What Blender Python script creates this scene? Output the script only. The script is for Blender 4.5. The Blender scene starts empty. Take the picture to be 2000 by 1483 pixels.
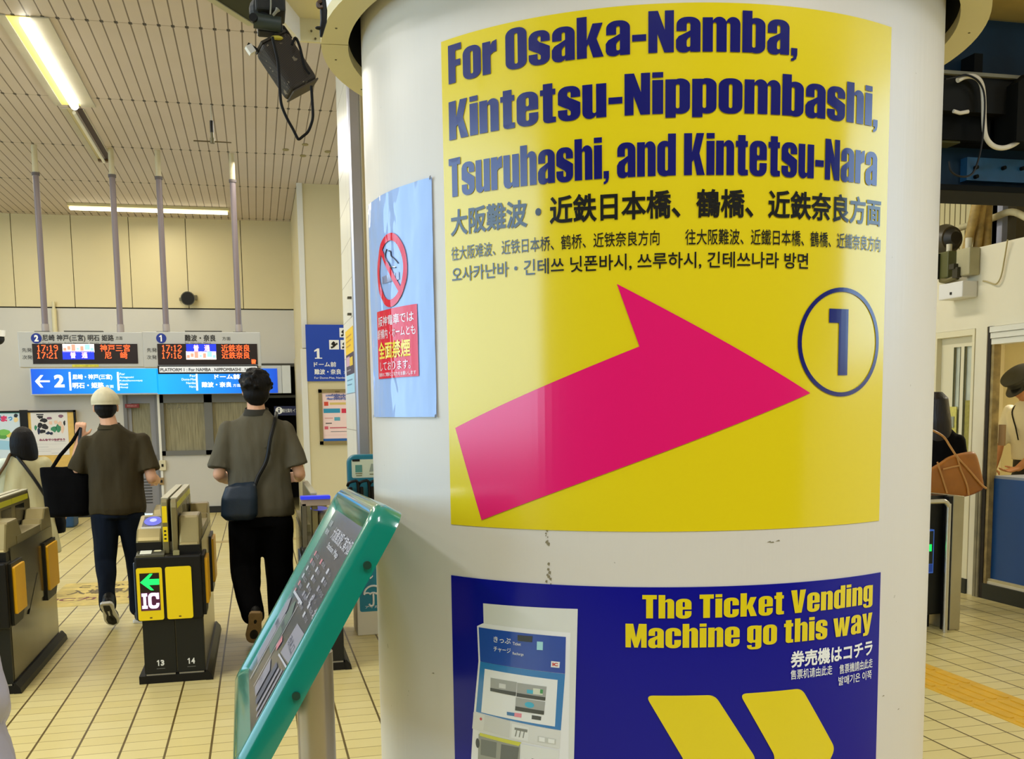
import bpy, bmesh, math, random
import numpy as np
from mathutils import Vector, Matrix, geometry, noise
random.seed(7)
sc = bpy.context.scene
COL = sc.collection

# ------------------------------------------------------------------ camera
CAM_H = 1.53
RT = Vector((.97051, -.24065, -.01411)); UP = Vector((.04002, .10309, .99387)); FW = Vector((.23772, .96512, -.10968))
cd = bpy.data.cameras.new('camera'); cam = bpy.data.objects.new('camera', cd); COL.objects.link(cam)
cd.sensor_fit = 'HORIZONTAL'; cd.sensor_width = 36.0; cd.lens = 36.0
cd.shift_y = (1020.4 - 741.5) / 2000.0; cd.clip_start = .05; cd.clip_end = 100
m = Matrix.Identity(4)
for i in range(3):
    m[i][0] = RT[i]; m[i][1] = UP[i]; m[i][2] = -FW[i]
m[2][3] = CAM_H
cam.matrix_world = m
sc.camera = cam

# ------------------------------------------------------------------ world, lamps, exposure
sc.view_settings.view_transform = 'Standard'; sc.view_settings.look = 'None'
sc.view_settings.gamma = 1.0; sc.view_settings.use_curve_mapping = False
sc.view_settings.exposure = 0.10
w = bpy.data.worlds.new('daylight'); sc.world = w; w.use_nodes = True
wb = w.node_tree.nodes['Background']
wb.inputs[0].default_value = (.52, .76, 1.0, 1); wb.inputs[1].default_value = 3.5

def area(name, loc, sx, sy, power, col, rot=(0, 0, 0)):
    l = bpy.data.lights.new(name, 'AREA'); l.shape = 'RECTANGLE'; l.size = sx; l.size_y = sy
    l.energy = power; l.color = col
    o = bpy.data.objects.new(name, l); o.location = loc; o.rotation_euler = rot; COL.objects.link(o)
    return o
WARM = (1.0, .92, .70); NEUT = (1.0, .94, .82); COOL = (.93, .97, 1.0)
# area lights for the modelled lamps, plus added fill lights that have no fitting
for x, y, p_, c_ in ((-1.58, 9.6, 60, NEUT), (-5.0, 6.0, 60, NEUT), (-5.0, 11.5, 60, WARM), (-3.2, 14.2, 38, WARM), (-1.3, 14.9, 26, WARM), (.1, 11.4, 34, NEUT), (3.4, 8.0, 60, NEUT), (4.0, 2.6, 60, NEUT), (-1.6, 5.2, 60, NEUT), (-3.3, 3.3, 100, COOL), (-.3, -1.2, 90, COOL), (2.8, -1.2, 90, COOL)):
    area('ceiling_lamp_and_fill', (x, y, 4.36), .35, 2.2, p_, c_)
area('booth_lamp_light', (6.9, 7.0, 2.6), .5, 1.2, 42, (1.0, .92, .74))

# ------------------------------------------------------------------ helpers: pixels to points on a known plane (photo is 2000 x 1483)
def ray(px, py): return RT * ((px - 1000) / 2000) + UP * (-(py - 1020.4) / 2000) + FW
def atY(px, py, Y):
    d = ray(px, py); t = Y / d.y; return Vector((d.x * t, Y, CAM_H + d.z * t))
def atX(px, py, X):
    d = ray(px, py); t = X / d.x; return Vector((X, d.y * t, CAM_H + d.z * t))
def atZ(px, py, Z):
    d = ray(px, py); t = (Z - CAM_H) / d.z; return Vector((d.x * t, d.y * t, Z))

# ------------------------------------------------------------------ materials
def lin(c):
    if isinstance(c, str):
        c = c.lstrip('#'); c = [int(c[i:i + 2], 16) / 255 for i in (0, 2, 4)]
    return tuple((v / 12.92 if v <= .04045 else ((v + .055) / 1.055) ** 2.4) for v in c) + (1,)
MATS = {}
def mat(name, col, rough=.5, metal=0.0, spec=.5, var=0.0, vscale=4.0, bump=0.0, bscale=60.0, coat=0.0, emit=0.0, trans=0.0, stretch=None, coatr=.05):
    if name in MATS: return MATS[name]
    M = bpy.data.materials.new(name); M.use_nodes = True; nt = M.node_tree; b = nt.nodes['Principled BSDF']
    c = lin(col)
    b.inputs['Base Color'].default_value = c; b.inputs['Roughness'].default_value = rough
    b.inputs['Metallic'].default_value = metal; b.inputs['Specular IOR Level'].default_value = spec
    b.inputs['Coat Weight'].default_value = coat; b.inputs['Coat Roughness'].default_value = coatr
    if trans: b.inputs['Transmission Weight'].default_value = trans
    if emit:
        b.inputs['Emission Color'].default_value = c; b.inputs['Emission Strength'].default_value = emit
    tc = nt.nodes.new('ShaderNodeTexCoord'); src = tc.outputs['Object']
    if stretch:
        mp = nt.nodes.new('ShaderNodeMapping'); mp.inputs['Scale'].default_value = stretch
        nt.links.new(src, mp.inputs[0]); src = mp.outputs[0]
    if var:
        n = nt.nodes.new('ShaderNodeTexNoise'); n.inputs['Scale'].default_value = vscale; n.inputs['Detail'].default_value = 6
        nt.links.new(src, n.inputs['Vector'])
        r = nt.nodes.new('ShaderNodeMapRange'); r.inputs[1].default_value = .3; r.inputs[2].default_value = .7
        r.inputs[3].default_value = 1 - var; r.inputs[4].default_value = 1 + var * .5
        nt.links.new(n.outputs[0], r.inputs[0])
        mx = nt.nodes.new('ShaderNodeVectorMath'); mx.operation = 'SCALE'; mx.inputs[0].default_value = c[:3]
        nt.links.new(r.outputs[0], mx.inputs['Scale']); nt.links.new(mx.outputs[0], b.inputs['Base Color'])
    if bump:
        n2 = nt.nodes.new('ShaderNodeTexNoise'); n2.inputs['Scale'].default_value = bscale; n2.inputs['Detail'].default_value = 4
        nt.links.new(src, n2.inputs['Vector'])
        bp = nt.nodes.new('ShaderNodeBump'); bp.inputs['Strength'].default_value = bump; bp.inputs['Distance'].default_value = .01
        nt.links.new(n2.outputs[0], bp.inputs['Height']); nt.links.new(bp.outputs[0], b.inputs['Normal'])
    MATS[name] = M
    return M

def nmath(nt, op, a, b=None, c=None):
    n = nt.nodes.new('ShaderNodeMath'); n.operation = op
    for i, v in enumerate((a, b, c)):
        if v is None: continue
        if isinstance(v, (int, float)): n.inputs[i].default_value = v
        else: nt.links.new(v, n.inputs[i])
    return n.outputs[0]
def nmix(nt, f, a, b):
    n = nt.nodes.new('ShaderNodeMix'); n.data_type = 'RGBA'
    if isinstance(f, (int, float)): n.inputs[0].default_value = f
    else: nt.links.new(f, n.inputs[0])
    for k, v in ((6, a), (7, b)):
        if isinstance(v, tuple): n.inputs[k].default_value = v
        else: nt.links.new(v, n.inputs[k])
    return n.outputs[2]
def line_mask(nt, coord, period, phase, width, soft=.25):
    """1 on the joints of a row spaced by period (metres), 0 elsewhere"""
    f = nmath(nt, 'FRACT', nmath(nt, 'DIVIDE', nmath(nt, 'SUBTRACT', coord, phase - period / 2), period))
    d = nmath(nt, 'MULTIPLY', nmath(nt, 'ABSOLUTE', nmath(nt, 'SUBTRACT', f, .5)), period)
    r = nt.nodes.new('ShaderNodeMapRange'); r.inputs[1].default_value = width / 2; r.inputs[2].default_value = width / 2 * (1 + soft)
    r.inputs[3].default_value = 1; r.inputs[4].default_value = 0; nt.links.new(d, r.inputs[0])
    return r.outputs[0]
def at_mask(nt, coord, pos, width):
    d = nmath(nt, 'ABSOLUTE', nmath(nt, 'SUBTRACT', coord, pos))
    return nmath(nt, 'LESS_THAN', d, width / 2)
def base(name, rough):
    M = bpy.data.materials.new(name); M.use_nodes = True; nt = M.node_tree; b = nt.nodes['Principled BSDF']
    b.inputs['Roughness'].default_value = rough
    tc = nt.nodes.new('ShaderNodeTexCoord'); sp = nt.nodes.new('ShaderNodeSeparateXYZ'); nt.links.new(tc.outputs['Object'], sp.inputs[0])
    n = nt.nodes.new('ShaderNodeTexNoise'); n.inputs['Scale'].default_value = 1.7; n.inputs['Detail'].default_value = 5
    nt.links.new(tc.outputs['Object'], n.inputs['Vector'])
    return M, nt, b, sp.outputs, n.outputs[0], tc

def floor_material():
    M, nt, b, (x, y, z), nz, tc = base('floor_tiles', .3)
    lx = line_mask(nt, x, .2, -.265, .009); ly = line_mask(nt, y, .1265, 5.343, .0045)
    vor = nt.nodes.new('ShaderNodeTexWhiteNoise'); vor.noise_dimensions = '2D'
    cx = nmath(nt, 'FLOOR', nmath(nt, 'DIVIDE', nmath(nt, 'ADD', x, .265), .2)); cy = nmath(nt, 'FLOOR', nmath(nt, 'DIVIDE', nmath(nt, 'SUBTRACT', y, 5.343), .1265))
    cv = nt.nodes.new('ShaderNodeCombineXYZ'); nt.links.new(cx, cv.inputs[0]); nt.links.new(cy, cv.inputs[1]); nt.links.new(cv.outputs[0], vor.inputs['Vector'])
    c = nmix(nt, vor.outputs[0], lin('#dfd196'), lin('#d5c585'))
    c = nmix(nt, nmath(nt, 'MULTIPLY', nz, .5), c, lin('#cbb86c'))
    c = nmix(nt, nmath(nt, 'MULTIPLY', ly, .9), c, lin('#7a6430'))
    c = nmix(nt, lx, c, lin('#5e4c1e'))
    nt.links.new(c, b.inputs['Base Color'])
    r = nmath(nt, 'ADD', nmath(nt, 'MULTIPLY', nz, .25), .22); nt.links.new(r, b.inputs['Roughness'])
    bp = nt.nodes.new('ShaderNodeBump'); bp.inputs['Strength'].default_value = .5; bp.inputs['Distance'].default_value = .003
    nt.links.new(nmath(nt, 'SUBTRACT', 1, nmath(nt, 'MAXIMUM', lx, ly)), bp.inputs['Height']); nt.links.new(bp.outputs[0], b.inputs['Normal'])
    return M
def ceiling_material():
    M, nt, b, (x, y, z), nz, tc = base('ceiling_planks', .55)
    g = line_mask(nt, x, .1015, -.296, .008, .5)
    s = None; q = None
    wide = line_mask(nt, x, .1015, -.296, .026, .1)
    for yy in (8.49, 10.49, 12.3, 14.1, 16.35):
        a = at_mask(nt, y, yy, .012); e = nmath(nt, 'MULTIPLY', at_mask(nt, y, yy, .05), wide)
        s = a if s is None else nmath(nt, 'MAXIMUM', s, a); q = e if q is None else nmath(nt, 'MAXIMUM', q, e)
    c = nmix(nt, nz, lin('#cfc2bc'), lin('#c4b6ab'))
    c = nmix(nt, nmath(nt, 'MULTIPLY', s, .6), c, lin('#6a5836'))
    c = nmix(nt, nmath(nt, 'MULTIPLY', g, .85), c, lin('#5c4a30'))
    c = nmix(nt, q, c, lin('#2a2010'))
    nt.links.new(c, b.inputs['Base Color'])
    bp = nt.nodes.new('ShaderNodeBump'); bp.inputs['Strength'].default_value = .6; bp.inputs['Distance'].default_value = .008
    nt.links.new(nmath(nt, 'SUBTRACT', 1, g), bp.inputs['Height']); nt.links.new(bp.outputs[0], b.inputs['Normal'])
    return M
def tile_wall_material():
    M, nt, b, (x, y, z), nz, tc = base('white_wall_tiles', .3)
    g = nmath(nt, 'MAXIMUM', line_mask(nt, z, .30, .18, .006), line_mask(nt, y, .60, .1, .005))
    c = nmix(nt, nz, lin('#ebe9e0'), lin('#e4e0d0'))
    c = nmix(nt, nmath(nt, 'MULTIPLY', g, .7), c, lin('#77705a')); nt.links.new(c, b.inputs['Base Color'])
    return M
def pillar_material():
    M, nt, b, (x, y, z), nz, tc = base('pillar_paint', .34)
    n = nt.nodes.new('ShaderNodeTexNoise'); n.inputs['Scale'].default_value = 90; n.inputs['Detail'].default_value = 3
    mp = nt.nodes.new('ShaderNodeMapping'); mp.inputs['Scale'].default_value = (1, 1, .06); nt.links.new(tc.outputs['Object'], mp.inputs[0]); nt.links.new(mp.outputs[0], n.inputs['Vector'])
    c = nmix(nt, nz, lin('#dfd9d2'), lin('#d9d0c2'))
    # worn specks in the paint
    k = nt.nodes.new('ShaderNodeTexNoise'); k.inputs['Scale'].default_value = 55; k.inputs['Detail'].default_value = 2; nt.links.new(tc.outputs['Object'], k.inputs['Vector'])
    c = nmix(nt, nmath(nt, 'MULTIPLY', nmath(nt, 'GREATER_THAN', k.outputs[0], .775), .5), c, lin('#8d8368'))
    nt.links.new(c, b.inputs['Base Color'])
    bp = nt.nodes.new('ShaderNodeBump'); bp.inputs['Strength'].default_value = .12; bp.inputs['Distance'].default_value = .004
    nt.links.new(n.outputs[0], bp.inputs['Height']); nt.links.new(bp.outputs[0], b.inputs['Normal'])
    return M
def rib_material():
    M, nt, b, (x, y, z), nz, tc = base('ribbed_panel', .5)
    g = line_mask(nt, nmath(nt, 'ADD', x, y), .075, 0, .012)
    c = nmix(nt, nz, lin('#e6dcae'), lin('#d9cb95')); c = nmix(nt, g, c, lin('#6b5c30')); nt.links.new(c, b.inputs['Base Color'])
    return M
def mesh_grille_material():
    M, nt, b, (x, y, z), nz, tc = base('speaker_grille', .7)
    n = nt.nodes.new('ShaderNodeTexNoise'); n.inputs['Scale'].default_value = 45; n.inputs['Detail'].default_value = 3; nt.links.new(tc.outputs['Object'], n.inputs['Vector'])
    g = nmath(nt, 'MAXIMUM', line_mask(nt, nmath(nt, 'ADD', x, z), .007, 0, .003), line_mask(nt, nmath(nt, 'SUBTRACT', x, z), .007, 0, .003))
    c = nmix(nt, g, lin('#0e0a05'), lin('#2c2214'))
    c = nmix(nt, nmath(nt, 'GREATER_THAN', n.outputs[0], .645), c, lin('#6f6450')); nt.links.new(c, b.inputs['Base Color'])
    return M

M_floor = floor_material(); M_ceil = ceiling_material(); M_tile = tile_wall_material(); M_pillar = pillar_material(); M_rib = rib_material(); M_grille = mesh_grille_material()
M_wall = mat('wall_paint_cream', '#d6c9a0', .5, var=.05, vscale=.8)
M_wall2 = mat('wall_paint_grey', '#c9c6c0', .5, var=.06, vscale=.8)
M_wallw = mat('wall_paint_white', '#e9e1c4', .5, var=.06, vscale=2)
M_black = mat('black_plastic', '#0d0c0a', .45, spec=.3)
M_dark = mat('dark_recess', '#0b0b0a', .8)
M_steel = mat('stainless_steel', '#a59d86', .34, metal=.85, var=.15, vscale=3)
M_bronze = mat('gate_casing', '#8a7f58', .36, metal=.55, var=.12, vscale=5)
M_gdark = mat('gate_dark_panel', '#161713', .45, spec=.35)
M_gyel = mat('gate_yellow', '#f2d400', .4)
M_grey = mat('grey_paint', '#77777a', .5, var=.08)
M_white = mat('white_plastic', '#e8e6e0', .45)
M_wtext = mat('white_lettering', '#f2f2f2', .5)
M_ktext = mat('black_lettering', '#141210', .5)
M_silver = mat('silver_strip', '#c9c9cf', .22, metal=.8)

# ------------------------------------------------------------------ object helpers
def tag(o, label=None, cat=None, group=None, kind=None):
    if label: o['label'] = label
    if cat: o['category'] = cat
    if group: o['group'] = group
    if kind: o['kind'] = kind
    return o
def thing(name, loc, label, cat, group=None):
    o = bpy.data.objects.new(name, None); o.empty_display_size = .1; o.location = loc; COL.objects.link(o)
    return tag(o, label, cat, group)
def link(name, me, material, parent=None, label=None):
    o = bpy.data.objects.new(name, me); COL.objects.link(o)
    if material: me.materials.append(material)
    if parent is not None:
        o.parent = parent
        if parent.type == 'EMPTY': o.matrix_parent_inverse = Matrix.Translation(-Vector(parent.location))
    if label: o['label'] = label
    return o
class MB:
    def __init__(s): s.v = []; s.f = []
    def add(s, vs, fs):
        o = len(s.v); s.v += [tuple(v) for v in vs]; s.f += [tuple(i + o for i in f) for f in fs]; return s
    def box(s, a, b, R=None, c=None):
        x0, y0, z0 = a; x1, y1, z1 = b
        vs = [Vector(p) for p in ((x0, y0, z0), (x1, y0, z0), (x1, y1, z0), (x0, y1, z0), (x0, y0, z1), (x1, y0, z1), (x1, y1, z1), (x0, y1, z1))]
        if R is not None:
            c = Vector(c) if c is not None else Vector((0, 0, 0)); vs = [R @ v + c for v in vs]
        return s.add(vs, [(0, 3, 2, 1), (4, 5, 6, 7), (0, 1, 5, 4), (1, 2, 6, 5), (2, 3, 7, 6), (3, 0, 4, 7)])
    def cyl(s, p0, p1, r0, r1=None, n=16, caps=True):
        p0 = Vector(p0); p1 = Vector(p1); r1 = r0 if r1 is None else r1
        d = (p1 - p0).normalized(); a = d.orthogonal().normalized(); b = d.cross(a)
        vs = []
        for p, r in ((p0, r0), (p1, r1)):
            vs += [p + (a * math.cos(2 * math.pi * i / n) + b * math.sin(2 * math.pi * i / n)) * r for i in range(n)]
        fs = [(i, (i + 1) % n, n + (i + 1) % n, n + i) for i in range(n)]
        if caps: fs += [tuple(range(n - 1, -1, -1)), tuple(range(n, 2 * n))]
        return s.add(vs, fs)
    def tube(s, path, r, n=8, closed=False, fine=5):
        P = [Vector(p) for p in path]
        if fine > 1 and len(P) > 3 and not closed and not isinstance(r, (list, tuple)):     # smooth spline through the points
            Q = []; E_ = [P[0] * 2 - P[1]] + P + [P[-1] * 2 - P[-2]]
            for i in range(1, len(E_) - 2):
                p0, p1, p2, p3 = E_[i - 1:i + 3]
                for k in range(fine):
                    t = k / fine; Q.append(.5 * ((2 * p1) + (p2 - p0) * t + (2 * p0 - 5 * p1 + 4 * p2 - p3) * t * t + (3 * p1 - p0 - 3 * p2 + p3) * t ** 3))
            P = Q + [P[-1]]
        N = len(P); prev = None; vs = []
        for i, p in enumerate(P):
            t = (P[(i + 1) % N if closed else min(i + 1, N - 1)] - P[(i - 1) % N if closed else max(i - 1, 0)])
            t = t.normalized() if t.length > 1e-9 else Vector((0, 0, 1))
            a = t.orthogonal().normalized() if prev is None else (prev - t * prev.dot(t)).normalized()
            prev = a; b = t.cross(a); rr = r[i] if isinstance(r, (list, tuple)) else r
            vs += [p + (a * math.cos(2 * math.pi * k / n) + b * math.sin(2 * math.pi * k / n)) * rr for k in range(n)]
        fs = []
        for i in range(N if closed else N - 1):
            j = (i + 1) % N
            fs += [(i * n + k, i * n + (k + 1) % n, j * n + (k + 1) % n, j * n + k) for k in range(n)]
        if not closed: fs += [tuple(range(n - 1, -1, -1)), tuple(range((N - 1) * n, N * n))]
        return s.add(vs, fs)
    def prism(s, poly, fn, d0, d1):
        """poly: 2d outline; fn(u,v,d) -> 3d"""
        n = len(poly)
        vs = [fn(u, v, d0) for u, v in poly] + [fn(u, v, d1) for u, v in poly]
        fs = [tuple(range(n)), tuple(range(2 * n - 1, n - 1, -1))] + [(i, n + i, n + (i + 1) % n, (i + 1) % n) for i in range(n)]
        return s.add(vs, fs)
    def ell(s, c, rx, ry, rz, R=None, n=14, k=9):
        c = Vector(c); vs = [];
        for j in range(1, k):
            th = math.pi * j / k
            for i in range(n):
                v = Vector((rx * math.sin(th) * math.cos(2 * math.pi * i / n), ry * math.sin(th) * math.sin(2 * math.pi * i / n), rz * math.cos(th)))
                vs.append((R @ v if R else v) + c)
        t = Vector((0, 0, rz)); vs.append((R @ t if R else t) + c); vs.append(c - (R @ t if R else t))
        fs = [(j * n + i, (j + 1) * n + i, (j + 1) * n + (i + 1) % n, j * n + (i + 1) % n) for j in range(k - 2) for i in range(n)]
        T = (k - 1) * n
        fs += [(T, i, (i + 1) % n) for i in range(n)] + [(T + 1, (k - 2) * n + (i + 1) % n, (k - 2) * n + i) for i in range(n)]
        return s.add(vs, fs)
    def cap(s, p0, r0, p1, r1, n=14):
        s.cyl(p0, p1, r0, r1, n); s.ell(p0, r0, r0, r0, n=n, k=8); s.ell(p1, r1, r1, r1, n=n, k=8); return s
    def chain(s, pts, n=12):
        for (p0, r0), (p1, r1) in zip(pts, pts[1:]): s.cap(p0, r0, p1, r1, n)
        return s
    def loft(s, rings, n=20, power=2.0):
        """rings: (centre, rx, ry[, yaw, pitch]) closed tube of oval sections in the xy plane"""
        vs = []
        for rg in rings:
            c, rx, ry = Vector(rg[0]), rg[1], rg[2]; yaw = rg[3] if len(rg) > 3 else 0; pt = rg[4] if len(rg) > 4 else 0
            R = Matrix.Rotation(yaw, 3, 'Z') @ Matrix.Rotation(pt, 3, 'X')
            for i in range(n):
                a = 2 * math.pi * i / n; ca, sa = math.cos(a), math.sin(a)
                u = math.copysign(abs(ca) ** (2 / power), ca) * rx; v = math.copysign(abs(sa) ** (2 / power), sa) * ry
                vs.append(R @ Vector((u, v, 0)) + c)
        N = len(rings)
        fs = [(i * n + k, i * n + (k + 1) % n, (i + 1) * n + (k + 1) % n, (i + 1) * n + k) for i in range(N - 1) for k in range(n)]
        fs += [tuple(range(n - 1, -1, -1)), tuple(range((N - 1) * n, N * n))]
        return s.add(vs, fs)
    def mesh(s, name, smooth=False):
        me = bpy.data.meshes.new(name); me.from_pydata(s.v, [], s.f); me.update()
        if smooth:
            me.polygons.foreach_set('use_smooth', [True] * len(me.polygons))
        return me
    def build(s, name, material, parent=None, bevel=0, label=None, smooth=False, seg=2):
        me = s.mesh(name)
        bm = bmesh.new(); bm.from_mesh(me); bmesh.ops.recalc_face_normals(bm, faces=bm.faces); bm.to_mesh(me); bm.free()
        if smooth:
            me.polygons.foreach_set('use_smooth', [True] * len(me.polygons)); me.set_sharp_from_angle(angle=math.radians(40))
        o = link(name, me, material, parent, label)
        if bevel:
            b = o.modifiers.new('bevel', 'BEVEL'); b.width = bevel; b.segments = seg; b.limit_method = 'ANGLE'; b.angle_limit = math.radians(50)
        return o
    def fused(s, name, material, parent=None, voxel=.01, it=4, label=None, dec=0, wob=0):
        """overlapping closed pieces fused into one continuous skin"""
        me = s.mesh(name); t = bpy.data.objects.new('tmp', me); COL.objects.link(t)
        r = t.modifiers.new('r', 'REMESH'); r.mode = 'VOXEL'; r.voxel_size = voxel; r.adaptivity = 0
        sm = t.modifiers.new('s', 'SMOOTH'); sm.iterations = it; sm.factor = .5
        if dec:
            dm = t.modifiers.new('d', 'DECIMATE'); dm.ratio = dec
        dg = bpy.context.evaluated_depsgraph_get()
        me2 = bpy.data.meshes.new_from_object(t.evaluated_get(dg)); bpy.data.objects.remove(t); bpy.data.meshes.remove(me)
        me2.name = name; me2.materials.clear()
        if wob:   # cloth folds
            for v in me2.vertices:
                p = v.co; q = Vector((p.x * 9, p.y * 9, p.z * 3.2))
                v.co = p + v.normal * (noise.noise(q) * wob + noise.noise(q * 2.3) * wob * .4)
        me2.polygons.foreach_set('use_smooth', [True] * len(me2.polygons))
        return link(name, me2, material, parent, label)

def rrect(x0, y0, x1, y1, rx, ry=None, n=6):
    ry = rx if ry is None else ry; rx = min(rx, (x1 - x0) / 2); ry = min(ry, (y1 - y0) / 2); P = []
    for cx, cy, a0 in ((x1 - rx, y1 - ry, 0), (x0 + rx, y1 - ry, 90), (x0 + rx, y0 + ry, 180), (x1 - rx, y0 + ry, 270)):
        for i in range(n + 1):
            a = math.radians(a0 + 90 * i / n); P.append((cx + rx * math.cos(a), cy + ry * math.sin(a)))
    return P
def rect(x0, y0, x1, y1): return [(x0, y0), (x1, y0), (x1, y1), (x0, y1)]
def circle(cx, cy, r, n=40, ry=None):
    ry = r if ry is None else ry
    return [(cx + r * math.cos(2 * math.pi * i / n), cy + ry * math.sin(2 * math.pi * i / n)) for i in range(n)]

# --- frames: (u, v, distance off the surface) -> world point
def frameXZ(Y): return lambda u, v, d=0: Vector((u, Y - d, v))
def frameYZ(X): return lambda u, v, d=0: Vector((X - d, u, v))          # faces -X, u = Y
PC = Vector((.77647, 2.00489)); PR = .55659; PA = math.atan2(-PC.y, -PC.x)
def framePil(u, v, d=0):
    a = PA + u / PR; r = PR + d
    return Vector((PC.x + r * math.cos(a), PC.y + r * math.sin(a), v))

def tri_fill(ops, rule='paint', cuts=None):
    """ops: list of (sign, contour). paint: later contours add or cut; wind: non-zero winding. Returns 2d verts and triangles"""
    V = []; E = []
    for s, c in ops:
        o = len(V); n = len(c); V += [Vector((float(p[0]), float(p[1]))) for p in c]; E += [(o + i, o + (i + 1) % n) for i in range(n)]
    if cuts:
        y0 = min(v.y for v in V) - .01; y1 = max(v.y for v in V) + .01
        for x in cuts:
            o = len(V); V += [Vector((x, y0)), Vector((x, y1))]; E.append((o, o + 1))
    vs, es, fs = geometry.delaunay_2d_cdt(V, E, [], 0, 1e-7)[:3]
    if not fs: return [], []
    A = np.array([(v.x, v.y) for v in vs]); F = np.array([f for f in fs if len(f) == 3])
    cen = A[F].mean(axis=1)
    def winding(c):
        P = np.array(c, float); Q = np.roll(P, -1, axis=0)
        x, y = cen[:, 0:1], cen[:, 1:2]
        up = (P[:, 1] <= y) & (Q[:, 1] > y); dn = (P[:, 1] > y) & (Q[:, 1] <= y)
        cr = (Q[:, 0] - P[:, 0]) * (y - P[:, 1]) - (x - P[:, 0]) * (Q[:, 1] - P[:, 1])
        return (up & (cr > 0)).sum(1) - (dn & (cr < 0)).sum(1)
    if rule == 'wind':
        tot = np.zeros(len(F), int)
        for s, c in ops: tot += winding(c)
        keep = tot != 0
    else:
        keep = np.zeros(len(F), bool)
        for s, c in ops:
            ins = winding(c) != 0; keep = np.where(ins, s > 0, keep)
    F = F[keep]
    used = np.unique(F); mp = -np.ones(len(A), int); mp[used] = np.arange(len(used))
    return A[used], mp[F]
def flat(name, ops, fn, d, material, parent=None, cuts=None, label=None, rule='paint'):
    A, F = tri_fill(ops, rule, cuts)
    mb = MB(); mb.add([fn(a[0], a[1], d) for a in A], [tuple(int(i) for i in f) for f in F])
    return link(name, mb.mesh(name), material, parent, label)
def pcuts(u0, u1, step=.02):
    n = int((u1 - u0) / step) + 1
    return [u0 + (u1 - u0) * (i + .5) / n for i in range(n)]

# --- text from the built-in typeface, made bolder by moving the outlines
def outlines(s):
    cu = bpy.data.curves.new('t', 'FONT'); cu.body = s; o = bpy.data.objects.new('t', cu); COL.objects.link(o)
    dg = bpy.context.evaluated_depsgraph_get(); c = o.evaluated_get(dg).to_curve(dg); out = []
    for sp in c.splines:
        bp = list(sp.bezier_points); n = len(bp); P = []
        for i in range(n):
            a, b = bp[i], bp[(i + 1) % n]; p0, p1, p2, p3 = a.co, a.handle_right, b.handle_left, b.co
            straight = ((p1 - p0).cross(p3 - p0).length + (p2 - p0).cross(p3 - p0).length) < 1e-5
            k = 1 if straight else 4
            for j in range(k):
                t = j / k; q = p0 * (1 - t) ** 3 + p1 * 3 * t * (1 - t) ** 2 + p2 * 3 * t * t * (1 - t) + p3 * t ** 3
                if not P or (abs(P[-1][0] - q.x) + abs(P[-1][1] - q.y)) > 1e-4: P.append((q.x, q.y))
        if len(P) > 1 and abs(P[0][0] - P[-1][0]) + abs(P[0][1] - P[-1][1]) < 1e-4: P.pop()
        if len(P) > 2: out.append(P)
    o.to_mesh_clear(); bpy.data.objects.remove(o); bpy.data.curves.remove(cu)
    return out
def sarea(c): return sum(a[0] * b[1] - b[0] * a[1] for a, b in zip(c, c[1:] + c[:1])) / 2
def embolden(cs, wx, wy):
    if not cs: return cs
    sg = 1 if sarea(max(cs, key=lambda c: abs(sarea(c)))) > 0 else -1
    out = []
    for c in cs:
        P = np.array(c); e = np.roll(P, -1, 0) - P; L = np.hypot(e[:, 0], e[:, 1]) + 1e-12
        n = np.stack([e[:, 1], -e[:, 0]], 1) / L[:, None] * sg; h = np.sqrt((wx * n[:, 0]) ** 2 + (wy * n[:, 1]) ** 2)
        Q = []
        for i in range(len(P)):
            n1, n2, h1, h2 = n[i - 1], n[i], h[i - 1], h[i]; det = n1[0] * n2[1] - n1[1] * n2[0]
            if abs(det) < .35:
                m_ = n1 + n2; l = math.hypot(*m_); q = m_ / l * (h1 + h2) / 2 if l > .2 else n2 * h2
            else:
                q = np.array([(h1 * n2[1] - h2 * n1[1]) / det, (n1[0] * h2 - n2[0] * h1) / det])
                l = math.hypot(*q); mx_ = 1.6 * max(wx, wy)
                if l > mx_: q = q / l * mx_
            Q.append(tuple(P[i] + q))
        out.append(Q)
    return out
def text(name, s, box, fn, d, material, parent=None, bold=0.0, mirror=False, label=None, keep=False, boldx=None):
    """s drawn so that its ink fills box (u0, v0, u1, v1)"""
    cs = outlines(s)
    if not cs: return None
    if bold: cs = embolden(cs, bold if boldx is None else boldx, bold)
    xs = [p[0] for c in cs for p in c]; ys = [p[1] for c in cs for p in c]
    x0, x1, y0, y1 = min(xs), max(xs), min(ys), max(ys); u0, v0, u1, v1 = box
    su = (u1 - u0) / (x1 - x0); sv = (v1 - v0) / (y1 - y0)
    if mirror: x0, su = x1, -su
    # fill in font space (well scaled), then fit
    A, F = tri_fill([(1, c) for c in cs], 'wind')
    mb = MB(); mb.add([fn(u0 + (a[0] - x0) * su, v0 + (a[1] - y0) * sv, d) for a in A], [tuple(int(i) for i in f) for f in F])
    return link(name, mb.mesh(name), material, parent, label)

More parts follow.
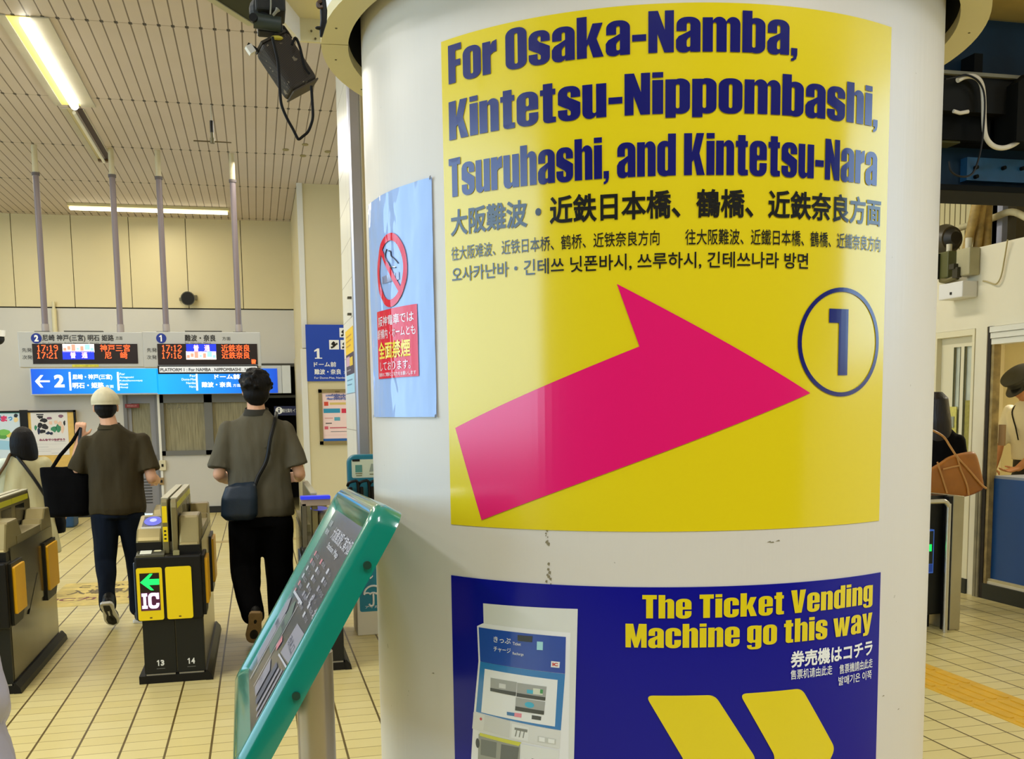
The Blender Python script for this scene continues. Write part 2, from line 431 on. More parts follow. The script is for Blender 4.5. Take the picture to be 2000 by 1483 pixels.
# --- a heavy condensed poster alphabet, drawn here (cap height 1, x-height .82)
X_ = .82; W_ = .23; C_ = .08; N_ = 2 * W_ + C_
def flipd(ops, w, h): return [(s, [(w - x, h - y) for x, y in c]) for s, c in ops]
def mirr(ops, w): return [(s, [(w - x, y) for x, y in c]) for s, c in ops]
def G():
    g = {}
    arch = lambda x0, x1, top: [(x0, 0)] + [(x1, 0)] + [p for p in rrect(x0, top - .5, x1, top, .22, .17) if p[1] > top - .2]
    ring = [(1, rrect(0, -.015, N_, X_ + .015, .23, .19)), (-1, rrect(W_, .12, W_ + C_, X_ - .12, .04, .04))]
    g['o'] = (ring, N_)
    g['n'] = ([(1, arch(W_ - .02, N_, X_ + .015)), (-1, rrect(W_, -.2, W_ + C_, X_ - .12, .04)), (1, rect(0, 0, W_, X_))], N_)
    g['m'] = ([(1, arch(W_ - .02, N_, X_ + .015)), (1, arch(N_ - .02, N_ + W_ + C_, X_ + .015)), (-1, rrect(W_, -.2, W_ + C_, X_ - .12, .04)), (-1, rrect(N_, -.2, N_ + C_, X_ - .12, .04)), (1, rect(0, 0, W_, X_)), (1, rect(W_ + C_, 0, N_, X_ - .14))], N_ + W_ + C_)
    g['u'] = (flipd(g['n'][0], N_, X_), N_)
    g['h'] = (g['n'][0] + [(1, rect(0, 0, W_, 1))], N_)
    bowl = [(1, rrect(W_ - .12, -.015, N_, X_ + .015, .22, .17)), (-1, rrect(W_, .12, W_ + C_, X_ - .12, .04))]
    g['p'] = (bowl + [(-1, rect(-.01, -.2, W_ - .0, X_)), (1, rect(0, -.1, W_, X_))], N_)
    g['b'] = (bowl + [(1, rect(0, 0, W_, 1))], N_)
    g['d'] = (mirr(g['b'][0], N_), N_)
    g['r'] = ([(1, rect(0, 0, W_, X_)), (1, [(W_ - .02, X_ - .13), (W_ + .05, X_ - .02), (W_ + .17, X_ + .015), (W_ + .17, X_ - .28), (W_ + .08, X_ - .29), (W_ - .02, X_ - .36)])], W_ + .17)
    g['i'] = ([(1, rect(0, 0, .24, .815)), (1, rect(0, .87, .24, 1))], .24)
    g['a'] = ([(1, [(.01, .50), (.54, .50)] + [p for p in rrect(.01, .3, .54, X_ + .015, .23, .18) if p[1] > .55]), (-1, rrect(.235, .46, .315, X_ - .12, .04)), (-1, rect(0, .4, .236, .50)),
               (1, rect(.315, 0, .54, .66)), (1, [(.33, .52), (.20, .45), (.06, .38), (0, .29), (0, .11), (.03, .04), (.08, 0), (.15, -.015), (.22, -.015), (.29, .02), (.33, .06)]),
               (-1, [(.315, .37), (.26, .32), (.235, .27), (.235, .15), (.25, .12), (.30, .12), (.315, .15)])], .54)
    g['s'] = ([(1, rrect(0, -.015, .52, X_ + .015, .22, .18)),
               (-1, [(.222, .60), (.222, .675), (.238, .70), (.282, .70), (.298, .675), (.298, .555), (.53, .555), (.53, .40), (.50, .43), (.40, .485), (.27, .55)]),
               (-1, [(.298, .22), (.298, .145), (.282, .12), (.238, .12), (.222, .145), (.222, .265), (-.01, .265), (-.01, .42), (.02, .39), (.12, .335), (.25, .27)])], .52)
    g['t'] = ([(1, rect(.07, .1, .30, .96)), (1, rect(0, .68, .37, .82)), (1, [(.07, .2), (.07, .08), (.10, .02), (.18, -.01), (.38, 0), (.38, .13), (.30, .14), (.30, .2)])], .38)
    g['e'] = ([(1, rrect(0, -.015, N_, X_ + .015, .23, .19)), (-1, rrect(W_, .48, W_ + C_, X_ - .12, .04)), (-1, rrect(W_, .12, W_ + C_, .38, .04)), (-1, rect(W_ + .03, .305, N_ + .02, .375))], N_)
    g['c'] = ([(1, rrect(0, -.015, N_, X_ + .015, .23, .19)), (-1, rrect(W_, .12, W_ + C_, X_ - .12, .04)), (-1, rect(W_ + .02, .33, N_ + .02, .50))], N_)
    g['g'] = ([(1, rrect(0, -.17, N_, X_ + .015, .2, .13)), (-1, rrect(W_, .22, W_ + C_, X_ - .12, .04)), (-1, rect(-.05, .02, W_ + .02, .09)), (-1, rrect(W_ - .06, -.07, W_ + C_, .12, .03)), (-1, [(-.02, .09), (-.02, .25), (.05, .15), (.14, .095), (.2, .085), (.2, .02), (-.02, .02)]), (1, rect(W_ + C_, .0, N_, X_))], N_)
    g['k'] = ([(1, rect(0, 0, W_, 1)), (1, [(W_ - .01, .40), (.36, X_), (.59, X_), (.45, .45), (.61, 0), (.37, 0), (.27, .34), (W_ - .01, .26)])], .61)
    g['w'] = ([(1, [(0, X_), (.21, X_), (.27, .30), (.32, X_), (.51, X_), (.56, .30), (.62, X_), (.83, X_), (.69, 0), (.47, 0), (.415, .42), (.36, 0), (.14, 0)])], .83)
    g['y'] = ([(1, [(0, X_), (.23, X_), (.295, .30), (.36, X_), (.59, X_), (.40, -.04), (.36, -.12), (.29, -.165), (.07, -.165), (.07, -.04), (.15, -.035), (.18, .01)])], .59)
    g['-'] = ([(1, rect(0, .30, .31, .46))], .31)
    g[','] = ([(1, [(0, 0), (0, .18), (.16, .18), (.16, .02), (.13, -.08), (.06, -.13), (0, -.14), (0, -.08), (.05, -.06), (.07, 0)])], .16)
    g['N'] = ([(1, rect(0, 0, .2, 1)), (1, rect(.36, 0, .56, 1)), (1, [(0.02, 1), (.21, 1), (.54, 0), (.35, 0)])], .56)
    g['K'] = ([(1, rect(0, 0, .235, 1)), (1, [(.22, .50), (.36, 1), (.585, 1), (.45, .52), (.61, 0), (.375, 0), (.285, .37), (.22, .30)])], .61)
    g['O'] = ([(1, rrect(0, -.015, .55, 1.015, .235, .19)), (-1, rrect(.232, .12, .318, .88, .043))], .55)
    g['F'] = ([(1, rect(0, 0, .235, 1)), (1, rect(.1, .83, .42, 1)), (1, rect(.1, .43, .39, .59))], .42)
    g['T'] = ([(1, rect(0, .82, .5, 1)), (1, rect(.132, 0, .368, .9))], .5)
    g['M'] = ([(1, rect(0, 0, .19, 1)), (1, rect(.55, 0, .74, 1)), (1, [(.03, 1), (.27, 1), (.44, 0), (.31, 0)]), (1, [(.71, 1), (.47, 1), (.30, 0), (.43, 0)])], .74)
    g['V'] = ([(1, [(0, 1), (.24, 1), (.305, .30), (.37, 1), (.61, 1), (.44, 0), (.17, 0)])], .61)
    return g
GLY = G(); GTRI = {}
def heavy(name, s, u0, base_v, u1, cap_v, fn, d, material, parent, gap=.045, space=.19):
    h = cap_v - base_v; x = 0; lay = []
    for ch in s:
        if ch == ' ': x += space; continue
        if ch not in GTRI: GTRI[ch] = tri_fill(GLY[ch][0])
        lay.append((ch, x)); x += GLY[ch][1] + gap
    su = (u1 - u0) / (x - gap); mb = MB()
    for ch, x in lay:
        A, F = GTRI[ch]; mb.add([fn(u0 + (a[0] + x) * su, base_v + a[1] * h, d) for a in A], [tuple(int(i) for i in f) for f in F])
    return link(name, mb.mesh(name), material, parent)

# --- plain upright numeral 1 and a dot-matrix face for the lamp boards
def one(x0, z0, x1, z1):
    w_ = x1 - x0; return [(x0 + w_ * .42, z0), (x0 + w_ * .72, z0), (x0 + w_ * .72, z1), (x0 + w_ * .48, z1), (x0 + w_ * .12, z1 - (z1 - z0) * .20), (x0 + w_ * .12, z1 - (z1 - z0) * .34), (x0 + w_ * .42, z1 - (z1 - z0) * .24)]
DOT = {'0': '0E1111111111110E', '1': '040C04040404040E', '2': '0E1101020408101F', '3': '0E1101060101110E', '6': '060810101E11110E', '7': '1F01020204040808', '9': '0E11110F0101020C', ':': '0000040400040400'}
def dots(name, s, box, fn, d, material, parent):
    u0, v0, u1, v1 = box; nx = sum(3 if c == ':' else 6 for c in s) - 1; du = (u1 - u0) / nx; dv = (v1 - v0) / 8; mb = MB(); x = 0
    for c in s:
        rows = [int(DOT[c][i:i + 2], 16) for i in range(0, 16, 2)]
        for r, bits in enumerate(rows):
            k = 0
            while k < 5:
                if bits >> (4 - k) & 1:
                    j = k
                    while j < 5 and bits >> (4 - j) & 1: j += 1
                    off = -1.4 if c == ':' else 0
                    P = rect(u0 + (x + k + off) * du, v1 - (r + 1) * dv, u0 + (x + j + off + .15) * du, v1 - r * dv)
                    mb.add([fn(a, b, d) for a, b in P], [(0, 1, 2, 3)]); k = j
                else: k += 1
        x += 3 if c == ':' else 6
    return link(name, mb.mesh(name), material, parent)

# ================================================================== SETTING
ZC = 4.45; YW = 16.5
def structure(name, mb, material, bevel=0, label=None, parent=None):
    o = mb.build(name, material, parent, bevel=bevel, label=label)
    if parent is None: o['kind'] = 'structure'
    return o
structure('floor', MB().box((-14, -8, -.1), (5.5, YW + .3, 0)).box((5.5, -8, -.1), (9.5, YW + .3, 0)).box((-.2, YW + .3, -.1), (1.0, YW + 3, 0)), M_floor)
structure('ceiling', MB().box((-9, -4.1, ZC), (9.5, YW + .3, ZC + .1)), M_ceil)
structure('wall_near_blocker', MB().box((-9, -4.1, 0), (9.5, -4.0, ZC)), mat('near_blocker_taupe', '#38342c', .6, var=.15))  # unseen wall added behind the camera to keep poster reflections dark

wl = MB().box((-9.15, -4, 0), (-9, YW, 1.15)).box((-9.15, 12.8, 1.15), (-9, YW, ZC))  # unseen parapet, added and kept low to shape daylight and poster glare
structure('wall_left_blocker', wl, mat('left_blocker_taupe', '#8d826c', .6, var=.1))
# back wall: upper cladding panels with dark joints, lower painted wall with openings for door, window and passage
wb_ = MB()
for x0, x1 in ((-9, -4.16), (-4.15, -3.355), (-3.345, -2.545), (-2.535, -1.745), (-1.735, -.935), (-.925, -.135), (-.125, .655), (.665, 1.5)):
    wb_.box((x0, YW, 3.125), (x1, YW + .1, ZC))
wb_.box((1.5, YW, 0), (9.5, YW + .1, ZC))
structure('wall_back', wb_, M_wall)
structure('trim_1', MB().box((-9, YW + .03, 3.0), (1.6, YW + .12, ZC)), mat('joint_dark', '#2b2719', .7))
lw = MB()
Yl = YW
lw.box((-9, Yl, 0), (-1.95, Yl + .1, 3.105)).box((-1.95, Yl, 1.96), (.06, Yl + .1, 3.105)).box((-1.44, Yl, 0), (.06, Yl + .1, .90)).box((.06, Yl, 2.28), (.75, Yl + .1, 3.105)).box((.64, Yl, 0), (1.5, Yl + .1, 2.28))
structure('wall_back_lower', lw, M_wall2)
structure('baseboard_back', MB().box((-9, Yl - .02, 0), (-1.95, Yl, .1)).box((-1.44, Yl - .02, 0), (.06, Yl, .1)), mat('baseboard_black', '#1a1a18', .5))
# dark passage at the right end of the back wall
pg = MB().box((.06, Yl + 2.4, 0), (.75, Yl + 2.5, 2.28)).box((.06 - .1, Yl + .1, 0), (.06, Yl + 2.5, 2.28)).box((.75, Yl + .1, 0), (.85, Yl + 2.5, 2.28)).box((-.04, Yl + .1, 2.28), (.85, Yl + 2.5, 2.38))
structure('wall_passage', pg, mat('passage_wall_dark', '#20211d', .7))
structure('trim_2', MB().box((.06, Yl - .015, 2.24), (.66, Yl + .05, 2.29)).box((.06, Yl - .01, 1.76), (.66, Yl + .05, 1.80)), mat('passage_frame', '#3d3c35', .5))

# grey door
d1 = MB().box((-1.95, Yl - .01, 1.88), (-1.44, Yl + .1, 1.96)).box((-1.95, Yl - .01, 0), (-1.90, Yl + .1, 1.9)).box((-1.50, Yl - .01, 0), (-1.44, Yl + .1, 1.9))
D1 = structure('door_1', d1, M_grey)
D1['label'] = 'grey metal door with curtained pane and louvre in the back wall'
leaf = MB().box((-1.90, Yl + .02, .02), (-1.84, Yl + .06, 1.88)).box((-1.57, Yl + .02, .02), (-1.50, Yl + .06, 1.88)).box((-1.84, Yl + .02, 1.70), (-1.57, Yl + .06, 1.88)).box((-1.84, Yl + .02, .02), (-1.57, Yl + .06, 1.0)).build('door_leaf', mat('door_grey', '#8a8a90', .45), D1)
MB().box((-1.84, Yl + .045, 1.0), (-1.57, Yl + .06, 1.70)).build('door_pane', mat('pane_curtain', '#8f8b74', .25, var=.25, vscale=9, stretch=(9, 1, .6)), D1)
lv = MB()
for k in range(9): lv.box((-1.83, Yl + .012, .18 + k * .045), (-1.60, Yl + .022, .195 + k * .045))
lv.build('louvre', mat('louvre_dark', '#3a3a3d', .6), D1)
MB().box((-1.56, Yl - .02, .80), (-1.53, Yl + .02, .92)).build('door_handle', M_steel, D1)

# grey framed window with a curtain
wn = MB()
WX0, WX1, WZ0, WZ1 = -1.43, .05, .90, 1.96
for a, b in (((WX0, WZ0), (WX1, WZ0 + .07)), ((WX0, 1.70), (WX1, WZ1)), ((WX0, WZ0), (WX0 + .06, WZ1)), ((WX1 - .05, WZ0), (WX1, WZ1)), ((-.78, WZ0), (-.66, WZ1))):
    wn.box((a[0], Yl - .025, a[1]), (b[0], Yl + .05, b[1]))
W1 = structure('window_1', wn, mat('window_frame_grey', '#6e6e6c', .5))
W1['label'] = 'grey framed window with beige curtain in the back wall'
MB().box((WX0, Yl + .03, WZ0), (WX1, Yl + .035, WZ1)).build('window_pane', mat('curtain_behind_glass', '#9a9378', .22, var=.3, vscale=7, stretch=(8, 1, .5)), W1)
text('lettering', 'STATION', (-1.40, 1.60, -1.02, 1.685), frameXZ(Yl + .03), .004, mat('pane_lettering', '#75725f', .4), W1, mirror=True)
MB().box((-1.46, Yl - .03, 0), (-1.425, Yl, 2.0)).build('window_jamb', M_white, W1)

# clad column beside the passage
cl = MB().box((.62, 13.78, 2.36), (2.6, 16.5, ZC)).box((.60, 13.74, 0), (2.6, 16.5, 2.35))
structure('wall_column', cl, M_wall)
structure('trim_3', MB().box((.585, 13.72, 0), (.66, 13.80, 2.35)).box((.61, 13.755, 2.36), (.68, 13.83, ZC)), mat('column_edge', '#dcdad2', .4))

# white tiled wall end beyond the umbrella stand, with a bright metal corner guard
TX = .765; TY0 = 8.2; TY1 = 9.15
structure('wall_tiled', MB().box((TX, TY0, 0), (TX + 1.7, TY1, ZC)), M_tile)
structure('trim_4', MB().box((TX - .006, TY0 - .06, 0), (TX + .10, TY0, ZC)), mat('corner_guard', '#c3c3cc', .3, metal=.75), bevel=.02)
structure('trim_5', MB().box((TX + .09, TY0 - .12, 0), (TX + 1.6, TY0 - .0, ZC)), mat('painted_shade_brown', '#b5a47c', .5))  # front face coloured brown in place of its shade

# right-hand wall (plane X = 5.5) with door and ticket window openings
XR = 5.5
wr = MB().box((XR, 7.53, 0), (XR + .12, 10.5, 2.73)).box((XR, 6.0, 2.11), (XR + .12, 7.53, 2.73)).box((XR, 6.90, 0), (XR + .12, 7.03, 2.11)).box((XR, 1.6, 0), (XR + .12, 6.05, 2.73)).box((XR, -4.0, 0), (XR + .12, 1.6, 1.8)).box((XR, 6.05, 0), (XR + .12, 6.84, .14))  # low stretch near the camera is unseen, added to shape the right-hand glare
structure('wall_right', wr, M_wallw)
structure('baseboard_right', MB().box((XR - .02, 6.02, 0), (XR, 6.83, .12)).box((XR - .02, 7.03, 0), (XR, 7.10, .12)), mat('baseboard_dark', '#20241c', .5))
structure('wall_ribbed', MB().box((XR + .9, 1.6, 2.6), (XR + 1.0, 12.0, ZC)), M_rib)
structure('wall_booth', MB().box((XR + 2.3, 5.4, 0), (XR + 2.4, 9.6, 2.72)).box((XR + .12, 9.5, 0), (XR + 2.4, 9.6, 2.72)).box((XR + .12, 5.3, 0), (XR + 2.4, 5.4, 2.72)), mat('booth_wall', '#e6dcb4', .5, var=.06))
structure('ceiling_booth', MB().box((XR + .12, 5.3, 2.64), (XR + 2.4, 9.6, 2.73)), mat('booth_ceiling', '#e6d9b0', .6))
# door in the right wall
d2 = MB().box((XR - .008, 7.032, 2.06), (XR + .1, 7.528, 2.108)).box((XR - .008, 7.49, 0), (XR + .1, 7.528, 2.06)).box((XR - .008, 7.032, 0), (XR + .1, 7.06, 2.06))
D2 = structure('door_2', d2, mat('door_frame_cream', '#e6ddb8', .45))
D2['label'] = 'cream door with two tall panes in the right wall'
dl = MB().box((XR + .04, 7.06, .1), (XR + .07, 7.10, 2.06)).box((XR + .04, 7.44, .1), (XR + .07, 7.49, 2.06)).box((XR + .04, 7.10, 1.98), (XR + .07, 7.44, 2.06)).box((XR + .04, 7.10, .1), (XR + .07, 7.44, .95)).box((XR + .035, 7.20, .95), (XR + .07, 7.245, 1.98)).box((XR + .04, 7.33, .95), (XR + .07, 7.44, 1.98))
dl.build('door_leaf', mat('door_leaf_cream', '#e4dcba', .4), D2)
MB().box((XR + .055, 7.10, .95), (XR + .06, 7.33, 1.98)).build('door_pane', mat('frosted_pane', '#cfd3bd', .25, var=.15, vscale=6), D2)
MB().box((XR + .035, 7.105, 1.0), (XR + .04, 7.115, 1.98)).box((XR + .035, 7.19, .95), (XR + .04, 7.203, 1.98)).box((XR + .035, 7.243, .95), (XR + .04, 7.253, 1.98)).box((XR + .035, 7.32, .95), (XR + .04, 7.332, 1.98)).build('pane_gasket', mat('gasket_green', '#4c4c28', .5), D2)
MB().box((XR + .044, 7.12, 1.12), (XR + .05, 7.185, 1.55)).build('pane_notice', mat('pane_notice_olive', '#a39a4a', .5, var=.2, vscale=40), D2)
MB().box((XR + .03, 7.27, 1.28), (XR + .038, 7.36, 1.50)).build('door_notice', mat('door_notice_yellow', '#d8cf6a', .5, var=.2, vscale=30), D2)
MB().box((XR + .02, 7.29, 1.33), (XR + .029, 7.35, 1.42)).build('door_notice_panel', mat('notice_grey', '#9aa08c', .5), D2)
MB().box((XR - .03, 7.12, .98), (XR + .03, 7.24, 1.01)).build('door_ledge', M_black, D2)
# dark timber posts framing the ticket window
structure('trim_6', MB().box((XR - .02, 6.83, 0), (XR + .05, 6.865, 2.11)), mat('weathered_frame_dark', '#241c10', .7, var=.5, vscale=12))
structure('trim_7', MB().box((XR - .012, 6.80, .12), (XR + .05, 6.83, 2.06)), mat('weathered_frame_cream', '#a8925c', .6, var=.4, vscale=14))
structure('trim_8', MB().box((XR - .03, 6.90, 0), (XR, 6.93, .95)).box((XR - .03, 6.87, 0), (XR, 6.893, .95)), mat('weathered_post', '#8c8468', .6, var=.3, vscale=9))
sh = MB()
for k in range(3): sh.box((XR - .04 - .01 * k, 6.05, 1.97 + .045 * k), (XR + .08, 6.80, 2.012 + .045 * k))
S3 = structure('window_2', sh, mat('shutter_box_white', '#e9e6d4', .45)); S3['label'] = 'white roller shutter box over the ticket window'

# ================================================================== BIG ROUND PILLAR
pl = MB(); n = 160
pl.cyl((PC.x, PC.y, 0), (PC.x, PC.y, ZC - .001), PR, PR, n)
pillar = pl.build('round_pillar', M_pillar, smooth=True)
tag(pillar, 'huge round cream-white pillar carrying the direction posters', 'pillar')
sf = MB()
for k in range(26):
    u = -.152 + random.uniform(-.004, .004); v = 1.337 - k * .0035 - random.uniform(0, .003)
    if k in range(7, 17) and random.random() < .75: continue
    s = random.uniform(.001, .0028); sf.add([framePil(u - s, v, .0006), framePil(u + s * .6, v - s, .0006), framePil(u + s, v + s, .0006), framePil(u - s * .3, v + s * 1.3, .0006)], [(0, 1, 2, 3)])
for u, v in ((.20, 1.318), (.205, 1.317), (.51, 1.0), (-.40, 1.07), (.215, 1.319), (.455, 1.035)):
    s = .002; sf.add([framePil(u - s * 2, v - s * .4, .0006), framePil(u + s * 2, v - s * .3, .0006), framePil(u + s, v + s * .7, .0006)], [(0, 1, 2)])
sf.build('chipped_paint', mat('chip_brown', '#8a8064', .8), pillar)

# cream collar plate around the pillar top, black gap inside it
RZ = 2.222
cp = thing('pillar_collar', (PC.x, PC.y, RZ), 'cream ring-shaped collar plate around the top of the big pillar', 'collar')
def ring(mb, r0, r1, z0, z1, a0, a1, n=60):
    vs = []; fs = []
    for i in range(n + 1):
        a = a0 + (a1 - a0) * i / n; c, s = math.cos(a), math.sin(a)
        vs += [(PC.x + r0 * c, PC.y + r0 * s, z0), (PC.x + r1 * c, PC.y + r1 * s, z0), (PC.x + r1 * c, PC.y + r1 * s, z1), (PC.x + r0 * c, PC.y + r0 * s, z1)]
    for i in range(n):
        for k in range(4): fs.append((i * 4 + k, i * 4 + (k + 1) % 4, (i + 1) * 4 + (k + 1) % 4, (i + 1) * 4 + k))
    fs += [(0, 3, 2, 1), (n * 4, n * 4 + 1, n * 4 + 2, n * 4 + 3)]
    return mb.add(vs, fs)
M_collar = mat('collar_cream', '#cfc493', .45, var=.06)
split = math.radians(176)
ring(MB(), .5815, .632, RZ, RZ + .02, split + .003, split + math.pi - .003).build('collar_half', M_collar, cp, smooth=True)
ring(MB(), .5815, .632, RZ, RZ + .02, split + math.pi + .003, split + 2 * math.pi - .003).build('collar_half', M_collar, cp, smooth=True)
ring(MB(), .627, .632, RZ + .02, RZ + .34, 0, 2 * math.pi, 120).build('collar_skirt', mat('skirt_white', '#e4e3e6', .45), cp, smooth=True)
ring(MB(), .5575, .627, RZ + .34, RZ + .36, 0, 2 * math.pi, 120).build('collar_lid', M_dark, cp, smooth=True)
ring(MB(), .585, .60, RZ + .021, RZ + .34, 0, 2 * math.pi, 120).build('dark_liner', M_dark, cp, smooth=True)
sc_ = MB()
for a in (150, 168, 184, 200, 350, 335, 10):
    a = math.radians(a); sc_.cyl((PC.x + .61 * math.cos(a), PC.y + .61 * math.sin(a), RZ - .001), (PC.x + .61 * math.cos(a), PC.y + .61 * math.sin(a), RZ + .004), .0022, n=8)
sc_.build('screws', mat('screw_dark', '#5b532f', .5), cp)

# ---- posters on the pillar
def curved_sheet(name, u0, v0, u1, v1, material, parent=None, d=.001, th=.0006, nu=48, nv=4, fn=framePil):
    vs = []; fs = []
    for k in (0, 1):
        for i in range(nu + 1):
            for j in range(nv + 1):
                vs.append(fn(u0 + (u1 - u0) * i / nu, v0 + (v1 - v0) * j / nv, d - th + k * th))
    S = (nu + 1) * (nv + 1); q = lambda i, j, k: k * S + i * (nv + 1) + j
    for i in range(nu):
        for j in range(nv):
            fs.append((q(i, j, 1), q(i + 1, j, 1), q(i + 1, j + 1, 1), q(i, j + 1, 1))); fs.append((q(i, j, 0), q(i, j + 1, 0), q(i + 1, j + 1, 0), q(i + 1, j, 0)))
        fs.append((q(i, 0, 0), q(i + 1, 0, 0), q(i + 1, 0, 1), q(i, 0, 1))); fs.append((q(i, nv, 0), q(i, nv, 1), q(i + 1, nv, 1), q(i + 1, nv, 0)))
    for j in range(nv):
        fs.append((q(0, j, 0), q(0, j, 1), q(0, j + 1, 1), q(0, j + 1, 0))); fs.append((q(nu, j, 0), q(nu, j + 1, 0), q(nu, j + 1, 1), q(nu, j, 1)))
    mb = MB(); mb.add(vs, fs); o = mb.build(name, material, parent, smooth=True); return o
def vinyl(name, col):
    m_ = mat(name, col, .6, spec=.1, coat=1.0, coatr=.16); m_.node_tree.nodes['Principled BSDF'].inputs['Coat IOR'].default_value = 1.75; return m_
P_yel = vinyl('vinyl_yellow', '#ebd200'); P_navy = vinyl('vinyl_navy', '#000068'); P_blk = vinyl('vinyl_black', '#12100c'); P_pink = vinyl('vinyl_pink', '#ee006c'); P_blue = vinyl('vinyl_blue', '#00008e'); P_wht = vinyl('vinyl_white', '#f4f4f4')
P_blue.node_tree.nodes['Principled BSDF'].inputs['Coat Weight'].default_value = .3
yp = thing('direction_poster', framePil(.04, 1.338, .001), 'large yellow direction poster with pink arrow and circled 1 on the pillar', 'poster')
curved_sheet('sheet', -.343, 1.338, .4285, 2.119, P_yel, yp)
L1 = .0022
heavy('heading_line', 'For Osaka-Namba,', -.3265, 2.0495, .2350, 2.1085, framePil, L1, P_navy, yp)
heavy('heading_line', 'Kintetsu-Nippombashi,', -.3275, 1.9625, .3970, 2.0220, framePil, L1, P_navy, yp)
heavy('heading_line', 'Tsuruhashi, and Kintetsu-Nara', -.3300, 1.8733, .3985, 1.9338, framePil, L1, P_navy, yp)
text('japanese_line', '大阪難波・近鉄日本橋、鶴橋、近鉄奈良方面', (-.3285, 1.8105, .4110, 1.8535), framePil, L1, P_blk, yp, bold=.026)
text('chinese_line', '往大阪难波、近铁日本桥、鹤桥、近铁奈良方向', (-.3280, 1.7722, .0246, 1.7945), framePil, L1, P_blk, yp, bold=.007)
text('chinese_line', '往大阪難波、近鐵日本橋、鶴橋、近鐵奈良方向', (.0628, 1.7715, .4118, 1.7950), framePil, L1, P_blk, yp, bold=.007)
text('korean_line', '오사카난바・긴테쓰 닛폰바시, 쓰루하시, 긴테쓰나라 방면', (-.3275, 1.7365, .2600, 1.7615), framePil, L1, P_blk, yp, bold=.012)
flat('arrow', [(1, [(-.327, 1.5005), (-.2738, 1.3491), (.2681, 1.5486), (-.0392, 1.717), (-.0053, 1.6225)])], framePil, L1, P_pink, yp, cuts=pcuts(-.327, .268, .012))
nb = flat('number_badge', [(1, circle(.3287, 1.6275, .0850, 64, .0847)), (-1, circle(.3287, 1.6275, .0777, 64, .0782))], framePil, L1, P_navy, yp, cuts=pcuts(.244, .4134, .012))
flat('numeral', [(1, [(.3013, 1.6575), (.3213, 1.6575), (.3213, 1.5762), (.3408, 1.5762), (.3408, 1.679), (.3013, 1.679)])], framePil, L1, P_navy, nb, cuts=pcuts(.30, .341, .012))

bp_ = thing('direction_poster', framePil(.04, .46, .001), 'dark blue poster with ticket machine picture and yellow chevrons low on the pillar', 'poster')
curved_sheet('sheet', -.3455, .46, .4370, 1.2505, P_blue, bp_)
heavy('heading_line', 'The Ticket Vending', -.0010, 1.2015, .4140, 1.2385, framePil, L1, P_yel, bp_, gap=.06, space=.22)
heavy('heading_line', 'Machine go this way', -.0272, 1.1545, .4145, 1.1925, framePil, L1, P_yel, bp_, gap=.06, space=.22)
text('japanese_line', '券売機はコチラ', (.2402, 1.1125, .4172, 1.1400), framePil, L1, P_wht, bp_, bold=.03)
text('chinese_line', '售票机请由此走', (.2405, 1.0935, .3222, 1.1095), framePil, L1, P_wht, bp_, bold=.006)
text('chinese_line', '售票機請由此走', (.3375, 1.0915, .4185, 1.1075), framePil, L1, P_wht, bp_, bold=.006)
text('korean_line', '발매기은 이쪽', (.3360, 1.0725, .4165, 1.0875), framePil, L1, P_wht, bp_, bold=.008)
def rounded_poly(P, r, n=6):
    out = []
    for i in range(len(P)):
        p = Vector(P[i]); a = Vector(P[i - 1]) - p; b = Vector(P[(i + 1) % len(P)]) - p
        t = min(r, a.length / 2, b.length / 2); p0 = p + a.normalized() * t; p2 = p + b.normalized() * t
        for k in range(n + 1):
            s = k / n; q = p0 * (1 - s) ** 2 + p * 2 * s * (1 - s) + p2 * s * s; out.append((q.x, q.y))
    return out
for x0 in (.004, .1530):
    flat('chevron', [(1, rounded_poly([(x0, 1.0775), (x0 + .1085, 1.0775), (x0 + .179, .967), (x0 + .1085, .856), (x0, .856), (x0 + .0635, .967)], .012))], framePil, L1, P_yel, bp_, cuts=pcuts(x0, x0 + .18, .012))
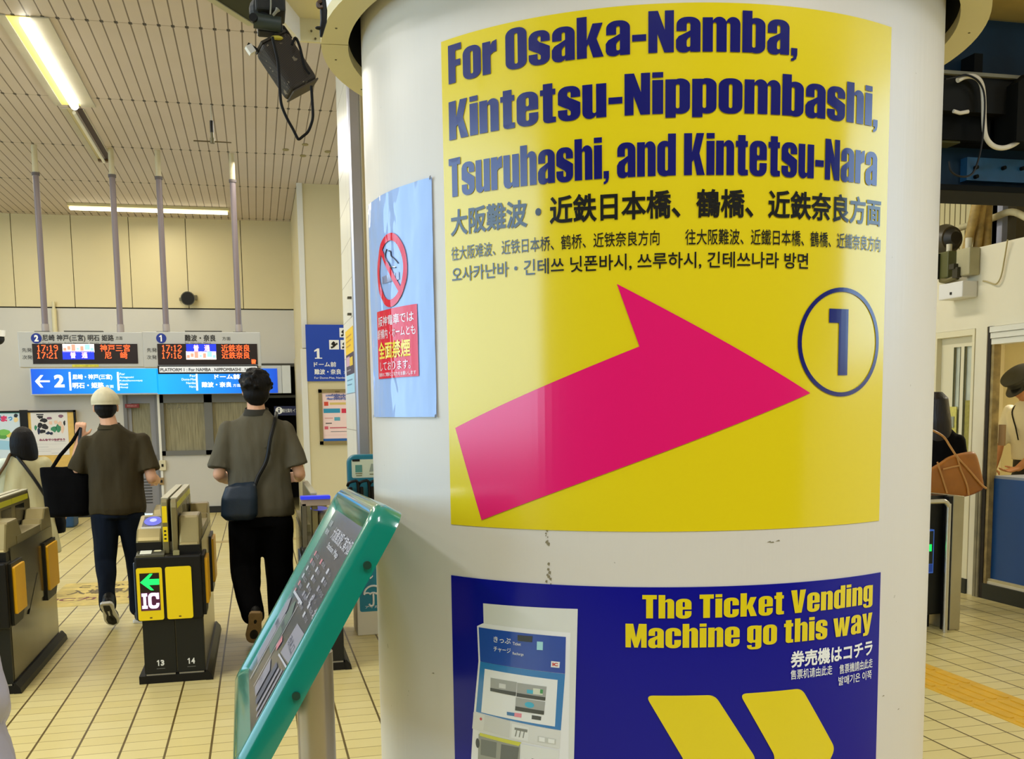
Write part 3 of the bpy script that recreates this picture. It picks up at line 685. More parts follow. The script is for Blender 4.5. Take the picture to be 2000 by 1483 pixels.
# printed picture of a ticket machine
def ink(n, c): return vinyl('ink_' + n, c)
pic = [
    ('backboard', 'e3e3df', [(-.2735, 1.2100), (-.1029, 1.2133), (-.1230, .60), (-.2600, .60), (-.2731, 1.1759)], 0),
    ('cabinet', 'f2f1f4', [(-.2742, 1.1762), (-.1152, 1.1742), (-.1290, .60), (-.3180, .60), (-.3055, .935), (-.2973, 1.0205), (-.2851, 1.1107), (-.2868, 1.1700)], 1),
    ('header_panel', '1648ae', [(-.2835, 1.1685), (-.1226, 1.167), (-.1245, 1.1066), (-.2813, 1.1104)], 2),
    ('middle_panel', '1f7cc4', [(-.2813, 1.1102), (-.1245, 1.1062), (-.1325, 1.0122), (-.2925, 1.0218)], 2),
    ('screen', 'f3f3f6', [(-.2719, 1.0991), (-.137, 1.0955), (-.1424, 1.0176), (-.2811, 1.0228)], 3),
    ('screen_button', 'a8a8a6', [(-.26, 1.0855), (-.2089, 1.0845), (-.2114, 1.0607), (-.2611, 1.0628)], 4),
    ('screen_button', 'a8a8a6', [(-.2085, 1.0836), (-.1558, 1.0827), (-.1585, 1.0592), (-.2103, 1.0602)], 4),
    ('screen_button', 'a8a8a6', [(-.2114, 1.0588), (-.1586, 1.0574), (-.1612, 1.0353), (-.2132, 1.0365)], 4),
    ('button_caption', '33332f', [(-.2608, 1.0682), (-.2106, 1.0673), (-.2114, 1.0607), (-.2611, 1.0628)], 5),
    ('button_caption', '33332f', [(-.2096, 1.0665), (-.1579, 1.0649), (-.1585, 1.0592), (-.2103, 1.0602)], 5),
    ('button_caption', '33332f', [(-.2125, 1.0435), (-.1605, 1.0417), (-.1612, 1.0353), (-.2132, 1.0365)], 5),
    ('button_picture', '35b4d8', [(-.1906, 1.0744), (-.1795, 1.0743), (-.1802, 1.0681), (-.191, 1.0682)], 5),
    ('button_picture', '35b4d8', circle(-.1866, 1.0490, .0085, 16, .0048), 5),
    ('button_picture', 'dfe3d0', [(-.1795, 1.078), (-.1620, 1.0778), (-.163, 1.068), (-.18, 1.068)], 5),
    ('button_picture', '3f9a55', [(-.1668, 1.0775), (-.1620, 1.0774), (-.1628, 1.0705), (-.1675, 1.0706)], 6),
    ('button_picture', 'dddddd', [(-.243, 1.0785), (-.2300, 1.0783), (-.2305, 1.0705), (-.2435, 1.0707)], 5),
    ('screen_label', '2370b0', [(-.2289, 1.0318), (-.2143, 1.0319), (-.2149, 1.0262), (-.229, 1.0261)], 4),
    ('screen_label', 'f28ba0', [(-.2143, 1.0323), (-.201, 1.0324), (-.2015, 1.0255), (-.2149, 1.0256)], 4),
    ('screen_label', '3a3a3a', [(-.1826, 1.0323), (-.1659, 1.0318), (-.1666, 1.0252), (-.1831, 1.0256)], 4),
    ('lower_console', 'e4e3e2', [(-.2976, 1.0204), (-.1325, 1.0122), (-.1347, .9816), (-.3013, .991)], 3),
    ('card_flap', 'd6d5d3', [(-.2736, 1.0182), (-.2226, 1.0175), (-.2249, .9877), (-.277, .9925)], 4),
    ('coin_slot', 'efefef', [(-.2195, 1.0132), (-.1884, 1.0108), (-.1901, .987), (-.2214, .9882)], 4),
    ('slot_hole', '7e7e78', [(-.2143, 1.0073), (-.1905, 1.0068), (-.1911, 1.002), (-.2148, 1.0034)], 5),
    ('slot_hole', '8a8a84', [(-.2115, 1.003), (-.2095, 1.003), (-.212, .992), (-.2145, .992)], 5),
    ('slot_hole', '8a8a84', [(-.2045, 1.003), (-.2025, 1.003), (-.205, .9918), (-.2072, .9918)], 5),
    ('slot_hole', '8a8a84', [(-.1975, 1.003), (-.1955, 1.003), (-.198, .9915), (-.2, .9915)], 5),
    ('keypad', 'cfcfcb', [(-.1725, .9988), (-.1403, .9969), (-.1413, .9874), (-.1732, .9883)], 4),
    ('keypad_button', 'f4f4f4', [(-.170, .9975), (-.160, .997), (-.1602, .9895), (-.1702, .99)], 5),
    ('keypad_button', 'f4f4f4', [(-.154, .9965), (-.143, .996), (-.1435, .989), (-.1542, .9893)], 5),
    ('tray', '9b9b8f', [(-.2875, .9842), (-.2045, .9800), (-.2090, .90), (-.2920, .90)], 3),
    ('tray_edge', 'd8d62e', [(-.2848, .9867), (-.2021, .9834), (-.2074, .9766), (-.2849, .9814)], 4),
    ('tray_hole', '6c6f68', [(-.2821, .9761), (-.2497, .976), (-.2524, .9485), (-.2839, .9484)], 4),
    ('tray_hole', '5c5f5a', [(-.2408, .9746), (-.2068, .9742), (-.2099, .9531), (-.2435, .9476)], 4),
    ('receipt_hole', '17171a', circle(-.2898, .9675, .0042, 14, .0085), 4),
    ('lower_panel', 'e9e9e7', [(-.2042, .9812), (-.1357, .9787), (-.1400, .90), (-.2067, .90)], 4),
    ('card_slot', '2b2b2b', [(-.1835, .9590), (-.1790, .9585), (-.1795, .9545), (-.1840, .9550)], 5),
    ('header_window', '0c1420', [(-.2067, 1.1635), (-.1797, 1.164), (-.1804, 1.154), (-.2068, 1.1538)], 4),
    ('header_sticker', 'a9e4ee', [(-.1719, 1.156), (-.1613, 1.1563), (-.1619, 1.1425), (-.1725, 1.1421)], 4),
    ('ic_sticker', 'f4f4f4', [(-.1476, 1.1258), (-.1329, 1.1255), (-.1338, 1.1156), (-.1483, 1.1157)], 4),
    ('red_lamp', 'd31a20', circle(-.2818, 1.0111, .0026, 14), 4),
]
pp = flat('machine_picture', [(1, pic[0][2])], framePil, L1, ink(pic[0][1], '#' + pic[0][1]), bp_, cuts=pcuts(-.30, -.10, .012))
for nme, colr, P, lvl in pic[1:]:
    flat(nme, [(1, P)], framePil, L1 + .00025 * lvl, ink(colr, '#' + colr), pp, cuts=pcuts(min(p[0] for p in P), max(p[0] for p in P), .012))
for s, bx in (('きっぷ', (-.2525, 1.1470, -.2195, 1.1570)), ('チャージ', (-.2528, 1.1312, -.2197, 1.1400)), ('Ticket', (-.2158, 1.1462, -.2007, 1.1512)), ('Recharge', (-.2161, 1.1287, -.1960, 1.1345))):
    text('lettering', s, bx, framePil, L1 + .0012, P_wht, pp, bold=.01)
text('lettering', 'IC', (-.1455, 1.1180, -.1360, 1.1235), framePil, L1 + .0013, ink('red', '#cc1020'), pp, bold=.05)

# ---- laminated no-smoking notice
ns = thing('no_smoking_notice', framePil(-.51, 1.519, .001), 'pale blue laminated no-smoking notice on the left of the pillar', 'notice')
def frameNS(u, v, d=0):
    return framePil(u, v, d + .003 + .0016 * noise.noise(Vector((u * 26, v * 11, 1.3))) + .0008 * noise.noise(Vector((u * 70, v * 22, 5))))
M_lam = mat('laminated_paper', '#9dbcf2', .5, spec=.2, coat=.8, coatr=.03, bump=.05, bscale=14)  # blue of reflected daylight is put into the paper colour
curved_sheet('laminate', -.638, 1.519, -.3712, 1.9125, M_lam, ns, d=.0, th=.0006, nu=60, nv=60, fn=frameNS)
N1 = .0012
P_red = mat('laminated_red', '#e8002c', .5, spec=.1, coat=.7, coatr=.04); P_lb = mat('laminated_black', '#1b2740', .35, coat=1.0, coatr=.04); P_ly = mat('laminated_yellow', '#ffe11a', .5, coat=.7, coatr=.04); P_lw = mat('laminated_white', '#f6dfe6', .35, coat=1.0, coatr=.04); P_lg = mat('laminated_grey', '#8b8fb5', .35, coat=1.0, coatr=.04)
cx, cz, rr_ = -.508, 1.7775, .0640
ban = [(1, circle(cx, cz, rr_, 56)), (-1, circle(cx, cz, rr_ * .80, 56))]
ct, st = math.cos(math.radians(-45)), math.sin(math.radians(-45)); bw = rr_ * .085
bar = [(cx + ct * a - st * b, cz + st * a + ct * b) for a, b in ((-rr_ * .85, -bw), (rr_ * .85, -bw), (rr_ * .85, bw), (-rr_ * .85, bw))]
flat('ban_ring', ban + [(1, bar)], frameNS, N1 + .0004, P_red, ns, cuts=pcuts(cx - rr_, cx + rr_, .008))
flat('cigarette', [(1, rect(cx - .040, cz - .020, cx + .036, cz - .007)), (-1, rect(cx - .0325, cz - .0205, cx - .0305, cz - .0065)), (-1, rect(cx + .0225, cz - .0205, cx + .0245, cz - .0065))], frameNS, N1, P_lg, ns, cuts=pcuts(cx - .04, cx + .036, .008))
sm = MB()
smk = [(cx - .012, cz + .038), (cx - .018, cz + .030), (cx - .016, cz + .020), (cx - .006, cz + .014), (cx + .002, cz + .006), (cx + .012, cz + .004), (cx + .024, cz + .002)]
sm.tube([frameNS(u, v, N1) for u, v in smk], .0012, 6); sm.tube([frameNS(u, v, N1) for u, v in [(cx - .004, cz + .034), (cx + .004, cz + .032), (cx + .006, cz + .024), (cx + .018, cz + .018), (cx + .034, cz + .008)]], .0012, 6)
sm.build('smoke_lines', P_lb, ns)
rp = flat('red_panel', [(1, rect(-.583, 1.589, -.4165, 1.711))], frameNS, N1, P_red, ns, cuts=pcuts(-.583, -.4165, .008))
for s, bx, mt in (('阪神電車では', (-.572, 1.6825, -.4270, 1.7005), P_lw), ('駅構内・ホームとも', (-.576, 1.6600, -.4230, 1.6775), P_lw), ('全面禁煙', (-.574, 1.6235, -.4400, 1.6550), P_ly), ('しております。', (-.570, 1.6030, -.4400, 1.6190), P_lw), ('皆様のご理解とご協力をお願いします', (-.574, 1.5925, -.4240, 1.5995), P_lw)):
    text('lettering', s, bx, frameNS, N1 + .0006, mt, rp, bold=.025 if '全' in s else .01)
tp = MB()
for u, v in ((-.372, 1.9120), (-.6365, 1.5205), (-.3720, 1.5205)):
    tp.add([framePil(u - .003, v - .003, .0045), framePil(u + .0015, v - .003, .0045), framePil(u + .0015, v + .0035, .0045), framePil(u - .002, v + .002, .0045)], [(0, 1, 2, 3)])
tp.build('corner_tape', mat('grey_tape', '#6b6a70', .5), ns)

# ================================================================== CEILING LAMPS AND HANGING THINGS
M_tube = mat('lit_tube', '#fffdf0', .4, emit=9.0)
M_refl = mat('lamp_reflector', '#f0e59a', .35)
M_hous = mat('lamp_housing', '#bdb6a4', .5, var=.08)
# lit fluorescent fitting
f1 = thing('fluorescent_lamp', (-1.55, 9.6, ZC), 'lit fluorescent ceiling lamp with glowing tube, near the photo edge', 'lamp')
hs = MB(); X0, X1, Y0, Y1 = -1.70, -1.40, 8.50, 10.74
hs.box((X0 - .03, Y0 - .02, ZC - .012), (-1.665, Y1 + .02, ZC - .002)).box((-1.495, Y0 - .02, ZC - .012), (X1 + .03, Y1 + .02, ZC - .002))
hs.build('housing', M_hous, f1)
MB().box((-1.665, Y0, ZC - .006), (-1.495, Y1, ZC - .002)).build('reflector', mat('lit_reflector', '#f0e07a', .4, emit=.45), f1)
MB().cyl((-1.545, Y0 + .03, ZC - .03), (-1.545, Y1 - .06, ZC - .03), .036, n=14).build('tube', M_tube, f1, smooth=True)
# unlit fitting in line with it
f2 = thing('fluorescent_lamp', (-1.58, 11.9, ZC), 'unlit fluorescent ceiling lamp with dark slot, behind the glowing one', 'lamp')
MB().box((-1.70, 10.86, ZC - .010), (-1.645, 12.95, ZC - .002)).box((-1.50, 10.86, ZC - .010), (-1.49, 12.95, ZC - .002)).build('housing', M_hous, f2)
MB().box((-1.645, 10.86, ZC - .006), (-1.60, 12.93, ZC - .002)).build('reflector', mat('dull_reflector', '#cfc392', .45), f2)
MB().box((-1.56, 10.86, ZC - .008), (-1.50, 12.93, ZC - .002)).build('slot', mat('slot_brown', '#3a2414', .6), f2)
MB().cyl((-1.585, 10.90, ZC - .03), (-1.585, 12.90, ZC - .03), .017, n=10).build('tube', mat('unlit_tube', '#e8e2d0', .35), f2, smooth=True)
MB().box((-1.645, 12.86, ZC - .03), (-1.50, 12.93, ZC - .004)).build('end_cap', mat('end_cap_brown', '#6b5030', .5), f2)
# transverse twin lamp along the back wall
f3 = thing('fluorescent_lamp', (-1.35, 15.6, ZC), 'long twin-tube lamp running across the ceiling before the back wall', 'lamp')
MB().box((-2.42, 15.55, ZC - .04), (-.27, 15.70, ZC - .002)).build('housing', mat('batten_cream', '#d9cc98', .5), f3)
for yy in (15.58, 15.66):
    MB().cyl((-2.40, yy, ZC - .065), (-.29, yy, ZC - .065), .016, n=10).build('tube', mat('lit_tube_warm', '#fff3cf', .4, emit=4.0), f3, smooth=True)

# T-shaped antenna hanging from the ceiling
an = thing('antenna', (-.30, 10.5, ZC), 'small T-shaped antenna hanging from the ceiling planks', 'antenna')
q = lambda x, y: atY(x, y, 10.5)
MB().cyl(q(412, 205) + Vector((0, 0, .0)), q(413, 237), .006).build('rod', M_hous, an, smooth=True)
MB().cyl(q(413, 236), q(414, 259), .017).build('sleeve', M_black, an, smooth=True)
MB().cyl(q(414, 259), q(415, 272), .016).cyl(q(415, 270), q(415, 280), .022).build('socket', mat('antenna_socket', '#5d5638', .5), an, smooth=True)
MB().cyl(q(378, 275), q(452, 278.5), .006).build('crossbar', mat('antenna_bar', '#4b3d22', .5), an, smooth=True)

# faint marks where fittings were removed from the ceiling
for (px, py) in ((558, 292), (596, 282), (592, 304), (640, 296)):
    c = atZ(px, py, ZC)
    o = MB().prism(circle(c.x, c.y, .035, 14, .05), lambda u, v, d: Vector((u, v, ZC - d)), .001, .006).build('ceiling_plug', mat('plug_olive', '#8f8254', .6))
    tag(o, 'small round olive plug in the ceiling planks left of the pillar', 'plug', 'ceiling plugs')

# ------------------------------------------------------------------ departure boards
YL = 12.3
F_L = frameXZ(YL)
M_board = mat('board_casing', '#b5b5b2', .45)
M_scr = mat('led_screen', '#1c0c08', .35)
M_led = mat('led_orange', '#ff5a26', .5, emit=1.5)
M_ledb = mat('led_blue', '#1630c8', .5, emit=.7); M_ledw = mat('led_white', '#fdeee2', .5, emit=.9); M_ledp = mat('led_pink', '#ff8a78', .5, emit=.9); M_ledg = mat('led_mint', '#8ff0c8', .5, emit=.8); M_ledr = mat('led_pinkwhite', '#ffb8d0', .5, emit=1.3)
M_disc = mat('board_disc_blue', '#0a2a8c', .45)
def PB(x0, y0, x1, y1, Y=YL):
    a = atY(x0, y1, Y); b = atY(x1, y0, Y); return (a.x, a.z, b.x, b.z)
def board(name, label, x0, x1, y0, y1, scr, disc, head, sub, rows, poles, unit):
    a = PB(x0, y0, x1, y1)
    t = thing(name, ((a[0] + a[2]) / 2, YL, a[1]), label, 'departure board', 'departure boards')
    MB().box((a[0], YL + .001, a[1]), (a[2], YL + .16, a[3])).build('casing', M_board, t, bevel=.008)
    s = PB(*scr); sc0 = MB().box((s[0], YL - .006, s[1]), (s[2], YL + .002, s[3])).build('screen', M_scr, t)
    for k, (tm, dest, typ, blk, y) in enumerate(rows):
        fr = frameXZ(YL - .006)
        dots('departure_time', tm, PB(*tm_box(scr, y)), fr, .002, M_led, sc0)
        bx = PB(scr[0] + (scr[2] - scr[0]) * .285, y - 8.2, scr[0] + (scr[2] - scr[0]) * .585, y + 8)
        if typ:
            flat('train_type', [(1, rect(*bx))], fr, .001, M_ledb, sc0)
            text('lettering', typ, (bx[0] + .08, bx[1] + .012, bx[2] - .07, bx[3] - .008), fr, .002, M_ledr, sc0, bold=.03)
        else:
            flat('train_type', [(1, rect(*bx))], fr, .001, M_ledw, sc0)
            w_ = bx[2] - bx[0]; h_ = bx[3] - bx[1]
            for i, (fx, fw, mm) in enumerate(((.02, .1, M_ledp), (.15, .1, M_ledp), (.28, .12, M_ledp), (.44, .08, M_ledg), (.56, .1, M_ledp), (.70, .16, M_ledg), (.88, .1, M_ledg))):
                flat('train_type_glyph', [(1, rect(bx[0] + fx * w_, bx[1] + h_ * (.18 + .12 * (i % 2)), bx[0] + (fx + fw) * w_, bx[3] - h_ * (.45 - .2 * (i % 3))))], fr, .002, mm, sc0)
        dx0 = scr[0] + (scr[2] - scr[0]) * dest[1]; dx1 = scr[0] + (scr[2] - scr[0]) * dest[2]
        text('destination', dest[0], PB(dx0, y - 7.2, dx1, y + 6.6), fr, .002, M_led, sc0, bold=.008)
    c = atY(disc[0], disc[1], YL)
    d0 = flat('platform_disc', [(1, circle(c.x, c.z, .055))], F_L, .002, M_disc, t)
    if disc[2] == '1': flat('platform_number', [(1, one(c.x - .028, c.z - .036, c.x + .020, c.z + .036))], F_L, .004, M_wtext, d0)
    else: text('platform_number', disc[2], (c.x - .022, c.z - .036, c.x + .022, c.z + .036), F_L, .004, M_wtext, d0, bold=.06)
    for s_, b_, bo in head: text('heading', s_, PB(*b_), F_L, .002, M_ktext, t, bold=bo)
    for s_, b_ in sub: text('caption', s_, PB(*b_), F_L, .002, mat('caption_grey', '#55534c', .5), t)
    for px0, px1, ytop, lab in poles:
        p0 = atY(px0, ytop, YL + .08); p1 = Vector((atY(px1, y0, YL).x, YL + .08, a[3] - .01)); xm = (p0.x + p1.x) / 2
        pl_ = MB().cyl((xm, YL + .08, a[3] - .005), (xm, YL + .08, p0.z), .033, n=14).build('hanging_pole', mat('pole_mauve_grey', '#7f7274', .4), t, smooth=True)
        MB().cyl((xm, YL + .08, p0.z), (xm, YL + .08, ZC - .001), .031, n=14).build('upper_pole', mat('pole_cream', '#d2c5a0', .45), pl_, smooth=True)
        MB().cyl((xm, YL + .08, p0.z - .01), (xm, YL + .08, p0.z + .02), .043, n=14).build('pole_collar', mat('pole_collar_grey', '#5f5654', .5), pl_, smooth=True)
        MB().cyl((xm, YL + .08, a[3] - .003), (xm, YL + .08, a[3] + .09), .040, n=14).build('pole_socket', mat('pole_socket', '#a79c96', .45), pl_, smooth=True)
    for u in unit:
        b = PB(*u); MB().box((b[0], YL + .03, b[1]), (b[2], YL + .12, b[3])).build('top_bracket', mat('bracket_dark', '#4d4a40', .5), t)
    return t
def tm_box(scr, y):
    w_ = scr[2] - scr[0]; return (scr[0] + w_ * .035, y - 6.2, scr[0] + w_ * .235, y + 6.2)
b2 = board('departure_board', 'left hanging departure board headed platform 2 with orange times', 38, 278, 649, 718, (65, 672, 268, 711), (71, 661, '2'),
      [('尼崎 神戸(三宮) 明石 姫路', (83, 654, 222, 668), .02), ('方面', (226, 657, 239, 664), .0), ('先発', (43, 680, 62, 688), 0), ('次発', (44, 694, 63, 702), 0)],
      [('for Amagasaki, Kobe-Sannomiya, Akashi, Himeji', (83, 669, 214, 672.5))],
      [('17:19', ('神戸三宮', .645, .93), '', 0, 680.5), ('17:21', ('尼　崎', .69, .905), '普　通', 0, 694.5)],
      [(69, 87, 341, ''), (219, 234, 345, '')], [(124, 646, 200, 650), (66, 646.5, 95, 650)])
b1 = board('departure_board', 'right hanging departure board headed platform 1 with orange times', 281, 508, 649, 718, (309, 672, 502, 713), (315, 661, '1'),
      [('難波・奈良', (361, 654, 421, 667), .02), ('方面', (434, 658, 450, 665), 0), ('先発', (287, 680, 306, 688), 0), ('次発', (287, 694, 306, 702), 0)],
      [('for Namba, Nara', (361, 668.5, 412, 672))],
      [('17:12', ('近鉄奈良', .64, .925), '普　通', 0, 680.5), ('17:16', ('近鉄奈良', .645, .925), '', 0, 694.5)],
      [(312, 322, 349, ''), (455, 466, 355, '')], [(361, 646, 433, 650), (305, 647, 328, 650), (455, 648, 480, 650)])
text('screen_mark', '皆', PB(491, 702, 500, 711), frameXZ(YL - .006), .002, M_led, b1, bold=.05)
b = PB(309, 714, 504, 731)
pf = MB().box((b[0], YL - .03, b[1]), (b[2], YL + .0, b[3])).build('platform_strip', M_black, b1)
b = PB(312, 716, 502, 728)
MB().box((b[0], YL - .034, b[1]), (b[2], YL - .030, b[3])).build('strip_panel', mat('strip_white', '#d9dbe0', .4, emit=.25), pf)
text('lettering', 'PLATFORM 1 : For NAMBA . NIPPOMBASHI . NARA', PB(314, 718.8, 500, 726), frameXZ(YL - .034), .002, mat('strip_letter', '#2f2c29', .5), pf, bold=.02)
b = PB(141, 712, 193, 717); flat('yellow_sticker', [(1, rect(*b))], F_L, .002, mat('sticker_yellow', '#cfc63a', .5, var=.3, vscale=30), b2)

# ------------------------------------------------------------------ blue illuminated direction sign on the back wall
YS = 16.25
def PS(x0, y0, x1, y1): return PB(x0, y0, x1, y1, YS)
F_S = frameXZ(YS)
a = PS(60, 714, 550, 773)
bs = thing('direction_sign', ((a[0] + a[2]) / 2, YS, a[1]), 'long blue lit sign with arrow and 2 under the departure boards', 'sign')
MB().box((a[0], YS + .002, a[1]), (a[2], YW - .001, a[3])).build('sign_box', mat('sign_box_white', '#c3c8d0', .4), bs, bevel=.01)
def sign_blue():
    M, nt, b_, (x, y, z), nz, tc = base('backlit_blue', .3)
    # the lamps inside sit along the middle of the box: brighter centre, dimmer ends
    d1_ = nmath(nt, 'SUBTRACT', 1, nmath(nt, 'MINIMUM', nmath(nt, 'MULTIPLY', nmath(nt, 'ABSOLUTE', nmath(nt, 'ADD', x, 1.45)), .55), 1))
    c = nmix(nt, d1_, lin('#0a44c4'), lin('#17a0ff'))
    nt.links.new(c, b_.inputs['Base Color']); nt.links.new(c, b_.inputs['Emission Color']); b_.inputs['Emission Strength'].default_value = .75
    return M
M_bl = sign_blue()
for x0, x1 in ((63, 307.4), (308.2, 541)):
    b = PS(x0, 720, x1, 770); MB().box((b[0], YS - .004, b[1]), (b[2], YS + .002, b[3])).build('lit_panel', M_bl, bs)
M_sw = mat('sign_white', '#f4f8ff', .4, emit=.9)
FS = frameXZ(YS - .004); D_ = .003
def sign_txt(s, bx, bold=.03): text('lettering', s, PS(*bx), FS, D_, M_sw, bs, bold=bold)
def AR(cx, cy, w, h):      # left arrow
    p = lambda x, y: (lambda v: (v.x, v.z))(atY(cx + x, cy + y, YS))
    return [p(-w, 0), p(-w * .25, -h), p(.12 * w, -h), p(-.42 * w, -.14 * h), p(w, -.14 * h), p(w, .14 * h), p(-.42 * w, .14 * h), p(.12 * w, h), p(-.25 * w, h)]
flat('arrow', [(1, AR(83, 745, 14.5, 12))], FS, D_, M_sw, bs)
sign_txt('2', (106.5, 732, 125, 757), .045)
for x in (137, 231, 384.5, 475): b = PS(x - .8, 727, x + .9, 763); flat('divider', [(1, rect(*b))], FS, D_, M_sw, bs)
sign_txt('尼崎・神戸(三宮)', (142, 731, 219, 743)); sign_txt('明石・姫路', (142, 747, 203, 759)); sign_txt('方面', (206, 752, 222, 758), .0)
for i, s in enumerate(('For', 'Amagasaki', 'Kobe(Sannomiya)', 'Akashi', 'Himeji')):
    sign_txt(s, (234, 728.5 + i * 6.6, 234 + (10, 27, 44, 16, 16)[i], 733 + i * 6.6), 0)
for i, s in enumerate(('For', 'Dome-Mae', 'Namba', 'Nara')):
    sign_txt(s, (382 - (11, 27, 18, 12)[i], 732 + i * 7, 382, 736.5 + i * 7), 0)
sign_txt('ドーム前', (419, 731, 468, 741)); sign_txt('難波・奈良', (394, 746, 452, 757)); sign_txt('方面', (455, 750, 470, 756), 0)
MB().box((PS(540, 0, 549, 1)[0], YS - .006, a[1]), (a[2], YS, a[3])).build('end_cap', mat('sign_end_cap', '#d3d8dd', .4), bs)

# dark information sign in the passage
b = PB(536, 793, 600, 812, 16.45)
iso = thing('information_sign', ((b[0] + b[2]) / 2, 16.45, b[1]), 'small dark navy information sign with white i beside the column', 'sign')
MB().box((b[0], 16.45, b[1]), (b[2] - .02, 16.49, b[3])).build('sign_panel', mat('info_navy', '#0c1a4a', .4), iso)
c = atY(545, 802, 16.45)
flat('i_disc', [(1, circle(c.x, c.z, .055)), (-1, rect(c.x - .010, c.z - .035, c.x + .010, c.z + .012)), (-1, circle(c.x, c.z + .03, .011, 12))], frameXZ(16.45), .003, M_wtext, iso)
text('lettering', '観光案内 インフォ', PB(552, 798, 590, 806, 16.45), frameXZ(16.45), .003, M_wtext, iso)

# small red lit sign over the door
b = PB(244, 789, 271, 797, 16.4)
rs = thing('door_sign', ((b[0] + b[2]) / 2, 16.4, b[1]), 'small dark red sign above the grey door', 'sign')
MB().box((b[0], 16.42, b[1]), (b[2], 16.489, b[3])).build('sign_panel', mat('sign_dark_red', '#7c2024', .4), rs)
text('lettering', '関係者以外', (b[0] + .03, b[1] + .015, b[2] - .03, b[3] - .015), frameXZ(16.42), .002, mat('sign_pale_red', '#d69a94', .5), rs)

# black round horn on the back wall
hn = thing('horn_speaker', atY(368, 585, 16.4), 'round black horn speaker on the cream back wall', 'speaker')
c = atY(368, 585, YW)
MB().cyl((c.x, YW - .001, c.z), (c.x, YW - .14, c.z), .055, .105, n=28, caps=True).build('horn', mat('horn_grey', '#55523f', .5), hn, smooth=True)
MB().cyl((c.x, YW - .1405, c.z), (c.x, YW - .145, c.z), .092, n=28).build('horn_mouth', M_dark, hn)
MB().box((c.x - .13, YW - .05, c.z - .02), (c.x - .09, YW - .001, c.z + .02)).box((c.x + .09, YW - .05, c.z - .01), (c.x + .13, YW - .001, c.z + .06)).build('horn_bracket', mat('horn_bracket', '#6e6850', .5), hn)
# pipe on the back wall
a0 = atY(104, 590, YW); a1 = atY(109, 650, YW)
pw = MB().cyl((a1.x, YW - .04, a1.z - .25), (a1.x, YW - .04, a0.z - .1), .035, n=12).cyl((a1.x, YW - .04, a0.z - .12), (a1.x, YW - .04, a0.z), .022, n=12).build('wall_pipe', mat('pipe_cream', '#d6cda8', .45), smooth=True)
tag(pw, 'short cream vertical pipe on the back wall behind the left departure board', 'pipe')
# dome camera at the left edge
c = atY(-6, 662, 11.0)
dm = thing('dome_camera', c, 'white dome security camera at the left edge of the photo', 'camera')
MB().cyl(c + Vector((0, 0, .02)), c + Vector((0, 0, .08)), .075, .08, n=24).cyl(c + Vector((0, 0, .08)), c + Vector((0, 0, ZC - c.z - .001)), .025, n=12).build('housing', M_white, dm, smooth=True)
mb = MB(); mb.ell(c, .07, .07, .06); mb.build('dome', M_dark, dm, smooth=True)

# ------------------------------------------------------------------ notice boards on the back wall
YN = 16.44
def PN(x0, y0, x1, y1): return PB(x0, y0, x1, y1, YN)
FN = frameXZ(YN)
nbd = thing('notice_board', atY(75, 985, YN), 'black framed yellow cork notice board on the back wall', 'notice board')
b = PN(-60, 801, 147, 985)
MB().box((b[0], YN + .001, b[1]), (b[2], YW - .001, b[3])).build('cork_panel', mat('cork_yellow', '#e2bb62', .6, var=.08, vscale=20), nbd)
fr = MB(); tkn = .028
fr.box((b[0], YN - .02, b[3] - tkn), (b[2], YN + .03, b[3])).box((b[0], YN - .02, b[1]), (b[2], YN + .03, b[1] + tkn)).box((b[2] - tkn, YN - .02, b[1]), (b[2], YN + .03, b[3])).box((b[0], YN - .02, b[1]), (b[0] + tkn, YN + .03, b[3]))
m_ = PN(50, 801, 53.5, 985); fr.box((m_[0], YN - .018, m_[1]), (m_[2], YN + .03, m_[3]))
fr.build('board_frame', M_black, nbd)
# poster with crowd drawing
b = PN(65, 804, 131, 890)
p1_ = thing('paper_poster', ((b[0] + b[2]) / 2, YN, b[1]), 'white paper poster with busy dark and green drawing on cork board', 'poster')
MB().box((b[0], YN - .004, b[1]), (b[2], YN, b[3])).build('paper', mat('paper_white', '#e6e3e2', .5), p1_)
FP = frameXZ(YN - .004); rnd = random.Random(3)
def pblob(cx, cy, w, h, n=9, j=.35): return [(lambda v: (v.x, v.z))(atY(cx + w * (1 + rnd.uniform(-j, j)) * math.cos(2 * math.pi * i / n), cy + h * (1 + rnd.uniform(-j, j)) * math.sin(2 * math.pi * i / n), YN)) for i in range(n)]
inks = [mat('print_black', '#16161a', .5), mat('print_green', '#3b8a66', .5), mat('print_skin', '#eec9b4', .5), mat('print_violet', '#8a5f78', .5), mat('print_maroon', '#8c1f52', .5), mat('print_navy', '#1f2a4a', .5)]
for cx, cy, w_, h_, k in ((79, 815, 6, 3.5, 0), (86, 822, 7, 4, 0), (78, 832, 5, 5, 0), (88, 834, 6, 5, 0), (97, 817, 5, 3.5, 3), (119, 813, 5, 3, 3), (109, 825, 4, 4, 2), (99, 826, 4, 4, 2), (117, 828, 4, 5, 2), (106, 838, 6, 6, 1), (115, 836, 5, 7, 1), (84, 843, 6, 4, 0), (76, 842, 3, 6, 5), (94, 846, 5, 3, 5), (100, 847, 4, 3, 5), (122, 838, 3, 8, 2), (70, 835, 2.5, 5, 1), (126, 826, 2, 5, 0)):
    flat('print', [(1, pblob(cx, cy, w_, h_))], FP, .001 + .0005 * k, inks[k], p1_)
text('lettering', 'みんなでつながろう', PN(77, 856, 127, 862), FP, .003, inks[4], p1_, bold=.06)
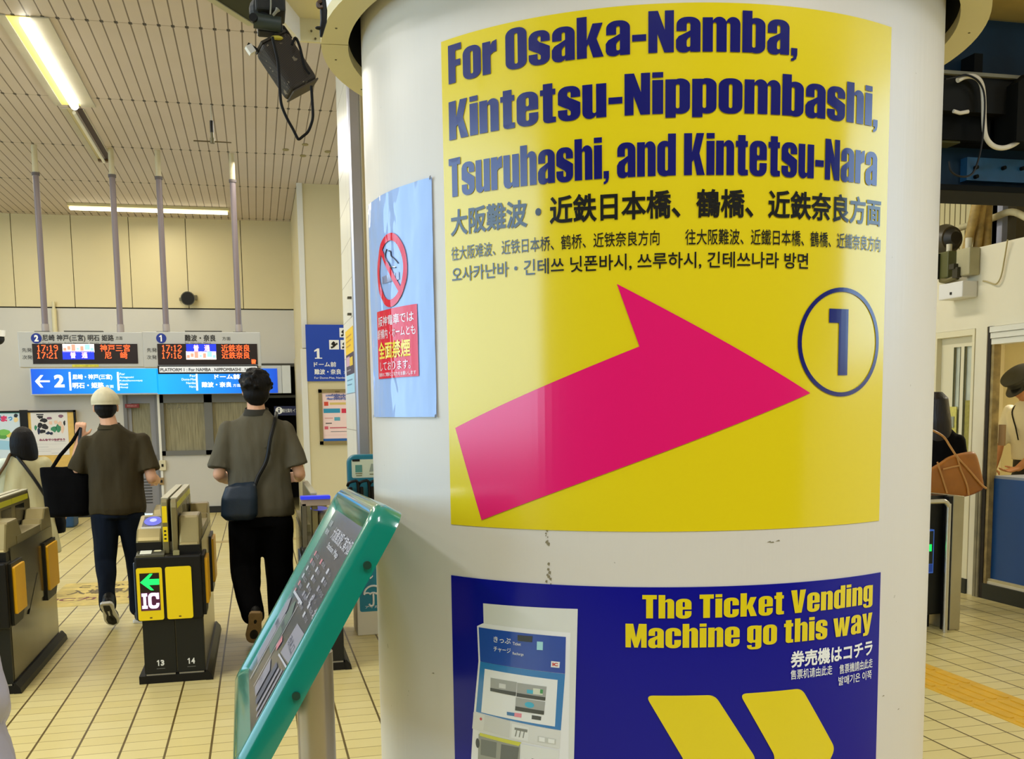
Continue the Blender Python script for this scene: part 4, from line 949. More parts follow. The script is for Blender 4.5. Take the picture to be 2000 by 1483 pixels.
for y0, x0, x1 in ((862, 106, 128), (867, 70, 130), (873, 70, 95), (877, 70, 128), (881, 70, 100), (884.5, 101, 128)):
    bb = PN(x0, y0, x1, y0 + 1); flat('print_line', [(1, rect(*bb))], FP, .001, mat('print_grey', '#9d9da8', .5), p1_)
bb = PN(71, 809, 85, 811.5); flat('print_line', [(1, rect(*bb))], FP, .001, inks[0], p1_)
# festival poster (left)
b = PN(-20, 805, 49, 930)
p2_ = thing('paper_poster', ((b[0] + b[2]) / 2, YN, b[1]), 'pale blue festival poster with pink and blue lettering at left edge', 'poster')
MB().box((b[0], YN - .004, b[1]), (b[2], YN, b[3])).build('paper', mat('paper_blue', '#d5e6f4', .5), p2_)
text('lettering', 'あま', PN(-14, 810, 2, 823), FP, .002, mat('print_blue', '#2f8fd0', .5), p2_, bold=.06)
text('lettering', 'ま', PN(2, 812, 14, 824), FP, .002, mat('print_pink', '#e0356f', .5), p2_, bold=.07)
text('lettering', 'つ', PN(16.5, 814, 24, 822), FP, .002, mat('print_blue', '#2f8fd0', .5), p2_, bold=.08)
for cx, cy, w_, h_, c_ in ((31, 812, 4, 4, '#1a2233'), (31, 820, 4.5, 5, '#f2d9a0'), (8, 845, 12, 6, '#7cc35a'), (4, 852, 12, 6, '#5aa048'), (20, 850, 8, 5, '#e8d56a'), (10, 870, 20, 10, '#9ed0ee')):
    flat('print', [(1, pblob(cx, cy, w_, h_, 12, .15))], FP, .001 + .0004 * (cy % 3), mat('print' + c_, c_, .5), p2_)
bb = PN(0, 806, 48, 808); flat('print_line', [(1, rect(*bb))], FP, .001, mat('print_teal', '#3aa6a0', .5), p2_)

# things standing by the back wall behind the left gates
b = PB(62, 925, 100, 972, 14.5)
gs = thing('floor_standing_sign', (atY(80, 985, 14.5).x, 14.5, 0), 'white standing sign with green frame behind the left gate', 'sign')
X0 = b[0]; X1 = b[2]
MB().box((X0, 14.5, 0), (X0 + .03, 14.56, b[3])).box((X1 - .03, 14.5, 0), (X1, 14.56, b[3])).box((X0, 14.5, b[3] - .03), (X1, 14.56, b[3])).box((atY(74, 950, 14.5).x, 14.5, .1), (atY(77, 950, 14.5).x, 14.56, b[3])).build('green_frame', mat('frame_green', '#177a60', .4), gs)
MB().box((X0 + .03, 14.51, .30), (X1 - .03, 14.54, b[3] - .03)).build('panel', mat('panel_pale', '#dfe7ea', .45, var=.1, vscale=5), gs)
MB().box((X0, 14.4, 0), (X1, 14.7, .04)).build('foot', M_black, gs)
bxx = atY(85, 1010, 15.2)
o = MB().box((bxx.x - .14, 15.1, 0), (bxx.x + .16, 15.4, .36)).build('carton', mat('carton_brown', '#8f6b52', .6, var=.15)); tag(o, 'brown box on the floor by the back wall, left of the black tote bag', 'box')
o = MB().box((bxx.x + .20, 15.0, 0), (bxx.x + .42, 15.4, .34)).build('bin', mat('bin_blue', '#27507a', .5), bevel=.03); tag(o, 'small blue bin beside the brown box at the back wall', 'bin')
# switch boxes on the wall beside the window
for (x, y, w_, h_, l_) in ((318, 909, 6, 10, 'upper small cream switch box under the window edge'), (316, 940, 4, 7, 'lower small brown switch box under the window edge')):
    b = PB(x - w_, y - h_, x + w_, y + h_, YW)
    o = thing('switch_box', ((b[0] + b[2]) / 2, YW, b[1]), l_, 'switch box')
    MB().box((b[0], YW - .05, b[1]), (b[2], YW - .001, b[3])).build('cover', mat('switch_cream' if 'cream' in l_ else 'switch_brown', '#d8cfb0' if 'cream' in l_ else '#a08458', .5), o, bevel=.005)
    MB().box(((b[0] + b[2]) / 2 - .015, YW - .06, (b[1] + b[3]) / 2 - .02), ((b[0] + b[2]) / 2 + .015, YW - .05, (b[1] + b[3]) / 2 + .02)).build('switch', M_black, o)

# ------------------------------------------------------------------ signs on the column and tiled wall
YC = 13.735
def PC_(x0, y0, x1, y1): return PB(x0, y0, x1, y1, YC)
b = PC_(600, 635, 720, 745)
cs = thing('platform_sign', ((b[0] + b[2]) / 2, YC, b[1]), 'blue platform 1 sign high on the cream column', 'sign')
MB().box((b[0], YC - .02, b[1]), (b[2], YC + .003, b[3])).build('panel', mat('sign_blue_plate', '#0b3fae', .4), cs)
FC = frameXZ(YC - .02)
flat('numeral', [(1, one(*PC_(612, 681, 628, 701))), (1, rect(*PC_(615, 699, 629, 701)))], FC, .002, M_wtext, cs)
text('lettering', 'ドーム前', PC_(613, 707, 656, 717), FC, .002, M_wtext, cs, bold=.02)
text('lettering', '難波・奈良', PC_(614, 721, 666, 732), FC, .002, M_wtext, cs, bold=.02); text('lettering', '方面', PC_(671, 725, 684, 731), FC, .002, M_wtext, cs)
text('lettering', 'For Dome-Mae, Namba, Nara', PC_(614, 736, 690, 741), FC, .002, M_wtext, cs)
for x0, y0 in ((643, 664.5), (665, 664.5), (663, 641)):
    bb = PC_(x0, y0, x0 + 18.5, y0 + 18.5); ic = flat('pictogram', [(1, rect(*bb))], FC, .002, M_wtext, cs)
    pt = lambda x, y: (lambda v: (v.x, v.z))(atY(x0 + x, y0 + y, YC))
    mbx = MB()
    def stroke(P, wd=.012):
        for (p, q_) in zip(P, P[1:]):
            p, q_ = Vector(pt(*p)), Vector(pt(*q_)); d = (q_ - p).normalized() * wd; nrm = Vector((-d.y, d.x))
            mbx.add([FC(*(p - nrm), .004), FC(*(q_ - nrm), .004), FC(*(q_ + nrm), .004), FC(*(p + nrm), .004)], [(0, 1, 2, 3)])
    stroke([(3, 15), (7, 14), (13, 8), (16, 7)]); stroke([(8, 11), (8, 6), (10, 4)], .016); stroke([(4, 9), (7, 5)], .008)
    mbx.build('pictogram_figure', M_ktext, ic)
# framed paper notice
b = PC_(625, 760, 720, 869)
fn_ = thing('framed_notice', ((b[0] + b[2]) / 2, YC, b[1]), 'steel framed pink timetable notice below the blue platform sign', 'notice')
f_ = MB(); k = .045
f_.box((b[0], YC - .03, b[1]), (b[0] + k, YC + .003, b[3])).box((b[2] - k, YC - .03, b[1]), (b[2], YC + .003, b[3])).box((b[0], YC - .03, b[3] - k), (b[2], YC + .003, b[3])).box((b[0], YC - .03, b[1]), (b[2], YC + .003, b[1] + k))
f_.build('frame', mat('frame_bronze', '#9c8c63', .35, metal=.6), fn_)
MB().box((b[0] + k, YC - .012, b[1] + k), (b[2] - k, YC + .003, b[3] - k)).build('paper', mat('paper_pink', '#f0d2cd', .4), fn_)
FD = frameXZ(YC - .012)
for bx, c_ in (((632, 798, 664, 807), '#2a8fb4'), ((667, 798, 690, 807), '#d22c4a'), ((633, 785, 641, 793), '#d2472c'), ((644, 786, 690, 791), '#d9bd6a'), ((631, 856, 690, 862), '#1d5fa8'), ((636, 771, 690, 775), '#8f96c8'), ((638, 777, 690, 781), '#8f96c8'), ((653, 815, 664, 822), '#5aa3b8'), ((636, 826, 648, 828), '#444'), ((634, 833, 641, 839), '#d25a6a'), ((644, 834, 690, 837), '#c75a66'), ((646, 842, 690, 844), '#777'), ((633, 849, 690, 850.5), '#d8a6a4'), ((634, 816, 650, 818), '#d59a94')):
    c_ = c_ if len(c_) == 7 else '#' + ''.join(h * 2 for h in c_[1:])
    flat('print', [(1, rect(*PC_(*bx)))], FD, .002, mat('print' + c_, c_, .5), fn_)
text('lettering', 'ご案内', PC_(640, 769, 676, 782), FD, .004, mat('print_indigo', '#5a5f9c', .5), fn_, bold=.02)
flat('print', [(1, rect(*PC_(654, 763.5, 663, 767)))], frameXZ(YC - .03), .002, mat('latch_brown', '#6d5a34', .5), fn_)

# stickers on the tiled wall side (plane X = TX)
FT = frameYZ(TX)
def sticker(label, yz, col, lines, name='wall_sticker'):
    (ya, yb), (za, zb) = yz
    t = thing(name, (TX, (ya + yb) / 2, za), label, 'sticker')
    MB().box((TX - .003, ya, za), (TX - .0005, yb, zb)).build('sheet', mat('sticker' + col, col, .5), t)
    for (fy, fz, fw, fh, c_) in lines:
        y0 = yb - (yb - ya) * fy; z0 = zb - (zb - za) * fz
        flat('print', [(1, rect(y0 - (yb - ya) * fw, z0 - (zb - za) * fh, y0, z0))], FT, .004, mat('print' + c_, c_, .5), t)
    return t
def tz(px, py): v = atX(px, py, TX); return v
za = tz(685, 690).z
sticker('yellow sticker on the tiled wall side, topmost of three', ((8.26, 8.95), (tz(685, 690).z, tz(685, 640).z)), '#f0c61a', [(.1, .25, .7, .06, '#c8902a'), (.1, .45, .7, .06, '#c8902a'), (.1, .65, .6, .06, '#c8902a')])
sticker('black and purple sticker with yellow arrow on the tiled wall side', ((8.26, 8.95), (tz(685, 732).z, tz(685, 690).z)), '#3a3142', [(.05, .12, .45, .45, '#c9a6bc'), (.5, .2, .4, .4, '#e6c21e'), (.1, .75, .5, .05, '#9b98a0')])
sticker('pale blue sticker on the tiled wall side, lowest of three', ((8.26, 8.95), (tz(685, 768).z, tz(685, 732).z)), '#a8d6ea', [(.1, .25, .7, .07, '#6d98b4'), (.1, .5, .6, .07, '#6d98b4')])
hk = MB()
for y in (582, 614):
    p = tz(686, y); hk.box((TX - .03, p.y - .03, p.z - .008), (TX - .0005, p.y + .03, p.z + .008))
    o = hk.build('wall_hook', mat('hook_dark', '#4a4434', .5)); hk = MB()
    tag(o, ('upper' if y == 582 else 'lower') + ' small dark hook on the tiled wall side', 'hook')

# ================================================================== TICKET GATES
M_rail = mat('gate_rail_cream', '#b9b49a', .4, metal=.3)
M_pad = mat('gate_pad_amber', '#f5b800', .45)
M_strip = mat('gate_strip_lime', '#d8d21e', .45)
M_deck = mat('gate_deck', '#94885c', .36, metal=.5, var=.1)
M_body = mat('gate_side_steel', '#6b675a', .2, metal=.9, var=.45, vscale=2.2)
M_glass_blue = mat('reader_blue', '#1430c8', .3, emit=.35); M_glass_pale = mat('reader_pale', '#9aa4f0', .3, emit=.5)
def fYZ(x): return lambda u, v, d=0: Vector((x + d, u, v))
def gate(label, x0, x1, yf=6.06, yb=7.42, numbers=None, lanes=2):
    t = thing('ticket_gate', ((x0 + x1) / 2, yf, 0), label, 'ticket gate', 'ticket gates')
    mid = x0 + (x1 - x0) * .435 if lanes == 2 else x1
    # plinth
    pr = MB().box((x0 - .02, yf - .015, 0), (x1 + .0, yb + .02, .045)).prism([(x1, 0), (x1 + .040, 0), (x1 + .034, .03), (x1 + .010, .06), (x1, .06)], lambda u, v, d: Vector((u, d, v)), yf - .02, yb + .05)
    pr.build('plinth', M_black, t)
    # lower case
    MB().box((x0 + .015, yf + .03, .04), (x1, yb - .02, .40)).build('lower_body', M_body, t)
    MB().prism([(yf + .10, .39), (yb, .39), (yb, .60), (yb - .10, .80), (yf + .10, .80)], lambda u, v, d: Vector((d, u, v)), x0 + .005, x1 + .005).build('upper_body', M_body, t)
    MB().prism([(yf + .45, .36), (yf + .455, .36), (yf + .76, .56), (yf + .755, .565)], lambda u, v, d: Vector((d, u, v)), x1 - .01, x1 + .0065).build('body_seam', M_black, t)
    cols = [(x0 + .012, (x0 + x1) / 2 + .012), ((x0 + x1) / 2 + .018, x1 - .003)] if lanes == 2 else [(x0 + .012, x1 - .003)]
    for k, (a, b) in enumerate(cols):
        lp = MB().box((a, yf, .055), (b, yf + .04, .375)).build('lower_panel', M_gdark, t)
        MB().box((a + .008, yf - .006, .028), (b - .006, yf + .03, .052)).build('kick_strip', mat('kick_grey', '#a39c86', .4, metal=.4), t)
        if numbers:
            c = (a + b) / 2
            Fn = frameXZ(yf); M_nw = mat('number_white', '#e4e4e0', .5); flat('lane_numeral', [(1, one(c - .022, .098, c - .001, .132))], Fn, .0015, M_nw, lp); text('lane_numeral', numbers[k][1], (c + .001, .098, c + .021, .132), Fn, .0015, M_nw, lp, bold=.05)
            flat('lane_caption', [(1, rect(c - .022, .080, c + .024, .0835))], frameXZ(yf), .0015, mat('caption_dim', '#6a6a66', .5), lp)
    # upper front head
    MB().box((x0 - .012, yf - .03, .365), (x1 + .004, yf + .14, .735)).build('front_head', M_black, t, bevel=.012)
    MB().box((x0 - .020, yf - .01, .37), (x0 - .010, yf + .30, .70)).build('side_guard', mat('guard_bluegrey', '#4f5c70', .4, metal=.4), t, bevel=.004)
    if lanes == 2: sp = [(x0 - .003, x0 + .135), (x0 + .152, x0 + .293)]
    else: sp = [(x0 + .02, x0 + .2)]
    FG = frameXZ(yf - .031)
    for k, (a, b) in enumerate(sp):
        yp_ = MB().prism(rrect(a, .372, b, .672, .012), lambda u, v, d: Vector((u, yf - .031 - d, v)), 0, .006).build('yellow_panel', M_gyel, t)
        FY = frameXZ(yf - .037)
        flat('keyhole', [(1, rrect((a + b) / 2 - .008, .383, (a + b) / 2 + .006, .390, .003))], FY, .001, mat('keyhole_brown', '#5a3b10', .5), yp_)
        if k == 0:
            dz0, dz1 = .428, .642; da, db = a + .017, b - .016
            flat('display', [(1, rect(da, dz0, db, dz1))], FY, .001, M_scr, yp_)
            mz = (dz0 + dz1) / 2 + .005
            flat('display_lower_field', [(1, rect(da, dz0, db, mz - .008))], FY, .0015, mat('led_field_purple', '#4a1038', .4, emit=.25), yp_)
            w_ = db - da; cz_ = mz + (dz1 - mz) / 2; h_ = (dz1 - mz) * .46
            flat('green_arrow', [(1, [(da + .002, cz_), (da + w_ * .52, cz_ + h_), (da + w_ * .68, cz_ + h_), (da + w_ * .46, cz_ + h_ * .36), (db - .001, cz_ + h_ * .36), (db - .001, cz_ - h_ * .36), (da + w_ * .46, cz_ - h_ * .36), (da + w_ * .70, cz_ - h_), (da + w_ * .54, cz_ - h_)])], FY, .002, mat('led_green', '#10f060', .5, emit=1.0), yp_)
            z0, z1 = dz0 + .012, mz - .012; M_ic = mat('led_violet_white', '#f6d8ff', .5, emit=1.0); e = .012
            x_ = da + .006
            flat('letter_i', [(1, rect(x_, z1 - .018, x_ + .030, z1)), (1, rect(x_, z0, x_ + .030, z0 + .018)), (1, rect(x_ + .008, z0, x_ + .023, z1))], FY, .002, M_ic, yp_)
            x_ = da + .040; W2 = db - .006 - x_
            flat('letter_c', [(1, rrect(x_, z0 - .001, x_ + W2, z1 + .001, .022, .026)), (-1, rrect(x_ + .018, z0 + .017, x_ + W2 - .016, z1 - .017, .010)), (-1, rect(x_ + W2 - .022, z0 + .030, x_ + W2 + .01, z1 - .034)), (1, rect(x_ + W2 - .012, z1 - .036, x_ + W2, z1))], FY, .002, M_ic, yp_)
    # left lane: lower ledge with card, hood and card reader
    if lanes == 2:
        MB().prism([(yf - .03, .73), (yf - .03, .742), (yf + .10, .768), (yf + .14, .768), (yf + .14, .73)], lambda u, v, d: Vector((d, u, v)), x0, mid).build('front_ledge', mat('ledge_olive', '#4b4a3a', .4), t)
        sl = lambda u, v, d=0: Vector((u, yf - .03 + v * .13, .742 + v * .026 + d + .001))
        flat('ledge_card', [(1, rect(x0 + .018, .15, x0 + .08, .85))], sl, .001, mat('card_white', '#e8ead8', .5), t)
        flat('ledge_sticker', [(1, rrect(x0 + .09, .42, x0 + .132, .62, .01, .1)), (1, rrect(x0 + .09, .68, x0 + .135, .90, .01, .1))], sl, .001, mat('card_ivory', '#e6dfb0', .5), t)
        MB().prism([(yf + .06, .735), (yf + .06, .815), (yf + .075, .832), (yf + .125, .876), (yf + .36, .930), (yf + .40, .93), (yf + .46, .80), (yf + .46, .735)], lambda u, v, d: Vector((d, u, v)), x0 - .006, mid - .016).build('reader_hood', M_deck, t, bevel=.012)
        MB().box((x0 - .004, yf + .05, .74), (mid - .016, yf + .065, .805)).build('hood_skirt', M_black, t)
        tp_ = lambda u, v, d=0: Vector((u, yf + .140 + v * .20, .8800 + v * .0460 + d))
        rd = flat('card_reader', [(1, rect(x0 + .02, 0, mid - .022, 1))], tp_, .0015, mat('reader_black', '#0d1440', .25), t)
        flat('reader_ring', [(1, circle((x0 + mid) / 2, .55, .050, 28, .40))], tp_, .003, M_glass_blue, rd)
        flat('reader_core', [(1, circle((x0 + mid) / 2, .6, .020, 20, .16))], tp_, .0045, M_glass_pale, rd)
        MB().box((x0 + .018, yf + .126, .874), (mid - .022, yf + .138, .886)).build('reader_lip', M_white, rd)
    # divider fence plates
    zt = 1.045
    fx = [(mid - .012, mid + .024), (mid + .040, mid + .074)] if lanes == 2 else [(x0 + .06, x0 + .095)]
    for k, (a, b) in enumerate(fx):
        pl_ = MB().prism([(yf + .05, .735), (yf + .05, 1.0), (yf + .058, 1.03), (yf + .085, zt), (yb - .10, zt), (yb - .06, .98), (yb - .06, .735)], lambda u, v, d: Vector((d, u, v)), a, b).build('divider_plate', M_bronze if k else mat('divider_olive', '#7d744c', .4, metal=.4), t, bevel=.006)
        MB().box((a - .001, yf + .10, zt), (b + .001, yb - .10, zt + .008)).build('divider_rail', M_rail, pl_)
        if k == len(fx) - 1:
            for y0, y1 in ((yf + .10, yf + .42), (yf + .43, yf + .78), (yf + .79, yb - .12)):
                MB().box((b, y0, .992), (b + .0015, y1, 1.026)).build('yellow_strip', M_strip, pl_)
            for j in range(3): MB().prism([(yf + .15 + .36 * j, .80), (yf + .40 + .36 * j, .80), (yf + .40 + .36 * j, .975), (yf + .15 + .36 * j, .975)], lambda u, v, d: Vector((d, u, v)), b - .001, b + .0012).build('smoked_panel', mat('smoked_panel', '#26261f', .2), pl_)
        if k == 0 and lanes == 2:
            FF = frameXZ(yf + .049)
            for z0, z1 in ((.915, 1.01), (.805, .892)):
                ys = flat('lane_sticker', [(1, rect(a + .006, z0, b - .004, z1))], FF, .001, M_gyel, pl_)
            flat('lane_sticker_marks', [(1, rect(a + .012, .818 + i * .022, b - .012, .828 + i * .022)) for i in range(3)], FF, .002, M_ktext, pl_)
    # right lane: inclined steel flap, deck, far hood
    r0 = mid + .078 if lanes == 2 else x0 + .10
    MB().prism([(yf + .03, .735), (yf + .03, .79), (yf + .045, .800), (yf + .10, .935), (yf + .125, .945), (yf + .36, .945), (yf + .46, .845), (yf + .46, .735)], lambda u, v, d: Vector((d, u, v)), r0, x1 - .004).build('ticket_hood', M_deck, t, bevel=.012)
    MB().box((r0, yf + .02, .735), (x1 - .002, yf + .10, .785)).build('hood_skirt', M_black, t)
    MB().box((r0 - .03, yf - .02, .735), (r0 + .004, yf + .12, .755)).build('ticket_slot', mat('slot_olive', '#8f8a60', .4), t)
    MB().box((x0 + .01, yf + .3, .735), (x1, yb - .08, .845)).build('deck', M_bronze, t)
    MB().prism([(yb - .40, .84), (yb - .36, .872), (yb - .30, .872), (yb - .24, .93), (yb - .10, .93), (yb - .04, .80), (yb - .04, .735), (yb - .40, .735)], lambda u, v, d: Vector((d, u, v)), r0, x1 + .002).build('far_hood', M_deck, t, bevel=.01)
    if lanes == 2:
        MB().prism([(yb - .40, .84), (yb - .30, .90), (yb - .10, .92), (yb - .04, .80), (yb - .04, .735), (yb - .40, .735)], lambda u, v, d: Vector((d, u, v)), x0 - .002, mid - .016).build('far_hood', M_deck, t, bevel=.01)
    for y0, y1, z0, z1 in ((yf + .05, yf + .30, .435, .70), (yb - .38, yb - .06, .41, .70)):
        hp = MB().prism([(y0 - .02, z0 - .06), (y1 - .06, z0 - .06), (y1 + .015, z0 + .01), (y1 + .015, z1 + .02), (y0 - .02, z1 + .02)], lambda u, v, d: Vector((x1 + d, u, v)), .0, .018).build('pad_housing', M_gdark, t)
        MB().prism(rrect(y0, z0, y1, z1, .012), lambda u, v, d: Vector((x1 + .017 + d, u, v)), 0, .016).build('side_pad', M_pad, hp, bevel=.003)
    return t
gate('ticket gate with green arrow, glowing IC and lane numbers 13 and 14', -.690, -.345, numbers=('13', '14'))
gate('ticket gate cut off by the left photo edge, seen from its right side', -1.712, -1.367)
g3 = gate('narrow ticket gate with blue light bar behind the green map board', .232, .452, lanes=1)
def g3p(mb, name, m_, bevel=0): return mb.build(name, m_, g3, bevel=bevel)
g3p(MB().box((.232, 6.10, 1.02), (.262, 6.16, 1.04)).box((.232, 6.08, .73), (.262, 6.2, 1.0)), 'left_column', M_body, .004)
lb = g3p(MB().box((.228, 6.06, 1.022), (.40, 6.14, 1.042)), 'blue_light_bar', mat('light_bar_blue', '#2634d8', .3, emit=.5), .004)
g3p(MB().box((.232, 6.08, .985), (.40, 6.14, 1.022)), 'light_bar_base', mat('bar_base', '#a08e7c', .4))
rd3 = flat('card_reader', [(1, circle(.335, .45, .05, 26, .35))], lambda u, v, d=0: Vector((u, 6.06 + v * .2, .935 + v * .02 + d)), .018, M_glass_blue, g3)

# gate end by the right wall, partly behind the pillar
rg = thing('ticket_gate', (4.3, 5.9, 0), 'ticket gate with steel end post and green arrow, right of the pillar', 'ticket gate', 'ticket gates')
MB().box((3.75, 5.97, .10), (4.50, 6.16, .86)).build('body', M_gdark, rg, bevel=.01)
MB().box((3.75, 5.965, .86), (4.50, 6.16, .915)).build('top_cover', mat('gate_top_black', '#1a1a17', .3), rg)
MB().box((3.80, 6.05, 0), (4.44, 6.14, .10)).build('plinth', M_black, rg)
MB().prism([(4.490, 0), (4.570, 0), (4.575, .91), (4.49, .918)], lambda u, v, d: Vector((u, d, v)), 5.90, 6.17).build('end_post', mat('end_post_steel', '#b3aa8c', .35, metal=.7, var=.12), rg, bevel=.004)
MB().box((4.46, 5.905, 0), (4.490, 5.96, .91)).build('post_edge', M_black, rg)
rl = []
for i in range(9):
    a = math.radians(90 * i / 8); rl.append((4.375 + .05 * math.sin(a), 5.86, .835 + .05 * math.cos(a)))
MB().tube([(3.95, 5.86, .885), (4.30, 5.86, .885)] + rl + [(4.425, 5.86, .4), (4.425, 5.86, .0)], .016, 12).build('guard_rail', mat('rail_steel', '#c7c3b6', .25, metal=.8), rg, smooth=True)
MB().box((4.0, 5.93, .395), (4.372, 5.968, .69)).build('display_frame', mat('display_frame_blue', '#3f6fd8', .4, emit=.15), rg)
MB().box((4.01, 5.925, .46), (4.362, 5.931, .68)).build('display', mat('display_dark', '#0d1a14', .3), rg)
MB().box((4.01, 5.925, .405), (4.362, 5.931, .455)).build('display_field', mat('display_field_blue', '#16409c', .4, emit=.2), rg)
flat('green_arrow', [(1, [(4.08, .565), (4.20, .64), (4.26, .64), (4.215, .592), (4.350, .592), (4.350, .545), (4.215, .545), (4.26, .49), (4.20, .49)])], frameXZ(5.925), .002, mat('led_green', '#10f060', .5, emit=1.0), rg)

# ================================================================== GREEN MAP BOARD ON ITS POST
YN_ = 1.5
Nn = Vector((.110 * YN_, YN_, CAM_H - .0903 * YN_)); Ff = Vector((.104 * YN_, 1.40 * YN_, CAM_H - .1016 * YN_))
e_w = (Ff - Nn); BW = e_w.length; e_w.normalize()
e_d = (Vector((-.1487, 0, -.2532))); BL = .2950 * YN_; e_d = (e_d - e_w * e_d.dot(e_w)).normalized()        # down the slope
e_n = e_w.cross(e_d)
if e_n.x > 0: e_n = -e_n
TH = .043
def brd(u, v, d=0): return Nn + e_w * u + e_d * v + e_n * d                 # u across (away from camera), v down the slope, d off the face
gb = thing('map_board', (.30, 1.85, 0), 'tilted map board with rounded green frame on a steel post before the pillar', 'map board')
M_green = mat('green_gloss', '#00806a', .22, spec=.6, coat=.8, coatr=.08)
def slab(mb, P, d0, d1): return mb.prism(P, lambda u, v, d: brd(u, v, d), d0, d1)
fw = .042
outer = rrect(-.004, -.006, BW + .004, BL + .006, .035, n=8); inner = rrect(fw, fw, BW - fw, BL - fw, .004, n=8)
mb = MB(); n = len(outer)
prof = [(0.0, -TH), (0.0, -.016), (.006, -.005), (.017, .0), (.028, -.002), (1.0, -.012)]  # s along outer->inner, height
rings = []
for s, h in prof:
    f = 1.0 if s == 1.0 else None; R_ = []
    for (a, b), (c, d_) in zip(outer, inner):
        L = math.hypot(c - a, d_ - b); k = 1.0 if f else min(s / L, .9); R_.append(brd(a + (c - a) * k, b + (d_ - b) * k, h))
    rings.append(R_)
vs = [p for R_ in rings for p in R_]; K = len(rings)
fs = [(i * n + j, i * n + (j + 1) % n, (i + 1) * n + (j + 1) % n, (i + 1) * n + j) for i in range(K - 1) for j in range(n)]
fs.append(tuple(range(n - 1, -1, -1)))
mb.add(vs, fs); mb.build('frame', M_green, gb, smooth=True)
pnl = slab(MB(), rect(fw - .002, fw - .002, BW - fw + .002, BL - fw + .002), -.03, -.012).build('map_panel', mat('map_reflection_grey', '#4a4d58', .3, spec=.5, coat=.6, coatr=.15), gb)  # grey-violet reflection is put into the panel's base colour
M_mt = mat('map_lettering', '#b9b9c2', .4); M_mp = mat('map_pale', '#8f8c98', .4); M_mpk = mat('map_pink', '#c77a86', .4); M_mk = mat('map_dark_lines', '#55586a', .4); M_mg = mat('map_green', '#5c6f66', .4)
iw, ih = BW - 2 * fw, BL - 2 * fw
# map face: reader stands at the low side, so text rows run along u from far to near
def mapf(u, v, d=0): return brd(BW - fw - u * iw, fw + (1 - v) * ih, -.012 + d)    # u 0..1 left to right for the reader, v 0..1 bottom to top
def mtxt(s, bx, m_=M_mt, bold=.015): return text('lettering', s, bx, mapf, .0012, m_, pnl, bold=bold)
mtxt('大阪難波駅ご案内図', (.30, .86, .92, .93)); mtxt('Station Map', (.34, .805, .72, .845), bold=.02)
mtxt('凡例', (.06, .905, .15, .94)); mtxt('現在地', (.06, .86, .18, .89))
rr2 = random.Random(5)
for i in range(6):
    for j in range(3):
        u0 = .10 + j * .28; v0 = .73 - i * .045
        w_ = rr2.uniform(.10, .2)
        flat('legend_icon', [(1, rect(u0, v0, u0 + .045, v0 + .026))], mapf, .0012, (M_mt, M_mp, M_mpk)[0 if rr2.random() < .6 else (1 if rr2.random() < .7 else 2)], pnl)
        mtxt(('出口', '改札', 'トイレ', '階段', '電話', '売店', 'ホーム', '案内所', 'のりば')[(i * 3 + j) % 9], (u0 + .06, v0 + .002, u0 + .06 + w_ * .75, v0 + .024), M_mp, .01)
for P, m_, d_ in (([(.05, .10), (.20, .10), (.20, .42), (.12, .48), (.05, .44)], M_mp, .001), ([(.24, .22), (.40, .22), (.40, .44), (.30, .50), (.24, .46)], M_mg, .001), ([(.62, .30), (.92, .34), (.90, .48), (.64, .46)], M_mp, .001), ([(.46, .06), (.60, .06), (.60, .20), (.46, .22)], M_mp, .0012), ([(.64, .06), (.72, .06), (.72, .26), (.64, .26)], M_mk, .0012), ([(.76, .06), (.80, .06), (.80, .27), (.76, .27)], M_mp, .0012), ([(.84, .06), (.87, .06), (.87, .29), (.84, .29)], M_mp, .0012), ([(.90, .06), (.93, .06), (.93, .30), (.90, .30)], M_mp, .0012), ([(.43, .28), (.5, .27), (.52, .33), (.45, .34)], M_mpk, .0014), ([(.10, .5), (.5, .52), (.5, .535), (.1, .515)], M_mt, .0014), ([(.22, .02), (.235, .02), (.235, .4), (.22, .4)], M_mt, .0014), ([(.42, .05), (.43, .05), (.43, .5), (.42, .5)], M_mt, .0014), ([(.6, .28), (.94, .32), (.94, .33), (.6, .29)], M_mt, .0014)):
    flat('map_shape', [(1, P)], mapf, d_, m_, pnl)
for s, bx in (('改札口', (.66, .36, .86, .41)), ('1番のりば', (.07, .30, .18, .34)), ('2番のりば', (.26, .34, .38, .38)), ('西改札', (.46, .10, .58, .14)), ('北', (.86, .55, .92, .60)), ('A', (.52, .56, .56, .60)), ('B', (.64, .57, .68, .61))):
    mtxt(s, bx, M_mt if s in 'AB北' else M_mk, .02)
# bolts on the near edge
for v in (.085, .30):
    c = brd(-.006, v, -.030); 
    MB().cyl(c, c - e_w * .004, .0062, n=14).build('edge_bolt', mat('bolt_dark_green', '#0d3a2c', .4), gb, smooth=True)
pc = atY(617, 1400, 1.82); pc = Vector((pc.x, 1.82))
tcen = brd(BW / 2, BL * .52, -TH)
M_post = mat('post_steel', '#b7ab9c', .3, metal=.75, var=.1)
bq = brd(0, 0, -TH); ptop = min(bq.z - (e_n.x * (pc.x + sx - bq.x) + e_n.y * (pc.y - bq.y)) / e_n.z for sx in (-.034, .034)) - .002
mbp = MB().cyl((pc.x, pc.y, 0), (pc.x, pc.y, ptop), .0335, n=28)
mbp.build('post', M_post, gb, smooth=True)
MB().cyl((pc.x, pc.y, 0), (pc.x, pc.y, .012), .09, n=28).build('post_base', M_post, gb, smooth=True)
slab(MB(), rect(BW * .3, BL * .40, BW * .7, BL * .70), -TH - .012, -TH).build('mounting_plate', M_post, gb)

